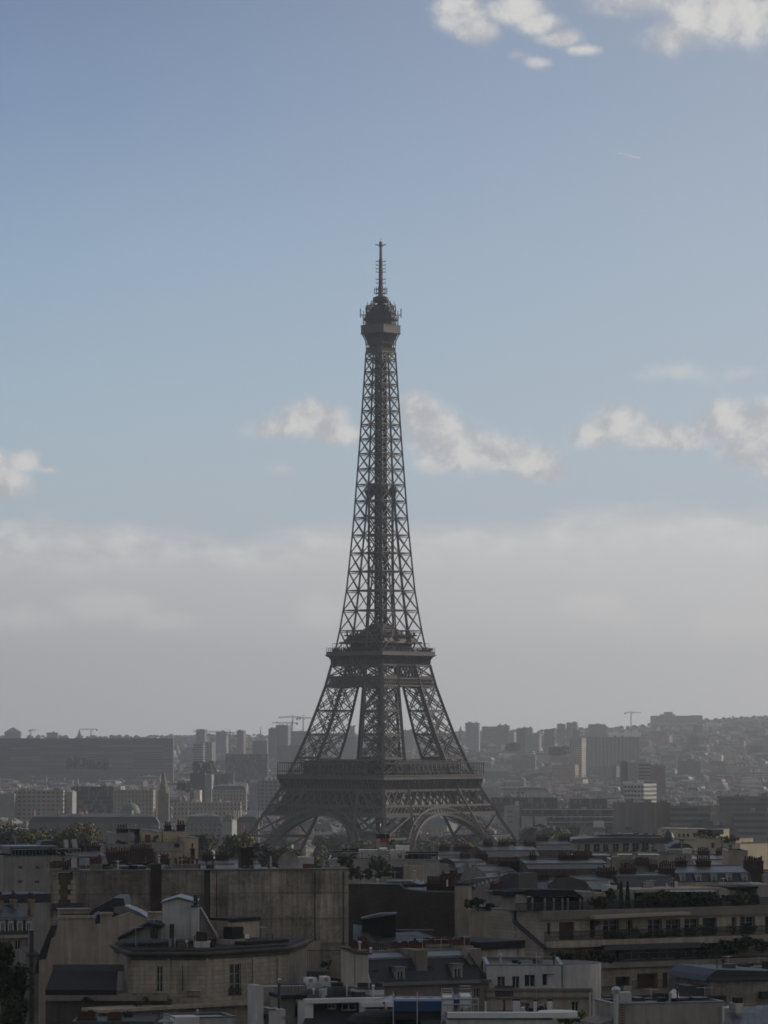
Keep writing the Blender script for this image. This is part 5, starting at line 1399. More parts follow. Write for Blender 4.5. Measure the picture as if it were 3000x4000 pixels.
def chimney(o, pl, x0, x1, yt, yb, off, depth, m='chimney_brick', pots=6, potm='terracotta', cap=True, ph=.75, name='chimney', pr=.14):
    """chimney stack standing at an offset behind (negative) or before the plane, with its row of pots"""
    u0, z1 = pl.sz(X(x0), Y_(yt), off); u1, z0 = pl.sz(X(x1), Y_(yb), off)
    b = MB().use(m); pl.box(b, u0, u1, z0, z1 - .2, off - depth, off)
    if cap: pl.box(b, u0 - .1, u1 + .1, z1 - .2, z1, off - depth - .1, off + .1)
    c = add(o, name, b)
    for i in range(pots):
        along = (u1 - u0) >= depth * .8
        f = (i + .5) / pots
        if along: p = pl.pt(u0 + (u1 - u0) * f, z1, off - depth / 2)
        else: p = pl.pt((u0 + u1) / 2, z1, off - depth * f)
        pot(c, p.x, p.y, z1 - .01, ph * rnd.choice((.8, 1, 1, 1.25)), pr, potm)
    return c
def railing(o, pl, x0, x1, yt, yb, off=0.0, step=.13, m='black_metal', name='railing', xt=None, rails=(0, 1)):
    u0, u1 = pl.S(X(x0), off), pl.S(X(x1), off); z1 = pl.sz(X(xt if xt is not None else x0), Y_(yt), off)[1]; z0 = pl.sz(X(xt if xt is not None else x0), Y_(yb), off)[1]
    b = MB().use(m); n = max(2, int((u1 - u0) / step))
    for i in range(n + 1): u = u0 + (u1 - u0) * i / n; pl.box(b, u - .014, u + .014, z0, z1, off - .03, off)
    for f in rails: z = z0 + (z1 - z0) * f; pl.box(b, u0, u1, z - .035, z + .035, off - .05, off + .02)
    return add(o, name, b)
SH = {}
def shrub(label, x, y, Yd, wpx, hpx, m='leaf_dark', cat='shrub', name='terrace_shrub', group=None, flat=.9, n=260, dens=None):
    """plant whose foot is seen at zoomed pixel (x, y) at distance Yd"""
    p = W(X(x), Y_(y), Yd); s = Yd / F / REF[2]; r, h = wpx * s / 2, hpx * s
    key = (m, round(r, 1), round(h, 1), n)
    if key not in SH: SH[key] = crown_mesh('shrub', m, max(.3, r * 1.3), max(.4, h * 1.1), int(n * 1.7), max(.13, min(.34, r * .24)), int(x * 7 + y) % 997, 16, flat, small=.62)
    o = bpy.data.objects.new(name, SH[key]); COL.objects.link(o); o.location = p; o.rotation_euler = (0, 0, rnd.uniform(0, 6))
    return tag(o, label, cat, group)
def mansard(o, pl, x0, x1, y_eave, y_break, y_top, d1, d2, d3, lower='slate', upper='zinc_seam', ends='stone_pale', name='roof'):
    """two-pitch roof: eave at the plane, break d1 behind, ridge d2 behind, back eave d3 behind"""
    u0, u1 = pl.S(X(x0)), pl.S(X(x1)); ze = pl.sz(X(x0), Y_(y_eave))[1]; zb = pl.sz(X(x0), Y_(y_break), -d1)[1]; zr = pl.sz(X(x0), Y_(y_top), -d2)[1]
    b = MB().use(lower); P = lambda u, z, k: pl.pt(u, z, -k)
    b.quad_uv(P(u0, ze, 0), P(u1, ze, 0), P(u1, zb, d1), P(u0, zb, d1)); add(o, name + '_slope', b); b = MB().use(lower); b.quad_uv(P(u1, ze, d3), P(u0, ze, d3), P(u0, zb, d3 - d1), P(u1, zb, d3 - d1))
    add(o, name + '_slope', b)
    b = MB().use(upper); b.quad_uv(P(u0, zb, d1), P(u1, zb, d1), P(u1, zr, d2), P(u0, zr, d2)); b.quad_uv(P(u1, zb, d3 - d1), P(u0, zb, d3 - d1), P(u0, zr, d2), P(u1, zr, d2))
    b.use('zinc'); pl.box(b, u0, u1, zb - .1, zb + .12, -d1 - .15, -d1 + .15); pl.box(b, u0, u1, zr - .08, zr + .14, -d2 - .14, -d2 + .14)
    add(o, 'roof_cap', b)
    for u, sg in ((u0, 1), (u1, -1)):
        b = MB().use(ends)
        pts = [P(u, ze, 0), P(u, zb, d1), P(u, zr, d2), P(u, zb, d3 - d1), P(u, ze, d3)]
        b.face(pts if sg > 0 else pts[::-1]); add(o, 'gable', b)
    return u0, u1, ze, zb, zr
def dormer(o, pl, x0, x1, yt, yb, off, depth, m='zinc', wm='window_frame', roofm='zinc', kind='casement'):
    u0, z1 = pl.sz(X(x0), Y_(yt), off); u1, z0 = pl.sz(X(x1), Y_(yb), off)
    b = MB(); w = u1 - u0; op = [(u0 + w * .17, u1 - w * .17, z0 + .1, z1 - .3, kind)]
    holed_wall(b, pl, u0, u1, z0, z1, op, m, .12, off)
    P = lambda u, z, k: pl.pt(u, z, off - k)
    b.face([P(u1, z0, 0), P(u1, z0, depth * .1), P(u1, z1, depth), P(u1, z1, 0)]); b.face([P(u0, z0, depth * .1), P(u0, z0, 0), P(u0, z1, 0), P(u0, z1, depth)])
    b.use(roofm); pl.box(b, u0 - .12, u1 + .12, z1, z1 + .12, off - depth, off + .15)
    d = add(o, 'dormer', b)
    for q in op: window(o, pl, *q[:4], q[4], off - .1, wm, parent=d)
    return d
def pipe(o, pl, x, yt, yb, off, r=.1, m='galvanised', cowl=True, name='vent_pipe'):
    u, z1 = pl.sz(X(x), Y_(yt), off); _, z0 = pl.sz(X(x), Y_(yb), off); b = MB().use(m)
    p0, p1 = pl.pt(u, z0, off), pl.pt(u, z1, off); b.tube(p0, p1, r)
    if cowl: b.lathe(p1, [(r * 1.6, 0), (r * 1.9, r * 1.6), (r * 1.2, r * 2.6), (0, r * 3.0)], 10)
    return add(o, name, b)
def slabpx(o, pl, poly, o0, o1, m, name='wall', parent=None, add_ground=False):
    b = MB().use(m); pl.slab(b, [pl.sz(X(x), Y_(y), o1) for x, y in poly], o0, o1); return add(o, name, b, parent)
def boxpx(o, pl, x0, x1, yt, yb, o0, o1, m, name, parent=None):
    u0, z1 = pl.sz(X(x0), Y_(yt), o1); u1, z0 = pl.sz(X(x1), Y_(yb), o1); b = MB().use(m); pl.box(b, u0, u1, z0, z1, o0, o1); return add(o, name, b, parent)
def dish(o, pl, x, y, off, r, m='render_grey', name='satellite_dish', face=(-.3, -1, .35)):
    u, z = pl.sz(X(x), Y_(y), off); c = pl.pt(u, z, off); n = Vector(face).normalized(); a = n.cross(Vector((0, 0, 1))).normalized(); w = a.cross(n)
    b = MB().use(m)
    for k in range(4):
        r0, r1 = r * k / 4, r * (k + 1) / 4; h0, h1 = (r0 * r0) / r * .35, (r1 * r1) / r * .35
        for i in range(16):
            t0, t1 = 2 * math.pi * i / 16, 2 * math.pi * (i + 1) / 16
            q = lambda rr, hh, t: c + (a * math.cos(t) + w * math.sin(t)) * rr + n * hh
            f = [q(r0, h0, t0), q(r0, h0, t1), q(r1, h1, t1), q(r1, h1, t0)]
            b.face(f[1:] if k == 0 else f)
    b.use('galvanised'); b.bar(c, c + n * r * 1.0, .05); b.bar(c - w * r, c + n * r * 1.0, .05); b.tube(c - n * .1, Vector((c.x, c.y, c.z - r * 1.5)) - n * .1, .06)
    return add(o, name, b)
# ================================================================ LEFT: zoom reference x0 = 0
ref(0)
# --- long blind party wall
PC = Plane(193, 430, 1377, 437)
o = bld('apartment_house', 'old apartment house with a very long stained blind party wall', 'apartment house', PC)
u0, u1, zb, zt = block(o, PC, 500, 983, 338, 7, 'party_wall', roof=None, name='wall')
for a, c, m_, of in ((983, 1047, 'chimney_brick', .0), (1047, 1322, 'party_wall', -.05), (1322, 1362, 'stone_dark', -.35), (1362, 1422, 'party_wall_pale', -.12), (1422, 1700, 'party_wall', -.05), (1700, 2074, 'party_wall_pale', -.05), (2074, 2230, 'party_wall_pale', .06)):
    b = MB(); a0, c0 = PC.S(X(a), of), PC.S(X(c), of); holed_wall(b, PC, a0, c0, gz(PC), zt, [], m_, .2, of)
    b.face([PC.pt(a0, gz(PC), of - 1), PC.pt(a0, gz(PC), of), PC.pt(a0, zt, of), PC.pt(a0, zt, of - 1)]); b.face([PC.pt(c0, gz(PC), of), PC.pt(c0, gz(PC), of - 1), PC.pt(c0, zt, of - 1), PC.pt(c0, zt, of)])
    add(o, 'wall', b)
uR = PC.S(X(2248)); b = MB().use('party_wall_pale'); a0 = PC.S(X(2230))
b.quad_uv(PC.pt(a0, gz(PC), -.02), PC.pt(uR, gz(PC), -.02), PC.pt(uR, zt, -.02), PC.pt(a0, zt, -.02)); b.use('stone_pale'); b.quad_uv(PC.pt(uR, gz(PC), -.02), PC.pt(uR, gz(PC), -5.2), PC.pt(uR, zt + .3, -5.2), PC.pt(uR, zt + .3, -.02))
b.quad_uv(PC.pt(uR, gz(PC), -5.2), PC.pt(uR - 30, gz(PC), -9), PC.pt(uR - 30, zt, -9), PC.pt(uR, zt, -5.2))
add(o, 'wall', b)
# left end: quoins and a bricked recess
b = MB().use('party_wall_pale'); a0, c0 = PC.S(X(322)), PC.S(X(375)); PC.box(b, a0, c0, gz(PC), zt, -3, 0); a1, c1 = PC.S(X(472)), PC.S(X(500)); PC.box(b, a1, c1, gz(PC), zt, -3, 0)
b.use('stone_pale')
for i in range(10):
    z0 = zt - 1 - i * .62
    PC.box(b, c1 - (1.15 if i % 2 else .8), c1 - .1, z0 - .55, z0, -.2, .04); PC.box(b, a1 - (.35 if i % 2 else .1), a1 + .3, z0 - .55, z0, -.2, .035)
    PC.box(b, c0 - .5, c0 + (.3 if i % 2 else .1), z0 - .55, z0, -.2, .03)
add(o, 'quoin_trim', b)
b = MB().use('brick_yellow'); PC.box(b, c0, a1, gz(PC), zt - .3, -3, -.35); add(o, 'brick_panel', b)
b = MB().use('zinc_dark'); pz0, pz1 = PC.sz(X(322), Y_(545))[1], PC.sz(X(322), Y_(585))[1]; PC.box(b, PC.S(X(330)), PC.S(X(530)), pz1, pz0, -2, .9); add(o, 'roof', b)
b = MB().use('zinc'); PC.box(b, PC.S(X(318)) - .1, uR + .1, zt, zt + .16, -.7, .12); b.use('gravel_roof'); b.face([PC.pt(PC.S(X(322)), zt + .02, -.6), PC.pt(uR, zt + .02, -.6), PC.pt(uR, zt + .02, -5), PC.pt(PC.S(X(322)), zt + .02, -8)]); add(o, 'roof_coping', b)
boxpx(o, PC, 980, 1044, 291, 590, -.6, .55, 'chimney_brick', 'chimney'); boxpx(o, PC, 976, 1050, 288, 296, -.7, .65, 'stone_dark', 'chimney_cap')
boxpx(o, PC, 2000, 2078, 795, 1100, -.3, .25, 'party_wall_pale', 'wall_patch'); 
boxpx(o, PC, 1860, 2078, 792, 1200, -.2, .3, 'render_beige', 'lower_wall')
for (a, c, yt, n) in ((325, 405, 318, 5), (405, 515, 312, 7)): chimney(o, PC, a, c, yt, 340, -1.2, .8, 'chimney_render', n, ph=.9)
boxpx(o, PC, 462, 500, 258, 336, -2.2, -1.2, 'render_white', 'chimney'); boxpx(o, PC, 404, 446, 300, 336, -1.6, -1.0, 'black_metal', 'vent_box')
chimney(o, PC, 585, 660, 292, 340, -3, .9, 'chimney_render', 9, ph=.9)
boxpx(o, PC, 790, 945, 305, 332, -6, -1.5, 'zinc_dark', 'roof_hatch'); slabpx(o, PC, [(1062, 332), (1092, 300), (1125, 332)], -5, -1.5, 'zinc_seam', 'skylight')
pipe(o, PC, 1031, 246, 290, 0, .09, 'steel')
chimney(o, PC, 1130, 1295, 292, 340, -7, 1.2, 'chimney_render', 6)
chimney(o, PC, 1560, 1640, 180, 340, -9, 2.0, 'chimney_brick', 0); chimney(o, PC, 1570, 1590, 176, 182, -9, .6, 'chimney_render', 1); pipe(o, PC, 1585, 150, 178, -9.5, .06, 'galvanised', False)
dish(o, PC, 1876, 285, -2.0, 1.35)
boxpx(o, PC, 1925, 2035, 247, 290, -8, -4, 'render_white', 'roof_cabin'); boxpx(o, PC, 1930, 2020, 290, 312, -4, -3.4, 'orange_brown', 'parapet_brick')
pipe(o, PC, 1755, 240, 325, -2, .12, 'render_white', False); pipe(o, PC, 2145, 310, 330, -1, .08)
for i in range(4): boxpx(o, PC, 1700 + i * 55, 1735 + i * 55, 312, 327, -3.2, -2.4, 'galvanised', 'vent_box')
# drain pipes and iron ties on the wall
for x in (1405, 2040, 2225): pipe(o, PC, x, 342, 1000, .14, .07, 'zinc_dark', False, 'drain_pipe')
# --- white building with four small windows
PA = Plane(10, 520, 320, 524)
o = bld('apartment_house', 'plain whitish building with four tiny square windows and a planted roof terrace', 'apartment house', PA)
block(o, PA, 20, 505, 242, 12, 'render_grey', [(121, 146, 302, 327, 'fixed'), (231, 256, 304, 329, 'fixed'), (118, 144, 394, 419, 'fixed'), (228, 254, 395, 420, 'fixed')], parapet=.6, roof='gravel_roof')
boxpx(o, PA, 70, 360, 182, 236, -10, -4, 'glass_blue', 'penthouse_glazing'); boxpx(o, PA, 60, 375, 176, 184, -10.4, -3.4, 'zinc', 'penthouse_roof')
slabpx(o, PA, [(255, 182), (270, 140), (360, 138), (365, 182)], -11, -8, 'zinc_dark', 'roof')
slabpx(o, PA, [(420, 185), (418, 135), (442, 133), (444, 185)], -9, -8.4, 'render_white', 'chimney'); slabpx(o, PA, [(475, 185), (470, 133), (494, 131), (508, 185)], -9, -8.4, 'render_white', 'chimney')
railing(o, PA, 75, 520, 195, 240, -.8, .5, 'galvanised')
for i, (x, w_) in enumerate(((190, 70), (240, 55), (330, 60), (420, 70), (140, 50))):
    shrub(('bushy dark shrub in the middle of the white building roof terrace', 'small shrub beside the bushy one on the white roof terrace', 'dark shrub at the glass end of the white roof terrace', 'wide shrub at the outer corner of the white roof terrace', 'low shrub at the near rail of the white roof terrace')[i], x, 238, 523, w_, 48, 'leaf_dark', n=220)
# terrace with pale shade sails beyond
# --- stepped cream block in the middle distance
PB = Plane(404, 600, 780, 604)
o = bld('apartment_house', 'stepped cream terraced block with flat roofs and many red chimney pots', 'apartment house', PB)
block(o, PB, 670, 830, 165, 14, 'render_grey', roof='gravel_roof', parapet=.3)
block(o, PB, 750, 866, 92, 10, 'render_grey', roof='gravel_roof', off=-3, parapet=.3, name='upper_storey')
block(o, PB, 912, 972, 72, 8, 'cream', roof='gravel_roof', off=-4, parapet=.2, name='stair_tower')
block(o, PB, 972, 1045, 85, 9, 'cream', [], roof='gravel_roof', off=-4.5, parapet=.2, name='upper_storey')
slabpx(o, PB, [(995, 150), (995, 112), (1026, 100), (1030, 118), (1010, 130), (1010, 150)], -4.6, -4.3, 'zinc_dark', 'panel')
block(o, PB, 1054, 1214, 80, 12, 'cream', roof='gravel_roof', off=-6, parapet=.4, name='upper_storey')
block(o, PB, 1190, 1284, 122, 9, 'cream', roof='gravel_roof', off=-2, parapet=.25, name='upper_storey')
block(o, PB, 826, 1194, 150, 9, 'render_grey', [(872, 906, 138 + 2, 160, 'dark'), (1132, 1168, 158, 184, 'dark')], roof='bitumen', off=-.5, parapet=.3, name='upper_storey', yb=330)
block(o, PB, 1010, 1180, 212, 6, 'stone_pale', [(1035, 1075, 228, 268, 'fixed')], roof='gravel_roof', off=1.5, parapet=.2, name='lower_storey')
for (a, c, yt, yb, of, n) in ((690, 760, 215, 290, 3, 5), (752, 835, 208, 290, 2.5, 5), (850, 990, 190, 292, 2, 10), (830, 950, 280, 300, 4, 9), (1040, 1100, 255, 300, 3, 4), (1240, 1262, 190, 300, 1, 2), (1185, 1262, 268, 300, 4, 5), (760, 830, 62, 95, -8, 4), (1070, 1110, 42, 84, -9, 3), (1150, 1200, 36, 84, -9, 3)):
    chimney(o, PB, a, c, yt, yb, of, .9, 'chimney_brick', n, ph=.7, pr=.14)
boxpx(o, PB, 860, 910, 62, 100, -9, -5.5, 'wood_far', 'planter_hedge'); boxpx(o, PB, 950, 975, 100, 150, -2, -.4, 'wood_brown', 'chimney')
# --- left mansard with white dormers
PG_ = Plane(-40, 400, 132, 402)
o = bld('apartment_house', 'mansard house with a row of white fronted dormers beside the dark tree', 'apartment house', PG_)
block(o, PG_, -60, 215, 765, 12, 'stone', [(40, 70, 790, 850, 'casement'), (100, 135, 785, 850, 'casement')], roof=None)
mansard(o, PG_, -60, 215, 752, 640, 560, 1.6, 6, 12, 'slate', 'zinc_dark')
for i, x in enumerate((0, 52, 112, 168)):
    dormer(o, PG_, x, x + 36, 655, 742, -.35, 1.6, 'render_white', 'window_frame')
b = MB().use('stone_pale'); PG_.box(b, PG_.S(X(-60)), PG_.S(X(215)), PG_.sz(X(0), Y_(765))[1] - .1, PG_.sz(X(0), Y_(752))[1], -.4, .35); add(o, 'cornice', b)
for a, c in ((-4, 18), (92, 108), (205, 222)): chimney(o, PG_, a, c, 520 + (a < 0) * 8, 640, -4.5, 1.6, 'chimney_render', 4, ph=.8)
boxpx(o, PG_, -10, 330, 488, 540, -14, -8, 'slate', 'rear_roof')
# --- blind gable with stepped chimney walls
PD = Plane(150, 372, 600, 374)
o = bld('apartment_house', 'house showing a tall beige windowless gable, stepped coping and slate slopes at its side', 'apartment house', PD)
poly = [(255, 2300), (255, 915), (300, 910), (335, 775), (372, 758), (380, 640), (618, 640), (618, 680), (650, 676), (652, 614), (728, 614), (728, 640), (840, 603), (962, 655), (968, 690), (968, 2300)]
b = MB().use('render_beige'); pp = [PD.sz(X(x), Y_(y)) for x, y in poly]; g0 = gz(PD); pp = [(u, max(z, g0)) for u, z in pp]
F_ = [PD.pt(u, z, 0) for u, z in pp]; 
import mathutils.geometry as mg
tri = mg.tessellate_polygon([[Vector((u, z, 0)) for u, z in pp]])
for t_ in tri:
    q = [F_[i] for i in t_]
    n = (q[1] - q[0]).cross(q[2] - q[0])
    if n.y > 0: q = q[::-1]
    b.face(q); b.face([v + Vector((-PD.n.x, -PD.n.y, 0)) * .5 for v in q[::-1]])
for i in range(len(F_)):
    p, q = F_[i], F_[(i + 1) % len(F_)]; bk = Vector((-PD.n.x, -PD.n.y, 0)) * .5; b.face([q, p, p + bk, q + bk])
add(o, 'gable_wall', b)
for (x0, x1, y) in ((374, 624, 628), (646, 734, 606)): boxpx(o, PD, x0, x1, y, y + 14, -1.1, .15, 'stone_pale', 'coping')
boxpx(o, PD, 385, 575, 588, 630, -3.2, -1.2, 'stone_pale', 'chimney'); boxpx(o, PD, 376, 585, 582, 592, -3.4, -1.0, 'stone', 'coping'); boxpx(o, PD, 392, 570, 612, 618, -1.3, -1.1, 'stone_dark', 'coping')
slabpx(o, PD, [(610, 682), (622, 625), (655, 605), (655, 680)], -4, -.6, 'slate', 'roof')
# slate slope seen past the gable's side and the roof behind
b = MB().use('slate'); P_ = lambda x, y, k: PD.pt(*PD.sz(X(x), Y_(y), -k), -k)
b.face([P_(240, 912, .6), P_(300, 912, .6), P_(372, 690, .6), P_(330, 690, .6)]); b.face([P_(240, 912, .6), P_(330, 690, .6), P_(330, 690, 9), P_(240, 912, 9)]); b.face([P_(330, 690, .6), P_(372, 690, .6), P_(380, 640, 4), P_(330, 690, 9)])
b.face([P_(300, 912, .55), P_(255, 1000, .55), P_(225, 1000, .55), P_(240, 905, .55)])
add(o, 'roof', b)
b = MB().use('slate'); PD2 = Plane(340, 384, 600, 384)
rd = [(575, 615), (600, 585), (735, 510), (800, 512), (812, 560), (812, 600), (730, 640), (640, 650), (575, 650)]
PD2.slab(b, [PD2.sz(X(x), Y_(y)) for x, y in rd], -9, 0); add(o, 'rear_roof', b)
b = MB().use('zinc'); PD2.slab(b, [PD2.sz(X(x), Y_(y), .3) for x, y in [(735, 600), (740, 570), (800, 560), (900, 600), (960, 640), (850, 660)]], -5, .3); add(o, 'rear_roof_cap', b)
boxpx(o, PD2, 808, 836, 560, 580, -2, .2, 'white_paint', 'roof_light')
boxpx(o, PD, 964, 1050, 606, 720, -1.0, .4, 'render_beige', 'chimney'); boxpx(o, PD, 960, 1054, 602, 610, -1.1, .5, 'stone_pale', 'coping')
for x, yt in ((192, 720), (200, 1000), (265, 1010)): boxpx(o, PD, x, x + 22, yt, 1500, -3, -.8, 'zinc_dark', 'drain_pipe')
b = MB().use('stone'); PD.box(b, PD.S(X(170)), PD.S(X(258)), g0, PD.sz(X(200), Y_(880))[1], -12, -.8); add(o, 'wall', b)
boxpx(o, PD, 172, 252, 870, 884, -12, -.4, 'stone_dark', 'cornice')
# --- corner house with heavy dark cornice
PE1 = Plane(500, 340, 805, 340); PE2 = Plane(805, 340, 1128, 349); PE0 = Plane(455, 352, 500, 340)
o = bld('apartment_house', 'pale stone corner house with a heavy dark cornice and a white hut on its roof', 'apartment house', PE1)
zc = PE1.sz(X(830), Y_(892))[1]; ze = zc + 1.0; g0 = gz(PE1)
opsE = [(1015, 1055, 952, 1122, 'shutter')]
b = MB(); O1 = openings_px(PE1, opsE); holed_wall(b, PE1, PE1.S(X(830)), PE1.S(X(1335)), g0, zc, O1, 'ashlar_pale'); add(o, 'wall', b)
for q in O1: window(o, PE1, *q[:4], 'casement', -.2)
O2 = openings_px(PE2, [(1490, 1562, 940, 1140, 'casement'), (1490, 1545, 1270, 1340, 'casement')]); b = MB(); holed_wall(b, PE2, PE2.S(X(1335)), PE2.S(X(1871)), g0, zc, O2, 'ashlar_pale'); add(o, 'wall', b)
for q in O2: window(o, PE2, *q[:4], 'casement', -.2)
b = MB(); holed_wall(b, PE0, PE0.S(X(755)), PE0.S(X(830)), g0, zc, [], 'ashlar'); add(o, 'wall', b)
eR = PE2.pt(PE2.S(X(1871)), g0); b = MB().use('stone'); bk = eR + Vector((1.5, 12, 0)); b.quad_uv(eR, bk, (bk.x, bk.y, zc), (eR.x, eR.y, zc)); add(o, 'wall', b)
# pilaster strips and iron balcony to the tall window
for x in (1085, 1335, 1640, 1800): boxpx(o, PE2 if x > 1335 else PE1, x, x + 16, 905, 1150, -.02, .12, 'stone_pale', 'pilaster_trim')
railing(o, PE2, 1484, 1568, 1098, 1140, .16, .11)
pipe(o, PE1, 1183, 935, 1110, .08, .035, 'zinc_dark', False, 'drain_pipe')
outer = [PE0.pt(PE0.S(X(750)), 0, .7), PE1.pt(PE1.S(X(826)), 0, .8), PE1.pt(PE1.S(X(1335)), 0, .8), PE2.pt(PE2.S(X(1875)), 0, .8), bk + Vector((.8, 0, 0)), PE0.pt(PE0.S(X(750)), 0, .7) + Vector((1.0, 12, 0))]
b = MB().use('stone_dark'); pr = [(p.x, p.y) for p in outer]
inn = lambda k: [(p[0] + (sum(q[0] for q in pr) / 6 - p[0]) * k, p[1] + (sum(q[1] for q in pr) / 6 - p[1]) * k) for p in pr]
b.prism(inn(.06), zc - .3, zc, False); b.prism(inn(.045), zc, zc + .25, False, inn(.015)); b.prism(inn(.01), zc + .25, zc + .45); b.face([(*p, zc - .3) for p in inn(.06)][::-1]); add(o, 'cornice', b)
b = MB().use('bitumen'); b.prism(inn(.07), zc + .45, zc + .68, True, inn(.09)); add(o, 'roof', b)
# roof furniture: white hut, ridge gable, chimneys
PH = Plane(640, 349, 800, 349)
b = MB().use('render_white'); hp = [(1053, 775), (1053, 540), (1150, 512), (1262, 540), (1262, 775)]; PH.slab(b, [PH.sz(X(x), Y_(y)) for x, y in hp], -6, 0); hut = add(o, 'roof_hut', b)
b = MB().use('zinc'); q = [PH.sz(X(x), Y_(y), .2) for x, y in [(1040, 544), (1150, 510), (1272, 541), (1272, 534), (1150, 502), (1040, 536)]]; PH.slab(b, q, -6.3, .25); add(o, 'roof', b, hut)
slabpx(o, PH, [(1262, 775), (1262, 560), (1300, 580), (1400, 750), (1435, 800), (1262, 800)], -4.4, -4, 'render_grey', 'stair_wall')
slabpx(o, PH, [(1296, 572), (1306, 572), (1440, 795), (1426, 800)], -4, -3.7, 'white_paint', 'verge_trim')
boxpx(o, PH, 1240, 1286, 565, 778, -.9, .5, 'render_white', 'chimney'); boxpx(o, PH, 1238, 1290, 560, 570, -1, .6, 'stone_dark', 'chimney_cap'); boxpx(o, PH, 1254, 1280, 492, 562, -.5, 0, 'black_metal', 'chimney_cowl')
PH1 = Plane(455, 345, 640, 345)
slabpx(o, PH1, [(757, 770), (960, 672), (1050, 690), (1050, 706), (965, 688), (770, 790)], -7, 0, 'bitumen', 'gable_roof')
slabpx(o, PH1, [(790, 778), (962, 692), (1050, 708), (1050, 780)], -6.6, -.6, 'render_grey', 'gable_wall')
for x0, x1, yt in ((975, 990, 705), (998, 1018, 700)): boxpx(o, PH1, x0, x1, yt, 770, -.6, -.1, 'black_metal', 'chimney_cowl')
boxpx(o, PE1, 1098, 1128, 680, 775, -4.5, -4, 'black_metal', 'chimney_cowl'); boxpx(o, PE1, 1094, 1132, 775, 832, -5, -3.6, 'render_grey', 'chimney')
boxpx(o, PE1, 1270, 1342, 730, 795, -5, -3.6, 'chimney_brick', 'chimney_cowl'); boxpx(o, PE1, 1260, 1358, 793, 835, -5.4, -3.3, 'render_white', 'chimney')
boxpx(o, PE2, 1506, 1578, 700, 785, -5, -3.8, 'bitumen', 'chimney_cowl'); boxpx(o, PE2, 1495, 1590, 782, 826, -5.3, -3.4, 'render_grey', 'chimney')
slabpx(o, PE2, [(1480, 800), (1480, 660), (1500, 645), (1600, 650), (1680, 655), (1680, 800)], -9, -6.5, 'stone_pale', 'roof_hut'); boxpx(o, PE2, 1490, 1690, 644, 656, -9.2, -6.3, 'bitumen', 'coping')
boxpx(o, PE2, 1588, 1614, 745, 800, -6.3, -5.6, 'galvanised', 'vent_box')
for x in (1380, 1400, 1420, 1432): pipe(o, PE2, x, 755, 805, -5, .04, 'wood_brown', False)
boxpx(o, PE2, 1590, 1872, 795, 835, -8, -2, 'bitumen', 'roof_step')
# balcony storeys below
b = MB().use('stone'); zb1 = PE1.sz(X(320), Y_(1128))[1]; PB1 = Plane(190, 338, 810, 338)
PB1.box(b, PB1.S(X(315)), PB1.S(X(1085)), zb1 - .55, zb1, -6, .5); add(o, 'balcony', b)
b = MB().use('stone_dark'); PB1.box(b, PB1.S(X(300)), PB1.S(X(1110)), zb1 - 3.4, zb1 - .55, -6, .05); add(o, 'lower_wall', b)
b = MB().use('bitumen'); b.face([PB1.pt(PB1.S(X(300)), zb1 + .5, .45), PB1.pt(PB1.S(X(760)), zb1 + .5, .45), PB1.pt(PB1.S(X(740)), zb1 + 1.9, -5), PB1.pt(PB1.S(X(310)), zb1 + 1.9, -5)]); b.face([PB1.pt(PB1.S(X(300)), zb1, .45), PB1.pt(PB1.S(X(760)), zb1, .45), PB1.pt(PB1.S(X(760)), zb1 + .5, .45), PB1.pt(PB1.S(X(300)), zb1 + .5, .45)]); b.use('slate'); b.face([PB1.pt(PB1.S(X(310)), zb1 + 1.9, -5.0), PB1.pt(PB1.S(X(800)), zb1 + 1.9, -5.0), PB1.pt(PB1.S(X(800)), zb1 + 2.5, -5.6), PB1.pt(PB1.S(X(310)), zb1 + 2.5, -5.6)]); add(o, 'lean_to_roof', b)
for i in range(17): 
    x = 330 + i * 44
    if i not in (3, 9): boxpx(o, PB1, x, x + 30, 1135, 1178, .02, .3, 'stone' if i % 3 else 'stone_dark', 'baluster_panel')
b = MB().use('stone_pale'); PL = Plane(600, 336, 1000, 343); PL.box(b, PL.S(X(640)), PL.S(X(1690)), PL.sz(X(1000), Y_(1234))[1], PL.sz(X(1000), Y_(1214))[1], -3, .7); add(o, 'cornice', b)
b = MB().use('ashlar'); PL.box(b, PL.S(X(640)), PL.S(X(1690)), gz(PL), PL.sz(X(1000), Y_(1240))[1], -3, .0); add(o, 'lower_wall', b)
railing(o, PE1, 1215, 1300, 1118, 1150, .5, .12)
shrub('yellowing shrub on the long lower balcony of the corner house', 915, 1215, 336, 90, 62, 'leaf_olive'); shrub('thin green shrub on the long lower balcony of the corner house', 560, 1200, 336.5, 70, 50, 'leaf_green')
shrub('low dark shrub near the small white roofs at the foot of the corner house', 810, 1300, 331, 90, 50, 'leaf_dark')
# small white flat roofs at the very foot
PW_ = Plane(620, 320, 920, 322); o = bld('roof_shed', 'low white rooftop shed with louvred slats at the foot of the corner house', 'shed', PW_)
block(o, PW_, 1140, 1530, 1290, 5, 'render_white', roof='galvanised', parapet=.15); boxpx(o, PW_, 1142, 1292, 1284, 1340, -2, .5, 'white_paint', 'wall_panel')
for i in range(7): boxpx(o, PW_, 1030 + i * 8, 1150 + i * 8, 1310 - i * 4.5, 1313 - i * 4.5, -1.2 - i * .5, -.8 - i * .5, 'galvanised', 'slat')
pipe(o, PW_, 1281, 1245, 1290, -1, .06, 'steel')
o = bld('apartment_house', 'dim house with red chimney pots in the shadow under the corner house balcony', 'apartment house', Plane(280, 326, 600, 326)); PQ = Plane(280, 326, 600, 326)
block(o, PQ, 470, 1000, 1310, 8, 'stone_dark', roof='zinc_dark'); 
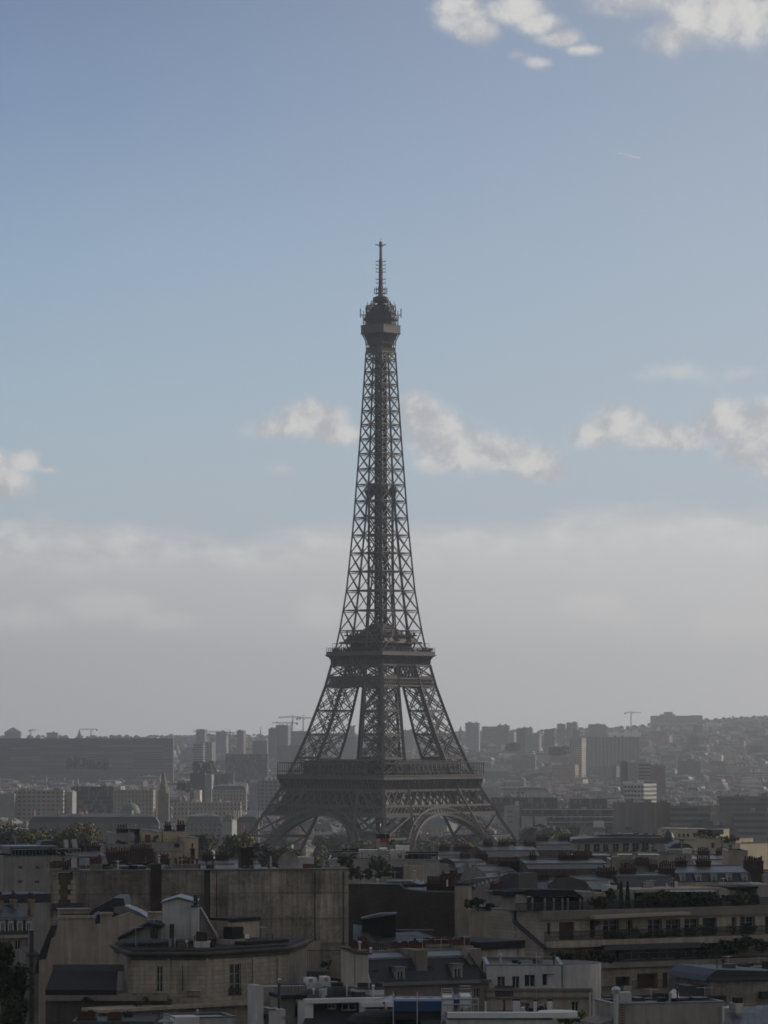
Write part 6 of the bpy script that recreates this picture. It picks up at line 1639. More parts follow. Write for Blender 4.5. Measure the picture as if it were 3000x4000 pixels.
for a, c in ((500, 620), (700, 780)): chimney(o, PQ, a, c, 1292, 1312, -1, .6, 'chimney_brick', 7, ph=.6)
# dark tree at the left edge
for i, (x, y, r_, lab, m_) in enumerate(((60, 1000, 150, 'large dark green tree filling the shaded lower corner below the white dormers', 'leaf_dark'), (-10, 860, 120, 'dark tree top just under the white dormer row', 'leaf_dark'), (90, 1240, 130, 'lowest dark tree crown beside the blind gable house', 'leaf_green'))):
    Yt = 352 - i * 6; c = W(X(x), Y_(y), Yt); s = Yt / F / REF[2]; rr = r_ * s; g_ = ground(c.x, Yt); top = c.z + rr
    tree('tree', lab, 'tree', (c.x, Yt, g_), m_, round(rr, 1), round(rr * 2.6, 1), max(3, top - g_ - rr * 2.6), 1900, .34, var=i, lumps=14)
# ================================================================ CENTRE: zoom reference x0 = 1000
ref(1000)
# --- dark brick party wall with tall beige chimney pier
PHW = Plane(1372, 458, 1845, 455)
o = bld('apartment_house', 'house with a broad dark brick party wall ending in a tall beige chimney pier', 'apartment house', PHW)
block(o, PHW, 600, 1295, 470, 10, 'brick_dark', roof='zinc_dark', xt=1290)
uB = [(600, 420), (640, 418), (930, 425), (960, 455), (1100, 470), (1290, 474), (1290, 520), (600, 520)]
slabpx(o, PHW, uB, -.6, .02, 'brick_dark', 'wall'); 
for a, c in (((640, 414), (930, 420)), ((930, 420), (965, 452)), ((965, 452), (1100, 466)), ((1100, 466), (1290, 470))): slabpx(o, PHW, [a, (a[0], a[1] + 6), (c[0], c[1] + 6), c], -.9, .12, 'zinc', 'coping')
slabpx(o, PHW, [(830, 416), (870, 402), (1000, 400), (1075, 428), (940, 424)], -6, -1.2, 'zinc_seam', 'roof'); boxpx(o, PHW, 950, 1080, 422, 442, -4, -1, 'bitumen', 'roof_hatch'); boxpx(o, PHW, 1030, 1080, 416, 432, -4, -2, 'render_white', 'roof_light')
boxpx(o, PHW, 1288, 1378, 428, 1200, -2.0, .5, 'stone_pale', 'chimney'); boxpx(o, PHW, 1284, 1384, 414, 430, -2.2, .6, 'chimney_brick', 'chimney_cap')
for (a, c, yt, yb, of, n) in ((1105, 1190, 415, 465, -3, 6), (1190, 1290, 395, 462, -4, 8), (1205, 1290, 430, 462, -2, 6)): chimney(o, PHW, a, c, yt, yb, of, .9, 'chimney_brick', n, ph=.9)
pipe(o, PHW, 1027, 345, 420, -1, .09, 'steel')
slabpx(o, PHW, [(1290, 415), (1400, 385), (1560, 372), (1500, 400), (1400, 440), (1380, 470), (1290, 470)], -9, -5, 'zinc_seam', 'rear_roof')
for i in range(5): boxpx(o, PHW, 1410 + i * 26, 1424 + i * 26, 424 - i * 9, 440 - i * 9, -5, -4.6, 'render_white', 'roof_light')
# --- small dark zinc roofs tucked before it
PI = Plane(1376, 405, 1700, 405)
o = bld('rear_house', 'low courtyard house of dark zinc hipped roofs in front of the brick party wall', 'house', PI)
block(o, PI, 630, 1290, 800, 14, 'stone_dark', [(800, 830, 812, 850, 'casement')], roof=None)
b = MB().use('zinc_seam_dark'); P_ = lambda x, y, k: PI.pt(*PI.sz(X(x), Y_(y), -k), -k)
b.quad_uv(P_(780, 800, 0), P_(1250, 800, 0), P_(1030, 728, 6), P_(905, 735, 6)); b.face([P_(1250, 800, 0), P_(1250, 800, 12), P_(1030, 728, 6)]); b.quad_uv(P_(630, 790, 0), P_(780, 800, 0), P_(690, 690, 5), P_(630, 680, 5)); b.face([P_(780, 800, 0), P_(905, 735, 6), P_(690, 690, 5)])
add(o, 'roof', b)
slabpx(o, PI, [(684, 760), (688, 645), (905, 612), (905, 760)], -4, -3, 'bitumen', 'roof_hut'); slabpx(o, PI, [(680, 640), (800, 612), (910, 608), (905, 618), (690, 650)], -4.5, -2.5, 'zinc_seam', 'roof_cap')
slabpx(o, PI, [(900, 722), (900, 716), (1150, 716), (1150, 722)], -5, -4.6, 'zinc', 'ridge_trim'); slabpx(o, PI, [(1030, 728), (1036, 724), (1215, 785), (1210, 792)], -1, -.6, 'zinc', 'ridge_trim')
# --- beige chimney gable and mansard with two dormers
PJ = Plane(1330, 345, 1910, 352)
o = bld('apartment_house', 'slate mansard house with two pale dormers between high chimney walls and red pots', 'apartment house', PJ)
block(o, PJ, 750, 1510, 1085, 11, 'stone', [(1415, 1450, 1098, 1155, 'casement'), (1195, 1225, 1090, 1130, 'casement')], roof=None)
mansard(o, PJ, 752, 1455, 1065, 905, 862, 2.2, 5, 11, 'slate', 'zinc_seam')
b = MB().use('zinc'); z_ = PJ.sz(X(752), Y_(1082))[1]; PJ.box(b, PJ.S(X(752)), PJ.S(X(1510)), z_, z_ + .3, -.3, .5); add(o, 'gutter', b)
dormer(o, PJ, 905, 965, 965, 1062, -.3, 2.6, 'render_grey'); dormer(o, PJ, 1275, 1338, 945, 1045, -.3, 2.6, 'render_grey')
for x, y in ((778, 1000), (1135, 972), (1015, 985)): slabpx(o, PJ, [(x - 22, y - 20), (x + 8, y - 24), (x + 24, y + 18), (x - 8, y + 24)], -1.3, -1.0, 'glass_blue' if x != 1015 else 'slate', 'skylight')
chimney(o, PJ, 885, 1112, 842, 862, -5.5, 1.0, 'chimney_render', 15, ph=.8); boxpx(o, PJ, 1040, 1112, 850, 1035, -5, -1.0, 'stone', 'chimney')
chimney(o, PJ, 1112, 1290, 815, 835, -7, 1.0, 'chimney_render', 8, ph=.7); chimney(o, PJ, 1290, 1400, 822, 842, -6, 1.0, 'chimney_render', 8, ph=.7)
slabpx(o, PJ, [(1360, 900), (1390, 842), (1460, 838), (1460, 960), (1510, 1040), (1450, 1040)], -3, -1.4, 'stone', 'party_wall'); slabpx(o, PJ, [(1376, 862), (1386, 858), (1510, 1034), (1494, 1040)], -1.4, -1.1, 'zinc', 'verge_trim')
b = MB().use('zinc_seam'); PJ.box(b, PJ.S(X(1455), .5), PJ.S(X(1515), .5), PJ.sz(X(1500), Y_(1060))[1], PJ.sz(X(1500), Y_(1040))[1], -2, .5); add(o, 'roof_hatch', b)
PJ2 = Plane(1330, 341, 1450, 341)
o2 = bld('chimney_wall', 'tall pale beige chimney wall with red pots in front of the two-dormer mansard', 'chimney wall', PJ2)
slabpx(o2, PJ2, [(552, 2300), (552, 835), (610, 850), (640, 868), (728, 878), (728, 1010), (755, 1100), (755, 2300)], -2.5, 0, 'render_pink', 'wall')
slabpx(o2, PJ2, [(546, 838), (548, 828), (612, 838), (645, 858), (752, 868), (752, 880), (640, 872), (610, 856)], -2.8, .15, 'stone_dark', 'coping')
slabpx(o2, PJ2, [(638, 2300), (638, 870), (642, 870), (642, 2300)], 0, .05, 'stone', 'joint_trim')
chimney(o2, PJ2, 615, 735, 842, 862, -1.5, .9, 'chimney_render', 8, ph=.95); pipe(o2, PJ2, 671, 808, 850, -.8, .1, 'galvanised'); boxpx(o2, PJ2, 735, 752, 838, 870, -2.5, -.5, 'galvanised', 'vent_box')
# --- iron fence with climbing plant before the long blind wall
PF = Plane(1125, 395, 1330, 395); o = bld('iron_fence', 'dark spiked iron fence on a low roof edge under the long blind wall', 'fence', PF)
railing(o, PF, 205, 545, 850, 1000, 0, .22, name='railing'); boxpx(o, PF, 205, 545, 985, 1040, -4, .2, 'stone_dark', 'base_wall')
shrub('dark climbing plant hanging on the spiked iron fence', 490, 985, 394.5, 110, 70, 'leaf_dark')
# --- front flat roof with white chimneys, white frame wall
PK = Plane(1000, 300, 1420, 303)
o = bld('apartment_house', 'flat black roof carrying three white chimneys, a white wall end at its side', 'apartment house', PK)
block(o, PK, 0, 50, 1080, 2.5, 'render_white', roof='zinc', off=1.0, name='end_wall')
block(o, PK, 320, 960, 1178, 18, 'render_white', [(470, 520, 1196, 1232, 'fixed'), (560, 650, 1196, 1240, 'fixed')], roof='bitumen', name='attic_wall', yb=1200)
block(o, PK, 320, 985, 1200, 16, 'stone_dark', roof=None, off=-1.2, name='wall')
b = MB().use('white_paint'); z_ = PK.sz(X(320), Y_(1192))[1]; PK.box(b, PK.S(X(315)), PK.S(X(970)), z_, z_ + .35, -.4, .5); PK.box(b, PK.S(X(315)), PK.S(X(365)), z_ - 3.5, z_, -2, .3); add(o, 'cornice', b)
b = MB().use('slate'); P_ = lambda x, y, k: PK.pt(*PK.sz(X(x), Y_(y), -k), -k); b.face([P_(270, 1400, -1.5), P_(680, 1400, -1.5), P_(660, 1225, .4), P_(345, 1225, .4)]); add(o, 'roof_slope', b)
for (a, c, yt, yb, of) in ((492, 580, 1095, 1172, -4), (665, 732, 1098, 1160, -5), (745, 830, 1100, 1178, -4)):
    boxpx(o, PK, a, c, yt, yb, of - 2.2, of, 'white_paint', 'chimney'); boxpx(o, PK, a - 2, c + 2, yt - 5, yt + 2, of - 2.3, of + .1, 'zinc_dark', 'chimney_cap')
    for i in range(2): boxpx(o, PK, a + 8 + i * (c - a) * .45, a + 8 + i * (c - a) * .45 + 26, yt - 36, yt - 4, of - 1.4, of - .7, 'chimney_brick', 'chimney_cowl')
block(o, PK, 48, 330, 1085, 1.2, 'render_grey', roof='zinc', off=-9, name='parapet_wall'); slabpx(o, PK, [(330, 1100), (330, 1066), (530, 1050), (530, 1078)], -9.5, -9, 'render_white', 'parapet_wall')
for a in (338, 438): boxpx(o, PK, a, a + 58 - (a > 400) * 14, 1030 - (a > 400) * 8, 1062, -11, -9.6, 'white_paint', 'vent_box'); boxpx(o, PK, a + 6, a + 30, 1036 - (a > 400) * 8, 1056, -9.6, -9.5, 'render_grey', 'vent_grille')
railing(o, PK, 165, 320, 1075, 1150, -8.6, .3, name='railing')
pipe(o, PK, 150, 1060, 1240, -.5, .13, 'zinc_dark', False); pipe(o, PK, 150, 1052, 1066, -.5, .09, 'steel')
slabpx(o, PK, [(160, 1400), (160, 1160), (300, 1148), (312, 1190), (312, 1400)], -6, -3, 'render_grey', 'roof_hut'); boxpx(o, PK, 255, 292, 1205, 1280, -3, -2.9, 'black_metal', 'door'); boxpx(o, PK, 165, 330, 1140, 1160, -6.2, -2.4, 'bitumen', 'canopy_roof')
boxpx(o, PK, 85, 190, 1235, 1400, -1.5, .6, 'render_white', 'chimney'); boxpx(o, PK, 60, 90, 1265, 1300, -1, .3, 'black_metal', 'vent_box'); boxpx(o, PK, 82, 130, 1228, 1238, -1.6, .7, 'zinc', 'chimney_cap')
for i in range(2): boxpx(o, PK, 168 + i * 14, 176 + i * 14, 1275, 1300, .6, .64, 'render_grey', 'vent_slot')
# white pergola frame and its roof to the right
b = MB().use('white_paint'); z_ = PK.sz(X(655), Y_(1205))[1]; PK.box(b, PK.S(X(655)), PK.S(X(685)), z_ - 5, z_, .55, 1.0); PK.box(b, PK.S(X(655)), PK.S(X(890)), z_ - .1, z_ + .28, .55, 1.2); PK.box(b, PK.S(X(675)), PK.S(X(800)), z_ - .8, z_ - .6, .7, .9); add(o, 'pergola_frame', b)
railing(o, PK, 690, 800, 1235, 1330, .8, .12, 'galvanised', 'trellis_lattice')
o3 = bld('roof_terrace', 'white edged low terrace roof with a round dark hood, below the blue wrapped scaffold', 'roof terrace', Plane(1420, 296, 1600, 296)); PT = Plane(1420, 296, 1700, 296)
block(o3, PT, 970, 1250, 1292, 10, 'render_white', roof='gravel_roof'); b = MB().use('bitumen')
c = PT.pt(*PT.sz(X(830), Y_(1340), .0), -1); b.lathe((c.x, c.y, c.z), [(3.3, -.4), (3.2, .4), (2.6, .9), (1.4, 1.2), (0, 1.3)], 20); add(o3, 'roof_hood', b)
pipe(o3, PT, 840, 1200, 1300, -1, .13, 'steel'); 
# --- blue wrapped scaffold
PS = Plane(1534, 292, 1870, 292)
o = bld('scaffold', 'rooftop scaffold wrapped in blue sheeting with white boards and steel rails', 'scaffold', PS)
boxpx(o, PS, 890, 1205, 1180, 1245, -4.5, 0, 'blue_sheet', 'sheeting'); boxpx(o, PS, 1278, 1322, 1162, 1228, -4.5, 0, 'blue_sheet', 'sheeting')
boxpx(o, PS, 1205, 1276, 1155, 1245, -4.4, .02, 'white_paint', 'board_panel'); boxpx(o, PS, 1322, 1392, 1150, 1222, -4.4, .02, 'white_paint', 'board_panel')
b = MB().use('galvanised')
for i in range(4): c = PS.pt(*PS.sz(X(930 + i * 80), Y_(1168), -2.4), -2.4); b.lathe((c.x, c.y, c.z - .55), [(1.25, 0), (1.2, .35), (.7, .62), (0, .72)], 14)
add(o, 'tarpaulin_cover', b)
b = MB().use('galvanised')
for x in (890, 1045, 1205, 1278, 1322, 1395, 1440):
    for of in (0.1, -4.4):
        u, zt_ = PS.sz(X(x), Y_(1120 if x < 1400 else 1165), of); _, zb_ = PS.sz(X(x), Y_(1330), of); b.tube(PS.pt(u, zb_ - 3, of), PS.pt(u, zt_, of), .045, n=6)
for (y, xa, xb) in ((1150, 890, 1200), (1165, 890, 1440), (1100, 1200, 1272), (1116, 1200, 1272), (1136, 1200, 1272), (1082, 1322, 1390), (1100, 1322, 1390), (1125, 1322, 1390), (1200, 1205, 1440), (1250, 1205, 1440), (1262, 1205, 1440), (1290, 1205, 1420)):
    u0_, z_ = PS.sz(X(xa), Y_(y), .12); u1_, _ = PS.sz(X(xb), Y_(y), .12); b.tube(PS.pt(u0_, z_, .12), PS.pt(u1_, z_, .12), .045, n=6)
for xa in (1205, 1240, 1275, 1310, 1345, 1380, 1410):
    u0_, z_ = PS.sz(X(xa), Y_(1200), .12); _, z2 = PS.sz(X(xa), Y_(1300), .12); b.tube(PS.pt(u0_, z2, .12), PS.pt(u0_, z_, .12), .03, n=6)
for x in (1202, 1272): u_, z_ = PS.sz(X(x), Y_(1098), .1); _, z2 = PS.sz(X(x), Y_(1160), .1); b.tube(PS.pt(u_, z2, .1), PS.pt(u_, z_, .1), .04, n=6)
u0_, z_ = PS.sz(X(760), Y_(1172), .2); u1_, z1_ = PS.sz(X(900), Y_(1140), .2); b.tube(PS.pt(u0_, z_, .2), PS.pt(u1_, z1_, .2), .05, n=6)
add(o, 'scaffold_frame', b)
b = MB().use('galvanised'); u0_, z_ = PS.sz(X(1205), Y_(1300), .3); u1_, _ = PS.sz(X(1440), Y_(1300), .3); PS.box(b, u0_, u1_, z_ - .1, z_, -2, .5); add(o, 'deck_plank', b)
boxpx(o, PS, 900, 1200, 1245, 1300, -4, -.6, 'black_metal', 'base_frame')
# --- terrace roofs beyond the brick wall (middle distance)
PM = Plane(1290, 640, 1720, 640)
o = bld('apartment_house', 'flat roof crowded with white roof huts, rails and a red boarded cabin', 'apartment house', PM)
block(o, PM, 470, 1190, 262, 20, 'render_grey', [(880, 950, 310, 385, 'dark'), (545, 575, 265, 330, 'dark')], roof='gravel_roof', parapet=.4)
block(o, PM, 960, 1175, 300, 6, 'render_beige', roof='gravel_roof', off=2.5, name='lower_storey')
block(o, PM, 560, 960, 262, 12, 'zinc', roof='gravel_roof', off=-2, name='attic', yb=330) 
for (a, c, yt, yb, of, m_, nm) in ((665, 790, 198, 252, -6, 'render_white', 'roof_hut'), (790, 860, 205, 258, -5, 'render_grey', 'roof_hut'), (870, 965, 198, 258, -7, 'render_white', 'roof_hut'), (905, 995, 172, 230, -9, 'white_paint', 'roof_hut'), (780, 862, 126, 190, -12, 'render_beige', 'roof_hut'), (805, 862, 124, 150, -11.8, 'red_paint', 'board_panel'), (778, 866, 96, 124, -12, 'glass_blue', 'glass_screen'), (470, 660, 206, 214, -7, 'bitumen', 'canopy_roof'), (985, 1180, 225, 300, -3, 'glass', 'glazing'), (970, 1180, 210, 226, -3, 'bitumen', 'canopy_roof'), (560, 780, 190, 204, -10, 'bitumen', 'canopy_roof'), (800, 850, 188, 202, -5, 'white_paint', 'awning_panel'), (880, 910, 150, 172, -10, 'copper_green', 'board_panel'), (955, 995, 150, 168, -10, 'copper_green', 'board_panel')):
    boxpx(o, PM, a, c, yt, yb, of - 3, of, m_, nm)
for (a, c, yt, yb, of) in ((560, 665, 216, 260, 0), (975, 1175, 222, 300, .2), (660, 860, 236, 262, .2)): railing(o, PM, a, c, yt, yb, of, 1.1, 'galvanised', rails=(0, .5, 1))
for i, (x, y, w_, h_, lab, m_) in enumerate(((590, 330, 110, 100, 'dark rounded bush beside the big corner of the long blind wall', 'leaf_dark'), (700, 400, 130, 120, 'large black-green bush on the terrace behind the brick wall', 'leaf_dark'), (790, 345, 150, 110, 'broad dark bush in the middle of the terrace behind the brick wall', 'leaf_dark'), (640, 400, 90, 90, 'low dark bush at the terrace rail behind the brick wall', 'leaf_dark'), (830, 400, 110, 110, 'dark bush against the pale terrace wall', 'leaf_dark'), (885, 178, 40, 50, 'small leaning shrub beside the red boarded cabin', 'leaf_green'))):
    shrub(lab, x, y, 630 - i if i < 5 else 652, w_, h_, m_, 'bush', n=420)
railing(o, PM, 668, 860, 375, 412, 9, .5, 'galvanised')
# pale houses right of it
PN2 = Plane(1700, 600, 1820, 602); o = bld('house', 'small pale house with a lean zinc roof behind the tall beige chimney pier', 'house', PN2)
block(o, PN2, 1185, 1255, 290, 8, 'render_grey', roof=None); slabpx(o, PN2, [(1185, 292), (1185, 330), (1290, 330), (1290, 322), (1255, 296)], -7, .1, 'render_grey', 'wall'); slabpx(o, PN2, [(1250, 296), (1256, 290), (1318, 318), (1312, 328)], -7, .4, 'zinc_seam', 'roof')
# --- beige gable with dark verge line, between pier and big terrace house
PN = Plane(1830, 448, 2130, 440)
o = bld('apartment_house', 'beige house end with a dark sloping gutter line, glazed penthouse on its roof', 'apartment house', PN)
block(o, PN, 1378, 1560, 592, 12, 'render_beige', roof='bitumen'); slabpx(o, PN, [(1555, 2300), (1555, 600), (1580, 560), (1660, 545), (1690, 555), (1720, 600), (1720, 2300)], -9, -.02, 'render_beige', 'gable_wall')
b_ = boxpx(o, PN, 1500, 1665, 476, 560, -7, -4, 'render_grey', 'penthouse'); boxpx(o, PN, 1478, 1680, 462, 480, -7.5, -3.4, 'zinc', 'penthouse_roof'); 
shrub('dark hedge plants on the roof edge of the beige house end', 1420, 590, 447, 130, 75, 'leaf_dark', n=300)
chimney(o, PN, 1505, 1590, 450, 466, -6, .8, 'chimney_brick', 7, ph=.8)
slabpx(o, PN, [(1550, 470), (1580, 375), (1640, 350), (1700, 350), (1700, 470)], -14, -10, 'zinc_seam_dark', 'rear_roof')
# white cubic penthouse in front of it
PO = Plane(1880, 372, 2060, 376); o = bld('roof_penthouse', 'white cubic penthouse under a dark flat roof edge, before the plant terraces', 'penthouse', PO)
block(o, PO, 1462, 1565, 832, 9, 'render_grey', roof=None); b = MB().use('render_white'); u0_ = PO.S(X(1565)); zt_ = PO.sz(X(1565), Y_(832))[1]; zb_ = PO.sz(X(1565), Y_(960))[1]; PO.box(b, u0_, PO.S(X(1735)), zb_, zt_, -9, -.25); add(o, 'wall', b)
boxpx(o, PO, 1455, 1745, 798, 834, -9.4, .3, 'bitumen', 'roof'); boxpx(o, PO, 1700, 1740, 790, 900, -8, -.1, 'render_beige', 'chimney')
boxpx(o, PO, 1440, 1760, 925, 960, -9, .9, 'bitumen', 'terrace_roof')
# ================================================================ RIGHT: zoom reference x0 = 2000
ref(2000)
# --- modern white house with rounded corner
PO1 = Plane(1880, 352, 2300, 352)
o = bld('apartment_house', 'white modern house with a rounded roof corner and two tall grey windows', 'apartment house', PO1)
block(o, PO1, -165, 330, 945, 12, 'render_white', [(-95, -45, 1020, 1100, 'casement'), (0, 48, 1018, 1098, 'casement'), (80, 150, 1008, 1088, 'casement'), (195, 278, 1002, 1082, 'casement')], roof='gravel_roof', rev=.35, parapet=.3)
c = PO1.pt(PO1.S(X(330)), 0, -4.0); b = MB().use('render_white'); z_ = PO1.sz(X(330), Y_(945))[1]
b.lathe((c.x, c.y, 0), [(4.0, gz(PO1)), (4.0, z_)], 32); b.use('gravel_roof'); b.lathe((c.x, c.y, 0), [(4.0, z_), (0, z_ + .02)], 32); add(o, 'corner_wall', b)
block(o, PO1, 372, 528, 965, 9, 'render_grey', roof='gravel_roof', off=-3, name='wing_wall')
for (yt, yb, xa, xb) in ((1098, 1112, -165, 522), (1150, 1160, -165, 520)): boxpx(o, PO1, xa, xb, yt, yb, -2, .5, 'stone', 'ledge')
block(o, PO1, -165, 520, 1112, 3, 'stone_pale', [(385, 430, 1180, 1270, 'casement'), (60, 90, 1190, 1270, 'casement')], roof=None, off=.25, name='lower_wall')
pipe(o, PO1, 157, 860, 1200, 1.5, .03, 'galvanised', False, 'aerial_pole'); pipe(o, PO1, 325, 950, 1090, .1, .04, 'zinc_dark', False, 'drain_pipe'); pipe(o, PO1, 505, 1120, 1290, .7, .06, 'white_paint', False, 'drain_pipe')
# low boxes left of it, above the scaffold
boxpx(o, PO1, -110, 10, 1080, 1150, -1, .3, 'stone_dark', 'balcony')
# --- big terrace house with balconies of plants
PMW = Plane(2120, 398, 3000, 412)
o = bld('apartment_house', 'large beige house with long plant-filled balconies stepping back over many storeys', 'apartment house', PMW)
OPS = [(228, 250, 672, 752, 'shutter'), (305, 405, 668, 790, 'shutter'), (505, 540, 655, 770, 'dark'), (590, 692, 652, 770, 'casement'), (742, 782, 655, 770, 'casement'), (880, 972, 650, 768, 'casement'), (998, 1092, 648, 766, 'casement'), (1118, 1212, 645, 762, 'casement'), (1235, 1330, 640, 760, 'dark'), (1420, 1456, 635, 755, 'casement'), (1478, 1574, 632, 755, 'casement'), (1640, 1680, 630, 750, 'dark')]
block(o, PMW, 205, 1720, 608, 12, 'ashlar_pale', OPS, roof='gravel_roof', parapet=.8, rev=.5, yb=2300)
uM = PMW.S(X(205)); cA, cB = PMW.pt(uM, 50, 0), PMW.pt(uM, 50, -11.8); PSD = Plane(1500, 400, 1600, 400); PSD.A = Vector((cB.x, cB.y)); PSD.t = Vector((cA.x - cB.x, cA.y - cB.y)).normalized(); PSD.n = Vector((PSD.t.y, -PSD.t.x)); PSD.L = 11.8
slabpx(o, PSD, [(0, 650), (14, 646), (28, 668), (208, 828), (208, 850), (8, 680)], .02, .3, 'zinc_dark', 'gutter')
slabpx(o, PSD, [(8, 655), (16, 655), (16, 600), (8, 600)], .02, .2, 'zinc_dark', 'drain_pipe')
boxpx(o, PMW, 205, 1720, 598, 612, -1.2, .35, 'stone', 'coping')
b = MB().use('awning'); z_ = PMW.sz(X(490), Y_(643))[1]; PMW.slab(b, [(PMW.S(X(490)), z_ + .35), (PMW.S(X(490)), z_), (PMW.S(X(1105)), z_ + .2), (PMW.S(X(1105)), z_ + .5)], .3, 1.7); add(o, 'awning', b)
# first balcony slab with railing and plants
zS = PMW.sz(X(215), Y_(830))[1]; b = MB().use('stone_pale'); PMW.box(b, PMW.S(X(212)), PMW.S(X(1720)), zS, zS + .75, -.5, 1.8); add(o, 'balcony', b)
u0_, u1_ = PMW.S(X(212), 1.7), PMW.S(X(1720), 1.7); b = MB().use('black_metal'); n = 260
for i in range(n + 1): u = u0_ + (u1_ - u0_) * i / n; PMW.box(b, u - .015, u + .015, zS + .75, zS + 1.8, 1.66, 1.7)
PMW.box(b, u0_, u1_, zS + 1.76, zS + 1.84, 1.62, 1.74); PMW.box(b, u0_, u1_, zS + 1.2, zS + 1.26, 1.65, 1.71); add(o, 'railing', b)
# second storey down: recessed glazed strip with plants, then lower storey
block(o, PMW, 690, 1225, 835, 4, 'stone_dark', [(705, 860, 850, 905, 'fixed'), (880, 1040, 848, 900, 'fixed'), (1060, 1200, 842, 896, 'fixed')], roof=None, off=.8, name='glazed_storey', yb=950)
boxpx(o, PMW, 600, 1225, 818, 832, -1, 2.6, 'zinc_dark', 'awning')
zS2 = PMW.sz(X(530), Y_(965), 2.4)[1]; b = MB().use('stone'); PMW.box(b, PMW.S(X(378), 2.4), PMW.S(X(1720), 2.4), zS2, zS2 + .6, -.5, 3.4); add(o, 'balcony', b)
u0_, u1_ = PMW.S(X(690), 3.3), PMW.S(X(1720), 3.3); b = MB().use('black_metal'); n = 170
for i in range(n + 1): u = u0_ + (u1_ - u0_) * i / n; PMW.box(b, u - .015, u + .015, zS2 + .6, zS2 + 1.6, 3.26, 3.3)
PMW.box(b, u0_, u1_, zS2 + 1.56, zS2 + 1.64, 3.22, 3.34); add(o, 'railing', b)
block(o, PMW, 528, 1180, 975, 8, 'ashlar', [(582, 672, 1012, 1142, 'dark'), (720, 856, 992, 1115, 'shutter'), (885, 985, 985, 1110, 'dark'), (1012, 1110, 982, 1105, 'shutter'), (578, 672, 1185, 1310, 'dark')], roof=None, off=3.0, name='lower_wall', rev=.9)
zS3 = PMW.sz(X(570), Y_(1150), 4.4)[1]; b = MB().use('stone'); PMW.box(b, PMW.S(X(565), 4.4), PMW.S(X(1150), 4.4), zS3, zS3 + .55, 2, 5.0); add(o, 'balcony', b)
railing(o, PMW, 572, 720, 1088, 1150, 4.9, .12, xt=572); railing(o, PMW, 780, 1140, 1050, 1120, 4.9, .2, xt=780)
boxpx(o, PMW, 722, 775, 1082, 1125, 4.2, 4.8, 'render_beige', 'storage_box')
# roof storey: glass house, pale walls, pergola
boxpx(o, PMW, 100, 460, 512, 600, -8, -4.5, 'glass', 'glazing'); slabpx(o, PMW, [(60, 470), (110, 500), (420, 512), (470, 512), (400, 460), (100, 455)], -9, -4.2, 'bitumen', 'penthouse_roof')
b = MB().use('galvanised'); P_ = lambda x, y, k: PMW.pt(*PMW.sz(X(x), Y_(y), -k), -k); b.face([P_(175, 500, 4.0), P_(345, 500, 4.0), P_(320, 484, 6), P_(185, 483, 6)]); b.face([P_(360, 497, 4.0), P_(420, 499, 4.0), P_(400, 487, 6), P_(350, 485, 6)]); add(o, 'skylight', b)
for x in (130, 210, 268, 325, 360, 440): boxpx(o, PMW, x, x + 8, 510, 600, -4.5, -4.3, 'window_frame', 'glazing_frame')
boxpx(o, PMW, 30, 100, 490, 590, -8, -4.6, 'render_grey', 'penthouse_wall'); boxpx(o, PMW, -15, 40, 470, 500, -9, -5, 'bitumen', 'penthouse_roof')
boxpx(o, PMW, 455, 535, 470, 580, -9, -5, 'render_grey', 'penthouse_wall'); boxpx(o, PMW, 530, 620, 480, 545, -10, -6, 'stone_pale', 'penthouse_wall'); boxpx(o, PMW, 765, 792, 462, 575, -8, -3.5, 'render_grey', 'penthouse_wall')
boxpx(o, PMW, 800, 1310, 456, 464, -9, -3.5, 'stone_pale', 'penthouse_roof'); boxpx(o, PMW, 800, 1310, 466, 570, -9.5, -7, 'stone_dark', 'penthouse_wall')
boxpx(o, PMW, 1340, 1394, 452, 560, -8, -3, 'render_grey', 'penthouse_wall'); slabpx(o, PMW, [(1320, 470), (1350, 440), (1400, 452), (1394, 520), (1340, 520)], -8, -3.2, 'render_grey', 'penthouse_wall'); boxpx(o, PMW, 1394, 1600, 440, 450, -9, -4, 'bitumen', 'penthouse_roof'); boxpx(o, PMW, 1588, 1720, 425, 560, -10, -4, 'render_grey', 'penthouse_wall')
for i in range(11): slabpx(o, PMW, [(1035 + i * 26, 470), (1050 + i * 26, 463), (1056 + i * 26, 463), (1041 + i * 26, 472)], -6, -2.5, 'galvanised', 'pergola_slat')
b = MB().use('black_metal'); u0_, u1_ = PMW.S(X(20), -.6), PMW.S(X(1720), -.6); z_ = PMW.sz(X(205), Y_(600), -.6)[1]; n = 300
for i in range(n + 1): u = u0_ + (u1_ - u0_) * i / n; PMW.box(b, u - .015, u + .015, z_, z_ + 1.0, -.66, -.6)
PMW.box(b, u0_, u1_, z_ + .96, z_ + 1.04, -.7, -.58); add(o, 'railing', b)
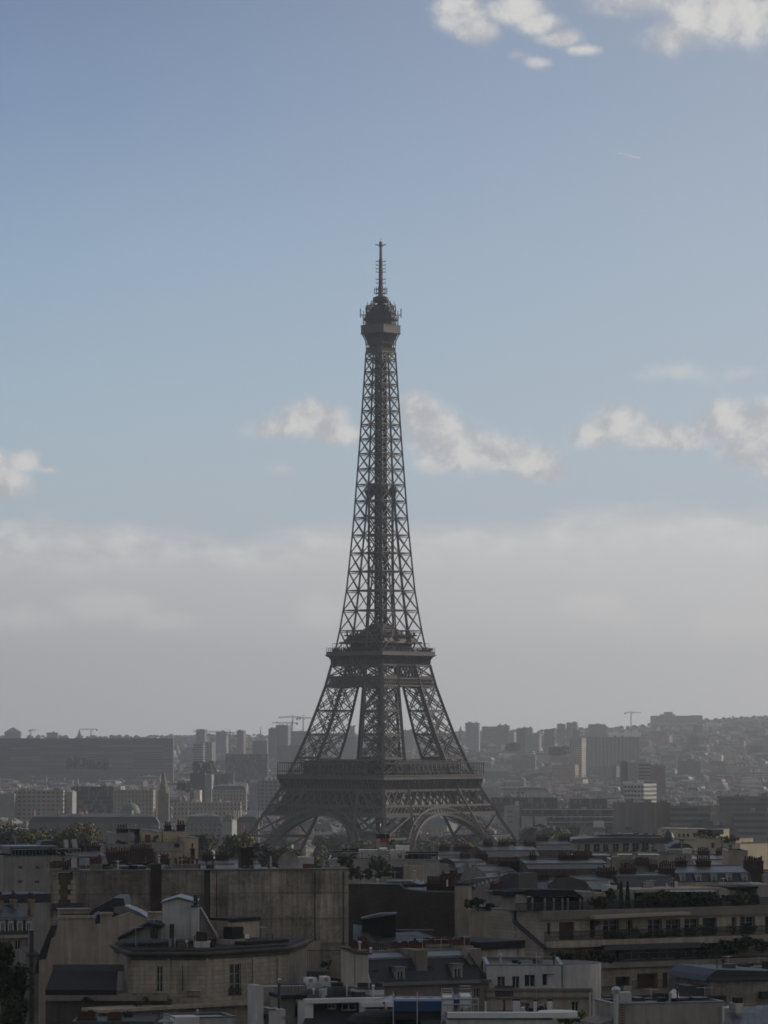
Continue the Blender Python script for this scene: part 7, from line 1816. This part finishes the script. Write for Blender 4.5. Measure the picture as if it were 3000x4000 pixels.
# plants: [x, y foot, w, h, material, label]
PLANTS = [(560, 578, 110, 75, 'leaf_green', 'round bush on the roof terrace beside the pair of cypresses'), (645, 560, 80, 118, 'leaf_green', 'small rounded tree on the roof terrace beside the cypresses'),
 (850, 578, 120, 105, 'leaf_olive', 'olive leaved bush first past the pale wall on the roof terrace'), (950, 575, 130, 112, 'leaf_olive', 'tall olive bush in the middle of the roof terrace hedge'), (1050, 572, 120, 100, 'leaf_green', 'green bush under the near end of the pergola slats'), (1150, 570, 120, 92, 'leaf_dark', 'dark bush under the middle of the pergola slats'), (1255, 568, 130, 95, 'leaf_dark', 'dark bush under the far end of the pergola slats'), (1340, 563, 80, 70, 'leaf_dark', 'low dark bush before the sloped pale wall'),
 (1440, 560, 100, 75, 'leaf_dark', 'dark shrub beyond the sloped pale wall on the roof terrace'), (1505, 558, 90, 100, 'leaf_bright', 'bright yellow green shrub on the far roof terrace'), (1560, 556, 80, 70, 'leaf_dark', 'last dark shrub before the far pale penthouse')]
def YP(pl, x, y, off): return pl.pt(*pl.sz(X(x), Y_(y), off), off).y
for (x, y, w_, h_, m_, lab) in PLANTS: shrub(lab, x, y, YP(PMW, x, y, -1.2), w_, h_, m_, n=420)
for i, x in enumerate((708, 750)):
    YC = YP(PMW, x, 575, -1.4); p = W(X(x), Y_(575), YC); s = YC / F / REF[2]; key = ('cyp', i)
    q = random.Random(40 + i); b = MB().use('leaf_dark'); h_ = (165 - i * 2) * s; r_ = 17 * s
    for k in range(900):
        t = q.random(); rr = r_ * (1 - t) ** .55 * min(1, .35 + t * 6) * q.uniform(.6, 1.08); a = q.uniform(0, 6.28); c = Vector((rr * math.cos(a), rr * math.sin(a), h_ * t)); d = Vector((math.cos(a), math.sin(a), .6)).normalized(); e = d.cross(Vector((0, 0, 1))).normalized(); f = d.cross(e); w_ = q.uniform(.07, .15)
        b.face([c - e * w_, c - f * w_ * 1.6, c + e * w_, c + f * w_ * 1.6])
    cy = bpy.data.objects.new('cypress_tree', b.mesh('cypress')); COL.objects.link(cy); cy.location = p
    tag(cy, ('slim dark cypress on the roof terrace, next to the rounded small tree', 'slim dark cypress on the roof terrace, next to the pale wall end')[i], 'tree')
ROW2 = [(545, 690, 70, 45, 'leaf_green', 'green trailing plant under the awning on the long balcony'), (640, 782, 110, 80, 'leaf_dark', 'dark bush on the long balcony below the awning start'), (720, 780, 90, 70, 'leaf_dark', 'dark bush before the narrow window of the long balcony'), (800, 760, 60, 85, 'leaf_bright', 'bright green upright plant on the long balcony'), (850, 778, 90, 60, 'leaf_dark', 'low dark planting after the bright plant on the long balcony'), (960, 775, 110, 75, 'leaf_dark', 'dark bush in front of the first wide window of the long balcony'), (1060, 772, 100, 85, 'leaf_green', 'green bush in front of the second wide window of the long balcony'), (1160, 766, 110, 95, 'leaf_dark', 'dense dark bush midway to the far end of the long balcony'), (1225, 758, 80, 115, 'leaf_bright', 'yellow green shrub rising above its neighbours on the long balcony'), (1300, 756, 100, 80, 'leaf_dark', 'dark bush after the yellow green shrub on the long balcony'), (1430, 750, 80, 90, 'leaf_olive', 'olive shrub near the far windows of the long balcony'), (1530, 745, 130, 85, 'leaf_dark', 'wide dark bush at the far end of the long balcony')]
for (x, y, w_, h_, m_, lab) in ROW2: shrub(lab, x, y, YP(PMW, x, y, 1.0), w_ * .72, h_ * .72, m_, n=240)
ROW3 = [(300, 925, 120, 80, 'leaf_green', 'green bush at the near corner of the second balcony'), (380, 940, 120, 85, 'leaf_dark', 'dark bush beside the near corner of the second balcony'), (450, 930, 100, 95, 'leaf_olive', 'olive bush with pale tips on the second balcony'), (530, 945, 140, 120, 'leaf_dark', 'tall dark bush where the second balcony meets the glazed storey'), (630, 950, 130, 85, 'leaf_dark', 'dark hedge just before the glazed storey'), (1290, 890, 160, 110, 'leaf_dark', 'black green hedge first past the glazed storey'), (1400, 885, 170, 130, 'leaf_dark', 'tall dark hedge hanging in the middle past the glazed storey'), (1520, 880, 170, 140, 'leaf_dark', 'overgrown dark hedge near the far edge of the second balcony'), (1630, 872, 150, 125, 'leaf_dark', 'last overgrown hedge of the second balcony'), (610, 1060, 60, 90, 'leaf_bright', 'bright green plant in the dark balcony recess below the glazed storey')]
for (x, y, w_, h_, m_, lab) in ROW3: shrub(lab, x, y, YP(PMW, x, y, 2.5), w_ * .85, h_ * .85, m_, n=360)
# --- stone block with flat dark roof, right
PQ = Plane(2700, 335, 3040, 338)
o = bld('apartment_house', 'squat dark stone block with a metal roof before the plant-filled balconies', 'apartment house', PQ)
block(o, PQ, 1282, 1740, 1050, 10, 'party_wall', roof='zinc_dark'); slabpx(o, PQ, [(1255, 1050), (1275, 1015), (1330, 975), (1740, 985), (1740, 1052)], -9, .1, 'slate', 'roof'); slabpx(o, PQ, [(1280, 1050), (1282, 1030), (1740, 1022), (1740, 1040)], -.4, .5, 'zinc_dark', 'gutter')
slabpx(o, PQ, [(1150, 975), (1160, 960), (1330, 948), (1740, 960), (1740, 968), (1330, 958)], -10, -8, 'render_grey', 'coping')
for x, yt, m_ in ((1535, 935, 'chimney_brick'), (1200, 940, 'terracotta'), (1330, 944, 'terracotta')): boxpx(o, PQ, x, x + 28, yt, 985, -9.5, -8.6, m_, 'chimney')
boxpx(o, PQ, 1140, 1290, 1080, 1200, -4, -1, 'zinc_dark', 'side_roof'); boxpx(o, PQ, 1160, 1200, 990, 1080, -9, -6, 'stone', 'chimney')
boxpx(o, PQ, 1620, 1680, 1120, 1165, .1, .9, 'black_metal', 'vent_box')
# --- bottom right pale wall with zinc roofs
PP = Plane(2400, 288, 3040, 292)
o = bld('apartment_house', 'long pale rendered wall with a zinc roof, chimneys and a tall vent pipe', 'apartment house', PP)
block(o, PP, 668, 1372, 1192, 5, 'render_grey', roof='bitumen', parapet=.15, xt=1000)
boxpx(o, PP, 1366, 1378, 1212, 1400, -6, .3, 'white_paint', 'verge_trim')
b = MB().use('zinc_seam_dark'); P_ = lambda x, y, k: PP.pt(*PP.sz(X(x), Y_(y), -k), -k); b.quad_uv(P_(1378, 1330, -2), P_(1740, 1350, -2), P_(1740, 1195, 7), P_(1395, 1225, 7)); add(o, 'roof', b)
boxpx(o, PP, 1450, 1500, 1195, 1255, -3, -1.5, 'render_white', 'chimney'); boxpx(o, PP, 1452, 1494, 1158, 1200, -2.6, -1.8, 'bitumen', 'chimney_cowl'); slabpx(o, PP, [(1395, 1225), (1450, 1208), (1500, 1225), (1460, 1240)], -5, -4, 'galvanised', 'roof_light')
pipe(o, PP, 673, 1130, 1420, .5, .2, 'galvanised'); slabpx(o, PP, [(560, 1330), (668, 1290), (668, 1420), (560, 1420)], -5, -.5, 'render_grey', 'wing_wall')
for i in range(9): boxpx(o, PP, 706, 734, 1200 + i * 17, 1204 + i * 17, .02, .12, 'orange_brown', 'rust_rung')
b = MB().use('steel'); c = P_(1050, 1185, 2); b.lathe((c.x, c.y, c.z), [(.28, 0), (.42, .35), (.38, .75), (.15, 1.0), (0, 1.05)], 14); add(o, 'vent_cowl', b)
for x, w_ in ((800, 60), (1100, 55), (1190, 90), (960, 40)): boxpx(o, PP, x, x + w_, 1158, 1192, -4, -2.4, 'black_metal', 'vent_box')
# --- white roof edge with chimneys, bottom left of this part
PR = Plane(1880, 285, 2200, 285)
o = bld('flat_roof_house', 'flat roof edged by a bright white rounded parapet with white chimney blocks', 'house', PR)
block(o, PR, -420, 262, 1300, 10, 'render_white', roof='bitumen', xt=0); b = MB().use('white_paint'); u0_, u1_ = PR.S(X(-420), .4), PR.S(X(300), .4); z_ = PR.sz(X(262), Y_(1280), .4)[1]
PR.box(b, u0_, u1_, z_ - .1, z_ + .32, -.6, .4); c = PR.pt(u1_, 0, -1.2); b.lathe((c.x, c.y, 0), [(1.6, z_ - .1), (1.6, z_ + .32), (0, z_ + .33)], 28); add(o, 'parapet', b)
for (a, c_, yt) in ((230, 262, 1180), (140, 162, 1182), (8, 52, 1178)): boxpx(o, PR, a, c_, yt, 1270, -5, -4.2, 'white_paint', 'chimney'); boxpx(o, PR, a - 2, c_ + 2, yt - 14, yt + 2, -4.9, -4.3, 'chimney_brick', 'chimney_cap')
boxpx(o, PR, 176, 204, 1208, 1260, -5, -4, 'black_metal', 'vent_box'); boxpx(o, PR, 60, 240, 1225, 1252, -6, -5, 'bitumen', 'roof_step')
shrub('bright leafy shrub at the bottom edge below the white modern house', 395, 1330, 300, 150, 80, 'leaf_bright', n=420); shrub('yellowing low shrub at the rounded white parapet', 330, 1325, 298, 80, 55, 'leaf_olive', n=240)
# ================================================================ back rows on the right
PV = Plane(2230, 900, 2620, 905)
o = bld('office_building', 'long grey building with a row of wide dark windows below a sloping roof', 'office building', PV)
block(o, PV, 395, 1030, 140, 16, 'render_grey', [(425, 442, 160, 205, 'fixed'), (470, 508, 160, 205, 'fixed'), (528, 570, 160, 205, 'fixed'), (590, 624, 160, 204, 'fixed'), (655, 695, 158, 203, 'fixed'), (718, 762, 156, 202, 'fixed'), (780, 824, 154, 200, 'fixed'), (842, 888, 152, 198, 'fixed'), (905, 922, 150, 196, 'fixed'), (545, 588, 232, 275, 'fixed'), (608, 650, 230, 275, 'fixed'), (690, 730, 230, 275, 'fixed')], roof=None)
slabpx(o, PV, [(380, 150), (395, 130), (560, 118), (1000, 118), (1040, 150)], -14, .6, 'zinc_dark', 'roof'); slabpx(o, PV, [(560, 120), (575, 98), (760, 96), (960, 104), (1000, 120)], -12, -4, 'zinc_seam_dark', 'upper_roof')
boxpx(o, PV, 395, 1030, 200, 207, -.1, .5, 'stone_pale', 'ledge'); 
for i in range(8): boxpx(o, PV, 470 + i * 62, 506 + i * 62, 196, 208, .5, .9, 'wood_far', 'planter')
for x in (545, 640, 690, 800, 860): boxpx(o, PV, x, x + 22, 90, 104, -9, -7, 'galvanised' if x % 20 else 'black_metal', 'vent_box')
c = W(X(1018), Y_(118), 895); b = MB().use('slate'); b.lathe((c.x, c.y, c.z), [(1.2, -1.6), (1.3, 0), (.9, 1.2), (0, 1.9)], 14); add(o, 'roof_dome', b)
PY1 = Plane(2570, 985, 2740, 975)
o = bld('apartment_house', 'sunlit yellow stone house with tall windows and balconies, beside the grey window row', 'apartment house', PY1)
block(o, PY1, 945, 1215, 62, 14, 'cream', [(1075, 1092, 92, 120, 'casement'), (1103, 1120, 92, 120, 'casement'), (1130, 1148, 92, 120, 'casement'), (1172, 1195, 88, 118, 'casement'), (970, 985, 72, 84, 'fixed'), (1000, 1016, 70, 84, 'fixed')], roof='gravel_roof', parapet=.3)
boxpx(o, PY1, 1035, 1170, 124, 128, -.1, .8, 'cream', 'balcony'); boxpx(o, PY1, 955, 1220, 56, 63, -3, .3, 'render_white', 'coping')
PY2 = Plane(2720, 880, 2905, 868)
o = bld('apartment_house', 'sunlit yellow stone house topped by dark planted roof gardens', 'apartment house', PY2)
block(o, PY2, 1195, 1350, 122, 12, 'cream', [(1288, 1312, 150, 190, 'casement')], roof='gravel_roof', parapet=.3)
block(o, PY2, 1350, 1480, 155, 10, 'cream', [(1420, 1444, 165, 195, 'casement'), (1372, 1384, 160, 200, 'casement')], roof='gravel_roof', parapet=.3, off=1)
boxpx(o, PY2, 1205, 1300, 66, 100, -6, -2, 'bitumen', 'roof_hut'); boxpx(o, PY2, 1390, 1450, 120, 156, -4, -2, 'cream', 'roof_hut')
for i, (x, y, w_, h_) in enumerate(((1250, 122, 110, 40), (1310, 122, 70, 30), (1375, 155, 60, 45), (1440, 150, 70, 50))): shrub(('widest dark roof hedge on the yellow stone house with roof gardens', 'lower roof hedge end on the yellow stone house with roof gardens', 'dark shrub between the two roof levels of the yellow stone house', 'brownish shrub round the upper hut of the yellow stone house')[i], x, y, 872, w_, h_, 'leaf_dark' if i < 3 else 'leaf_olive', n=260)
o = bld('house', 'house with a broad dark pyramid roof before the sunlit yellow houses', 'house', Plane(2610, 800, 2720, 800)); PZ = Plane(2610, 800, 2720, 800)
block(o, PZ, 1000, 1190, 190, 12, 'stone', roof=None); slabpx(o, PZ, [(1000, 196), (1050, 160), (1090, 148), (1110, 148), (1150, 165), (1190, 196)], -12, .4, 'slate', 'roof'); boxpx(o, PZ, 1090, 1112, 130, 160, -6, -4, 'chimney_brick', 'chimney'); boxpx(o, PZ, 1000, 1190, 190, 202, -2, .5, 'render_white', 'cornice')
def roof_house(label, x0, x1, yt, yb, Yd, wall='stone', slope='zinc_seam_dark', upper='zinc_seam', dm=0, stacks=((.1, 5), (.6, 6)), ch='chimney_brick', dormer_m='render_white', depth=12, sl=None):
    pl = Plane(X(x0), Yd, X(x1), Yd + 2); o = bld('apartment_house', label, 'apartment house', pl)
    block(o, pl, x0, x1, yb, depth, wall, roof=None)
    ym = yt + (yb - yt) * (sl or .45)
    mansard(o, pl, x0, x1, yb, ym, yt, 2.0, depth * .5, depth, slope, upper, wall)
    w = x1 - x0
    for i in range(dm):
        xc = x0 + w * (i + .5) / dm; h = (yb - ym); dw = min(w / dm * .42, h * .55)
        dormer(o, pl, xc - dw / 2, xc + dw / 2, ym + h * .12, yb - h * .06, -.3, 2.0, dormer_m)
    for f, n in stacks:
        xa = x0 + w * f; s = F / Yd * REF[2]; wpx = max(14, n * .34 * s)
        chimney(o, pl, xa, xa + wpx, yt - .7 * s, ym + 4, -depth * .45, .9, ch, n, ph=.6, pr=.13)
    return o, pl
roof_house('long dark zinc roof with small skylights between brick chimney stacks', 105, 640, 262, 322, 560, 'stone_dark', 'zinc_seam_dark', 'zinc_seam_dark', 0, ((.02, 3), (.38, 6), (.55, 7)), depth=14)
roof_house('slate mansard with five white window dormers, last of the slate roofs', 1060, 1560, 302, 410, 520, 'stone_pale', 'slate', 'zinc_seam', 5, ((.0, 5), (.28, 6), (.9, 8)), depth=14)
roof_house('blue grey hipped zinc roof behind the cypress pair', 700, 1060, 352, 440, 480, 'stone_dark', 'zinc_seam_dark', 'zinc_seam_dark', 0, ((.02, 6), (.72, 6)), depth=14, sl=.2)
roof_house('low zinc roof lying behind the bush beside the cypresses', 520, 700, 370, 455, 476, 'stone_dark', 'zinc_seam', 'zinc_seam_dark', 0, ((.25, 7),), depth=12, sl=.3)
roof_house('red brick chimney row above a pale attic behind the glazed penthouse', 100, 440, 392, 450, 500, 'render_beige', 'zinc_dark', 'zinc_dark', 0, ((.0, 9), (.55, 9)), depth=10)
roof_house('ribbed zinc roof with skylights at the sunlit foot of the tower', -60, 180, 170, 240, 760, 'stone_dark', 'zinc_seam_dark', 'zinc_seam', 0, ((.1, 6), (.6, 7)), depth=12)
roof_house('dark roof with a tall white vent shaft below the tower foot trees', 160, 400, 135, 200, 820, 'stone_dark', 'zinc_seam_dark', 'zinc_dark', 0, ((.0, 8), (.62, 7)), depth=12)
roof_house('curved grey roof between the pale walls and the far red chimneys', 1190, 1540, 230, 300, 640, 'render_grey', 'zinc_seam', 'zinc_seam', 0, ((.05, 6), (.4, 5)), depth=12)
PX1 = Plane(2390, 600, 2560, 600)
o = bld('house', 'narrow house with one tall white window between brown chimney piers', 'house', PX1)
block(o, PX1, 640, 945, 262, 10, 'stone', [(728, 750, 275, 335, 'casement')], roof='zinc_dark', parapet=.2); boxpx(o, PX1, 648, 692, 242, 330, -1, .6, 'chimney_render', 'chimney'); boxpx(o, PX1, 690, 960, 230, 262, -7, -2, 'render_grey', 'upper_storey'); chimney(o, PX1, 800, 890, 275, 300, .6, .9, 'chimney_brick', 9, ph=.8); boxpx(o, PX1, 890, 945, 290, 345, -1, 1, 'chimney_brick', 'chimney'); dish(o, PX1, 800, 245, -1.5, .7)
PX2 = Plane(2570, 610, 2700, 612)
o = bld('house', 'pale wall ended house with drip stained walls beside red brick chimneys', 'house', PX2)
block(o, PX2, 940, 1165, 228, 10, 'render_grey', roof='zinc', parapet=.3); chimney(o, PX2, 975, 1055, 300, 330, 2, 1, 'chimney_brick', 6); boxpx(o, PX2, 1130, 1165, 190, 240, -2, -.5, 'render_white', 'chimney')
PX3 = Plane(2830, 600, 3020, 600)
o = bld('house', 'pale wall house with a broad brick chimney stack', 'house', PX3)
block(o, PX3, 1400, 1530, 205, 10, 'render_beige', roof='terracotta', parapet=.2); block(o, PX3, 1590, 1740, 345, 12, 'render_grey', roof='bitumen', parapet=.2, off=4); chimney(o, PX3, 1535, 1620, 275, 420, 5, 1.2, 'chimney_brick', 8)
PX4 = Plane(2235, 640, 2420, 640)
o = bld('house', 'house with a white vent block and scattered skylights behind the long zinc roof', 'house', PX4)
block(o, PX4, 370, 640, 235, 10, 'stone_dark', roof='zinc_dark'); chimney(o, PX4, 395, 520, 232, 250, .5, .9, 'chimney_brick', 12); boxpx(o, PX4, 545, 610, 300, 345, 3, 5, 'render_white', 'roof_hut')
ref(2000); PX5 = Plane(2000, 585, 2120, 585)
o = bld('house', 'brown brick house end with dark chimney pots behind the beige house end', 'house', PX5)
block(o, PX5, -60, 100, 285, 10, 'chimney_brick', [(40, 60, 305, 330, 'fixed'), (70, 90, 305, 330, 'fixed')], roof='zinc_dark', parapet=.2); boxpx(o, PX5, -10, 40, 350, 380, 1, 3, 'render_grey', 'roof_hut'); chimney(o, PX5, -150, -60, 300, 330, -3, .9, 'chimney_brick', 8)
# extra roofs in the centre distance (reference x0 = 1000)
ref(1000)
roof_house('dark zinc roof with brown brick chimneys before the sunlit arch of the tower', 1180, 1420, 200, 270, 760, 'stone_dark', 'zinc_seam_dark', 'zinc_dark', 0, ((.05, 6), (.45, 7), (.75, 4)), depth=12)
roof_house('reddish brick attic with a blue grey hipped roof behind the beige chimney pier', 1310, 1510, 250, 350, 640, 'chimney_brick', 'zinc_seam', 'zinc_dark', 1, ((.1, 5), (.6, 6)), depth=12, sl=.25)
roof_house('low grey roof crossing before the sunlit tower foot', 1480, 1720, 170, 245, 720, 'stone_dark', 'zinc_seam_dark', 'zinc_dark', 0, ((.0, 5), (.4, 6)), depth=12)
roof_house('pale gabled attic under dark roofs past the beige chimney pier', 1510, 1720, 300, 400, 560, 'stone', 'zinc_seam', 'zinc_seam_dark', 1, ((.3, 6), (.7, 5)), depth=12, sl=.4)
ref(0)
roof_house('long low grey zinc roof behind the long blind wall with red pots', 1270, 1700, 262, 330, 560, 'stone_dark', 'zinc_seam', 'zinc_dark', 0, ((.1, 5), (.3, 6), (.8, 4)), depth=12)
roof_house('dark roof cluster between the planted white terrace and the cream stepped block', 440, 700, 200, 300, 580, 'stone_dark', 'zinc_seam_dark', 'zinc_dark', 0, ((.1, 6), (.5, 6)), depth=12)
roof_house('dark roof just behind the white building with four windows', -60, 130, 190, 260, 640, 'stone_dark', 'zinc_dark', 'zinc_seam_dark', 0, ((.3, 5),), depth=12)
# ================================================================ trees towards the river and the tower
def band_tree(lab, px, yt, wpx, Yd, m, var, hpx=135, name='tree', grp=None, n=900, leaf=.75):
    c = W(px, yt, Yd); g_ = ground(c.x, Yd); s = Yd / F; r = round(wpx * 1.35 * s / 2, 1); h = round(hpx * s, 1)
    tree(name, lab, 'tree', (c.x, Yd, g_), m, r, h, max(1.5, c.z - g_ - h * .95), n, leaf, grp, var)
TR = [(25, 3228, 150, 1050, 'leaf_dark', 'dark broad tree at the outer end of the autumn row'), (95, 3240, 120, 1000, 'leaf_olive', 'olive tree second from the outer end of the autumn row'), (135, 3248, 90, 960, 'leaf_yellow', 'yellow green tree standing low before the autumn row'), (200, 3234, 140, 1040, 'leaf_olive', 'dull olive tree before the orange crown'), (325, 3214, 150, 1060, 'leaf_orange', 'orange brown autumn tree, the only orange crown'), (270, 3238, 110, 1000, 'leaf_olive', 'brownish green tree at the side of the orange crown'), (345, 3252, 130, 960, 'leaf_green', 'green tree standing under the orange crown'), (410, 3248, 90, 1010, 'leaf_olive', 'thin olive tree next to the cream stepped block'),
 (60, 3262, 130, 940, 'leaf_dark', 'dark low tree over the planted white terrace'), (455, 3262, 80, 1080, 'leaf_dark', 'small dark tree behind the cream stepped block'), (805, 3252, 110, 1000, 'leaf_olive', 'olive tree just past the cream stepped block'), (760, 3262, 80, 1020, 'leaf_green', 'small green tree touching the cream stepped block'), (905, 3262, 90, 930, 'leaf_green', 'green tree first in the bright row before the tower leg'), (965, 3258, 120, 950, 'leaf_yellow', 'tall yellow green tree under the outer tower leg'), (1030, 3290, 90, 900, 'leaf_dark', 'low dark tree under the outer tower leg'), (1095, 3298, 90, 900, 'leaf_yellow', 'yellow green tree beside the tall one before the tower leg'), (1155, 3312, 80, 880, 'leaf_yellow', 'last low yellow green tree of the bright row'), (1215, 3330, 70, 860, 'leaf_olive', 'tiny olive treetop behind the satellite dish'),
 (2075, 3262, 90, 1300, 'leaf_olive', 'olive tree beside the low arcade at the tower foot'), (2130, 3252, 110, 1330, 'leaf_olive', 'broad olive tree before the low white wall blocks'), (2195, 3250, 110, 1310, 'leaf_yellow', 'yellowish tree below the long glass office'), (2245, 3256, 80, 1280, 'leaf_olive', 'small olive tree touching the pale blank wall'), (1300, 3282, 110, 1450, 'leaf_olive', 'hazy tree seen through the middle of the shaded arch'), (1380, 3278, 100, 1460, 'leaf_green', 'hazy tree at the near pier side of the shaded arch'), (1240, 3288, 90, 1440, 'leaf_olive', 'hazy tree at the outer side of the shaded arch'), (1700, 3290, 110, 1430, 'leaf_olive', 'hazy tree in the middle of the sunlit arch'), (1800, 3286, 100, 1440, 'leaf_yellow', 'yellow green tree at the outer side of the sunlit arch'), (1845, 3290, 80, 1450, 'leaf_olive', 'small olive tree by the outer foot of the sunlit arch')]
for i, (px, yt, w_, Yd, m_, lab) in enumerate(TR): band_tree(lab, px, yt, w_, Yd, m_, i, n=1900, leaf=.75 * Yd / 1000)
# faint vapour trail
b = MB(); m, t, bs = mat('vapour'); bs.inputs['Base Color'].default_value = (.8, .8, .82, 1); bs.inputs['Roughness'].default_value = 1
tr_ = t.new('ShaderNodeBsdfTransparent'); tl_ = t.new('ShaderNodeBsdfTranslucent'); tl_.inputs[0].default_value = (.95, .95, .95, 1)
mx1, mx2 = t.new('ShaderNodeMixShader'), t.new('ShaderNodeMixShader'); mx1.inputs[0].default_value = .7; mx2.inputs[0].default_value = .28
t.L.new(bs.outputs[0], mx1.inputs[1]); t.L.new(tl_.outputs[0], mx1.inputs[2]); t.L.new(tr_.outputs[0], mx2.inputs[1]); t.L.new(mx1.outputs[0], mx2.inputs[2])
t.L.new(mx2.outputs[0], [n_ for n_ in t.N if n_.type == 'OUTPUT_MATERIAL'][0].inputs[0])
b.use('vapour'); p0, p1, p2 = W(2408, 594, 9000), W(2455, 606, 9000), W(2500, 618, 9000)
b.tube(p0, p1, 1.0, 3.0, 8); b.tube(p1, p2, 3.0, 3.4, 8); o = b.obj('vapour_trail'); tag(o, 'short thin white vapour trail of an aeroplane in the clear blue sky', 'vapour trail')

# television aerials and small flues scattered over the near roofs
def aerial(o, pl, x, yt, yb, off):
    u, z1 = pl.sz(X(x), Y_(yt), off); _, z0 = pl.sz(X(x), Y_(yb), off); b = MB().use('galvanised'); p = pl.pt(u, z0, off)
    b.tube(p, (p.x, p.y, z1), .025, n=5); a = rnd.uniform(0, 3.14); d = Vector((math.cos(a), math.sin(a), 0)); e = Vector((-d.y, d.x, 0)); c = Vector((p.x, p.y, z1 - .15))
    b.tube(c - d * .7, c + d * .7, .018, n=4)
    for i in range(6): k = c + d * (-.65 + i * .26); b.tube(k - e * (.35 - i * .03), k + e * (.35 - i * .03), .012, n=4)
    return add(o, 'aerial', b)
for (rx, pl, pts) in ((0, PE1, ((1000, 640, 800, -6), (880, 690, 830, -5))), (0, PE2, ((1700, 690, 800, -7), (1450, 700, 800, -7))), (0, PC, ((560, 250, 336, -4), (760, 262, 336, -3), (1180, 255, 336, -6), (1400, 268, 334, -4), (1660, 250, 330, -5), (2100, 262, 325, -3))), (0, PA, ((100, 110, 182, -9), (330, 100, 178, -10))), (0, PB, ((880, 30, 92, -9), (1130, 20, 80, -9), (1010, 40, 85, -8))),
                      (1000, PJ, ((1080, 770, 850, -5), (1350, 750, 830, -6), (1200, 770, 860, -5))), (1000, PHW, ((700, 350, 414, -5), (900, 335, 405, -5), (1240, 340, 400, -5))), (1000, PM, ((600, 150, 262, -8), (840, 60, 190, -12), (1080, 150, 222, -4), (1150, 140, 222, -5))),
                      (2000, PMW, ((500, 400, 470, -7), (900, 390, 456, -8), (1370, 375, 450, -6), (1640, 350, 425, -8), (200, 410, 470, -8))), (2000, PP, ((900, 1090, 1190, -3), (1250, 1080, 1190, -4))), (2000, PQ, ((1400, 880, 980, -7), (1600, 890, 980, -8))), (2000, PX2, ((1000, 160, 228, -4), (1100, 150, 228, -5))), (2000, PX1, ((760, 170, 230, -5), (900, 165, 230, -6))), (2000, PX3, ((1450, 140, 205, -5), (1650, 270, 345, 0))), (2000, PV, ((600, 50, 100, -9), (900, 60, 104, -9)))):
    ref(rx); oo = getattr(pl, "o", PE1.o)
    for p_ in pts: aerial(oo, pl, *p_)

# small roof clutter: flues, boxes, pans and cable runs
rc = random.Random(77)
def clutter(rx, pl, xa, xb, ya, yb, offs, n):
    ref(rx); oo = getattr(pl, 'o', PE1.o)
    for i in range(n):
        x = rc.uniform(xa, xb); y = rc.uniform(ya, yb); of = rc.uniform(*offs); k = rc.random(); s = F / pl.A.y * REF[2]
        if k < .35: pipe(oo, pl, x, y - rc.uniform(.5, 1.3) * s, y, of, rc.uniform(.05, .11), rc.choice(('galvanised', 'zinc_dark', 'terracotta', 'white_paint')), rc.random() < .6)
        elif k < .8:
            w_, h_ = rc.uniform(.3, 1.3) * s, rc.uniform(.3, .9) * s; boxpx(oo, pl, x, x + w_, y - h_, y, of - rc.uniform(.4, 1.4), of, rc.choice(('render_grey', 'zinc_dark', 'galvanised', 'stone_dark', 'chimney_brick', 'bitumen')), 'vent_box')
        else:
            w_ = rc.uniform(1.5, 4) * s; boxpx(oo, pl, x, x + w_, y - .12 * s, y, of - .12, of, rc.choice(('zinc_dark', 'galvanised')), 'cable_tray')
clutter(0, PE1, 850, 1330, 835, 860, (-7, -2), 14); clutter(0, PE2, 1360, 1800, 825, 855, (-7, -2), 10); clutter(0, PC, 520, 2200, 330, 338, (-5, -1), 30)
clutter(1000, PK, 340, 930, 1150, 1178, (-8, -1), 14); clutter(2000, PP, 690, 1360, 1182, 1192, (-4, -.8), 12); clutter(2000, PMW, 500, 1650, 455, 468, (-9, -5), 20); clutter(1000, PM, 480, 1180, 252, 262, (-12, -1), 26)
clutter(2000, PR, -400, 220, 1275, 1296, (-7, -1), 12); clutter(2000, PO1, -150, 320, 938, 946, (-7, -1), 9); clutter(2000, PQ, 1300, 1650, 980, 1000, (-7, -3), 8); clutter(2000, PV, 420, 1000, 105, 120, (-11, -5), 14); clutter(0, PB, 690, 1200, 155, 165, (-3, -.5), 14); clutter(1000, PHW, 640, 1280, 418, 455, (-7, -1), 12); clutter(1000, PN, 1390, 1560, 585, 592, (-8, -1), 8)
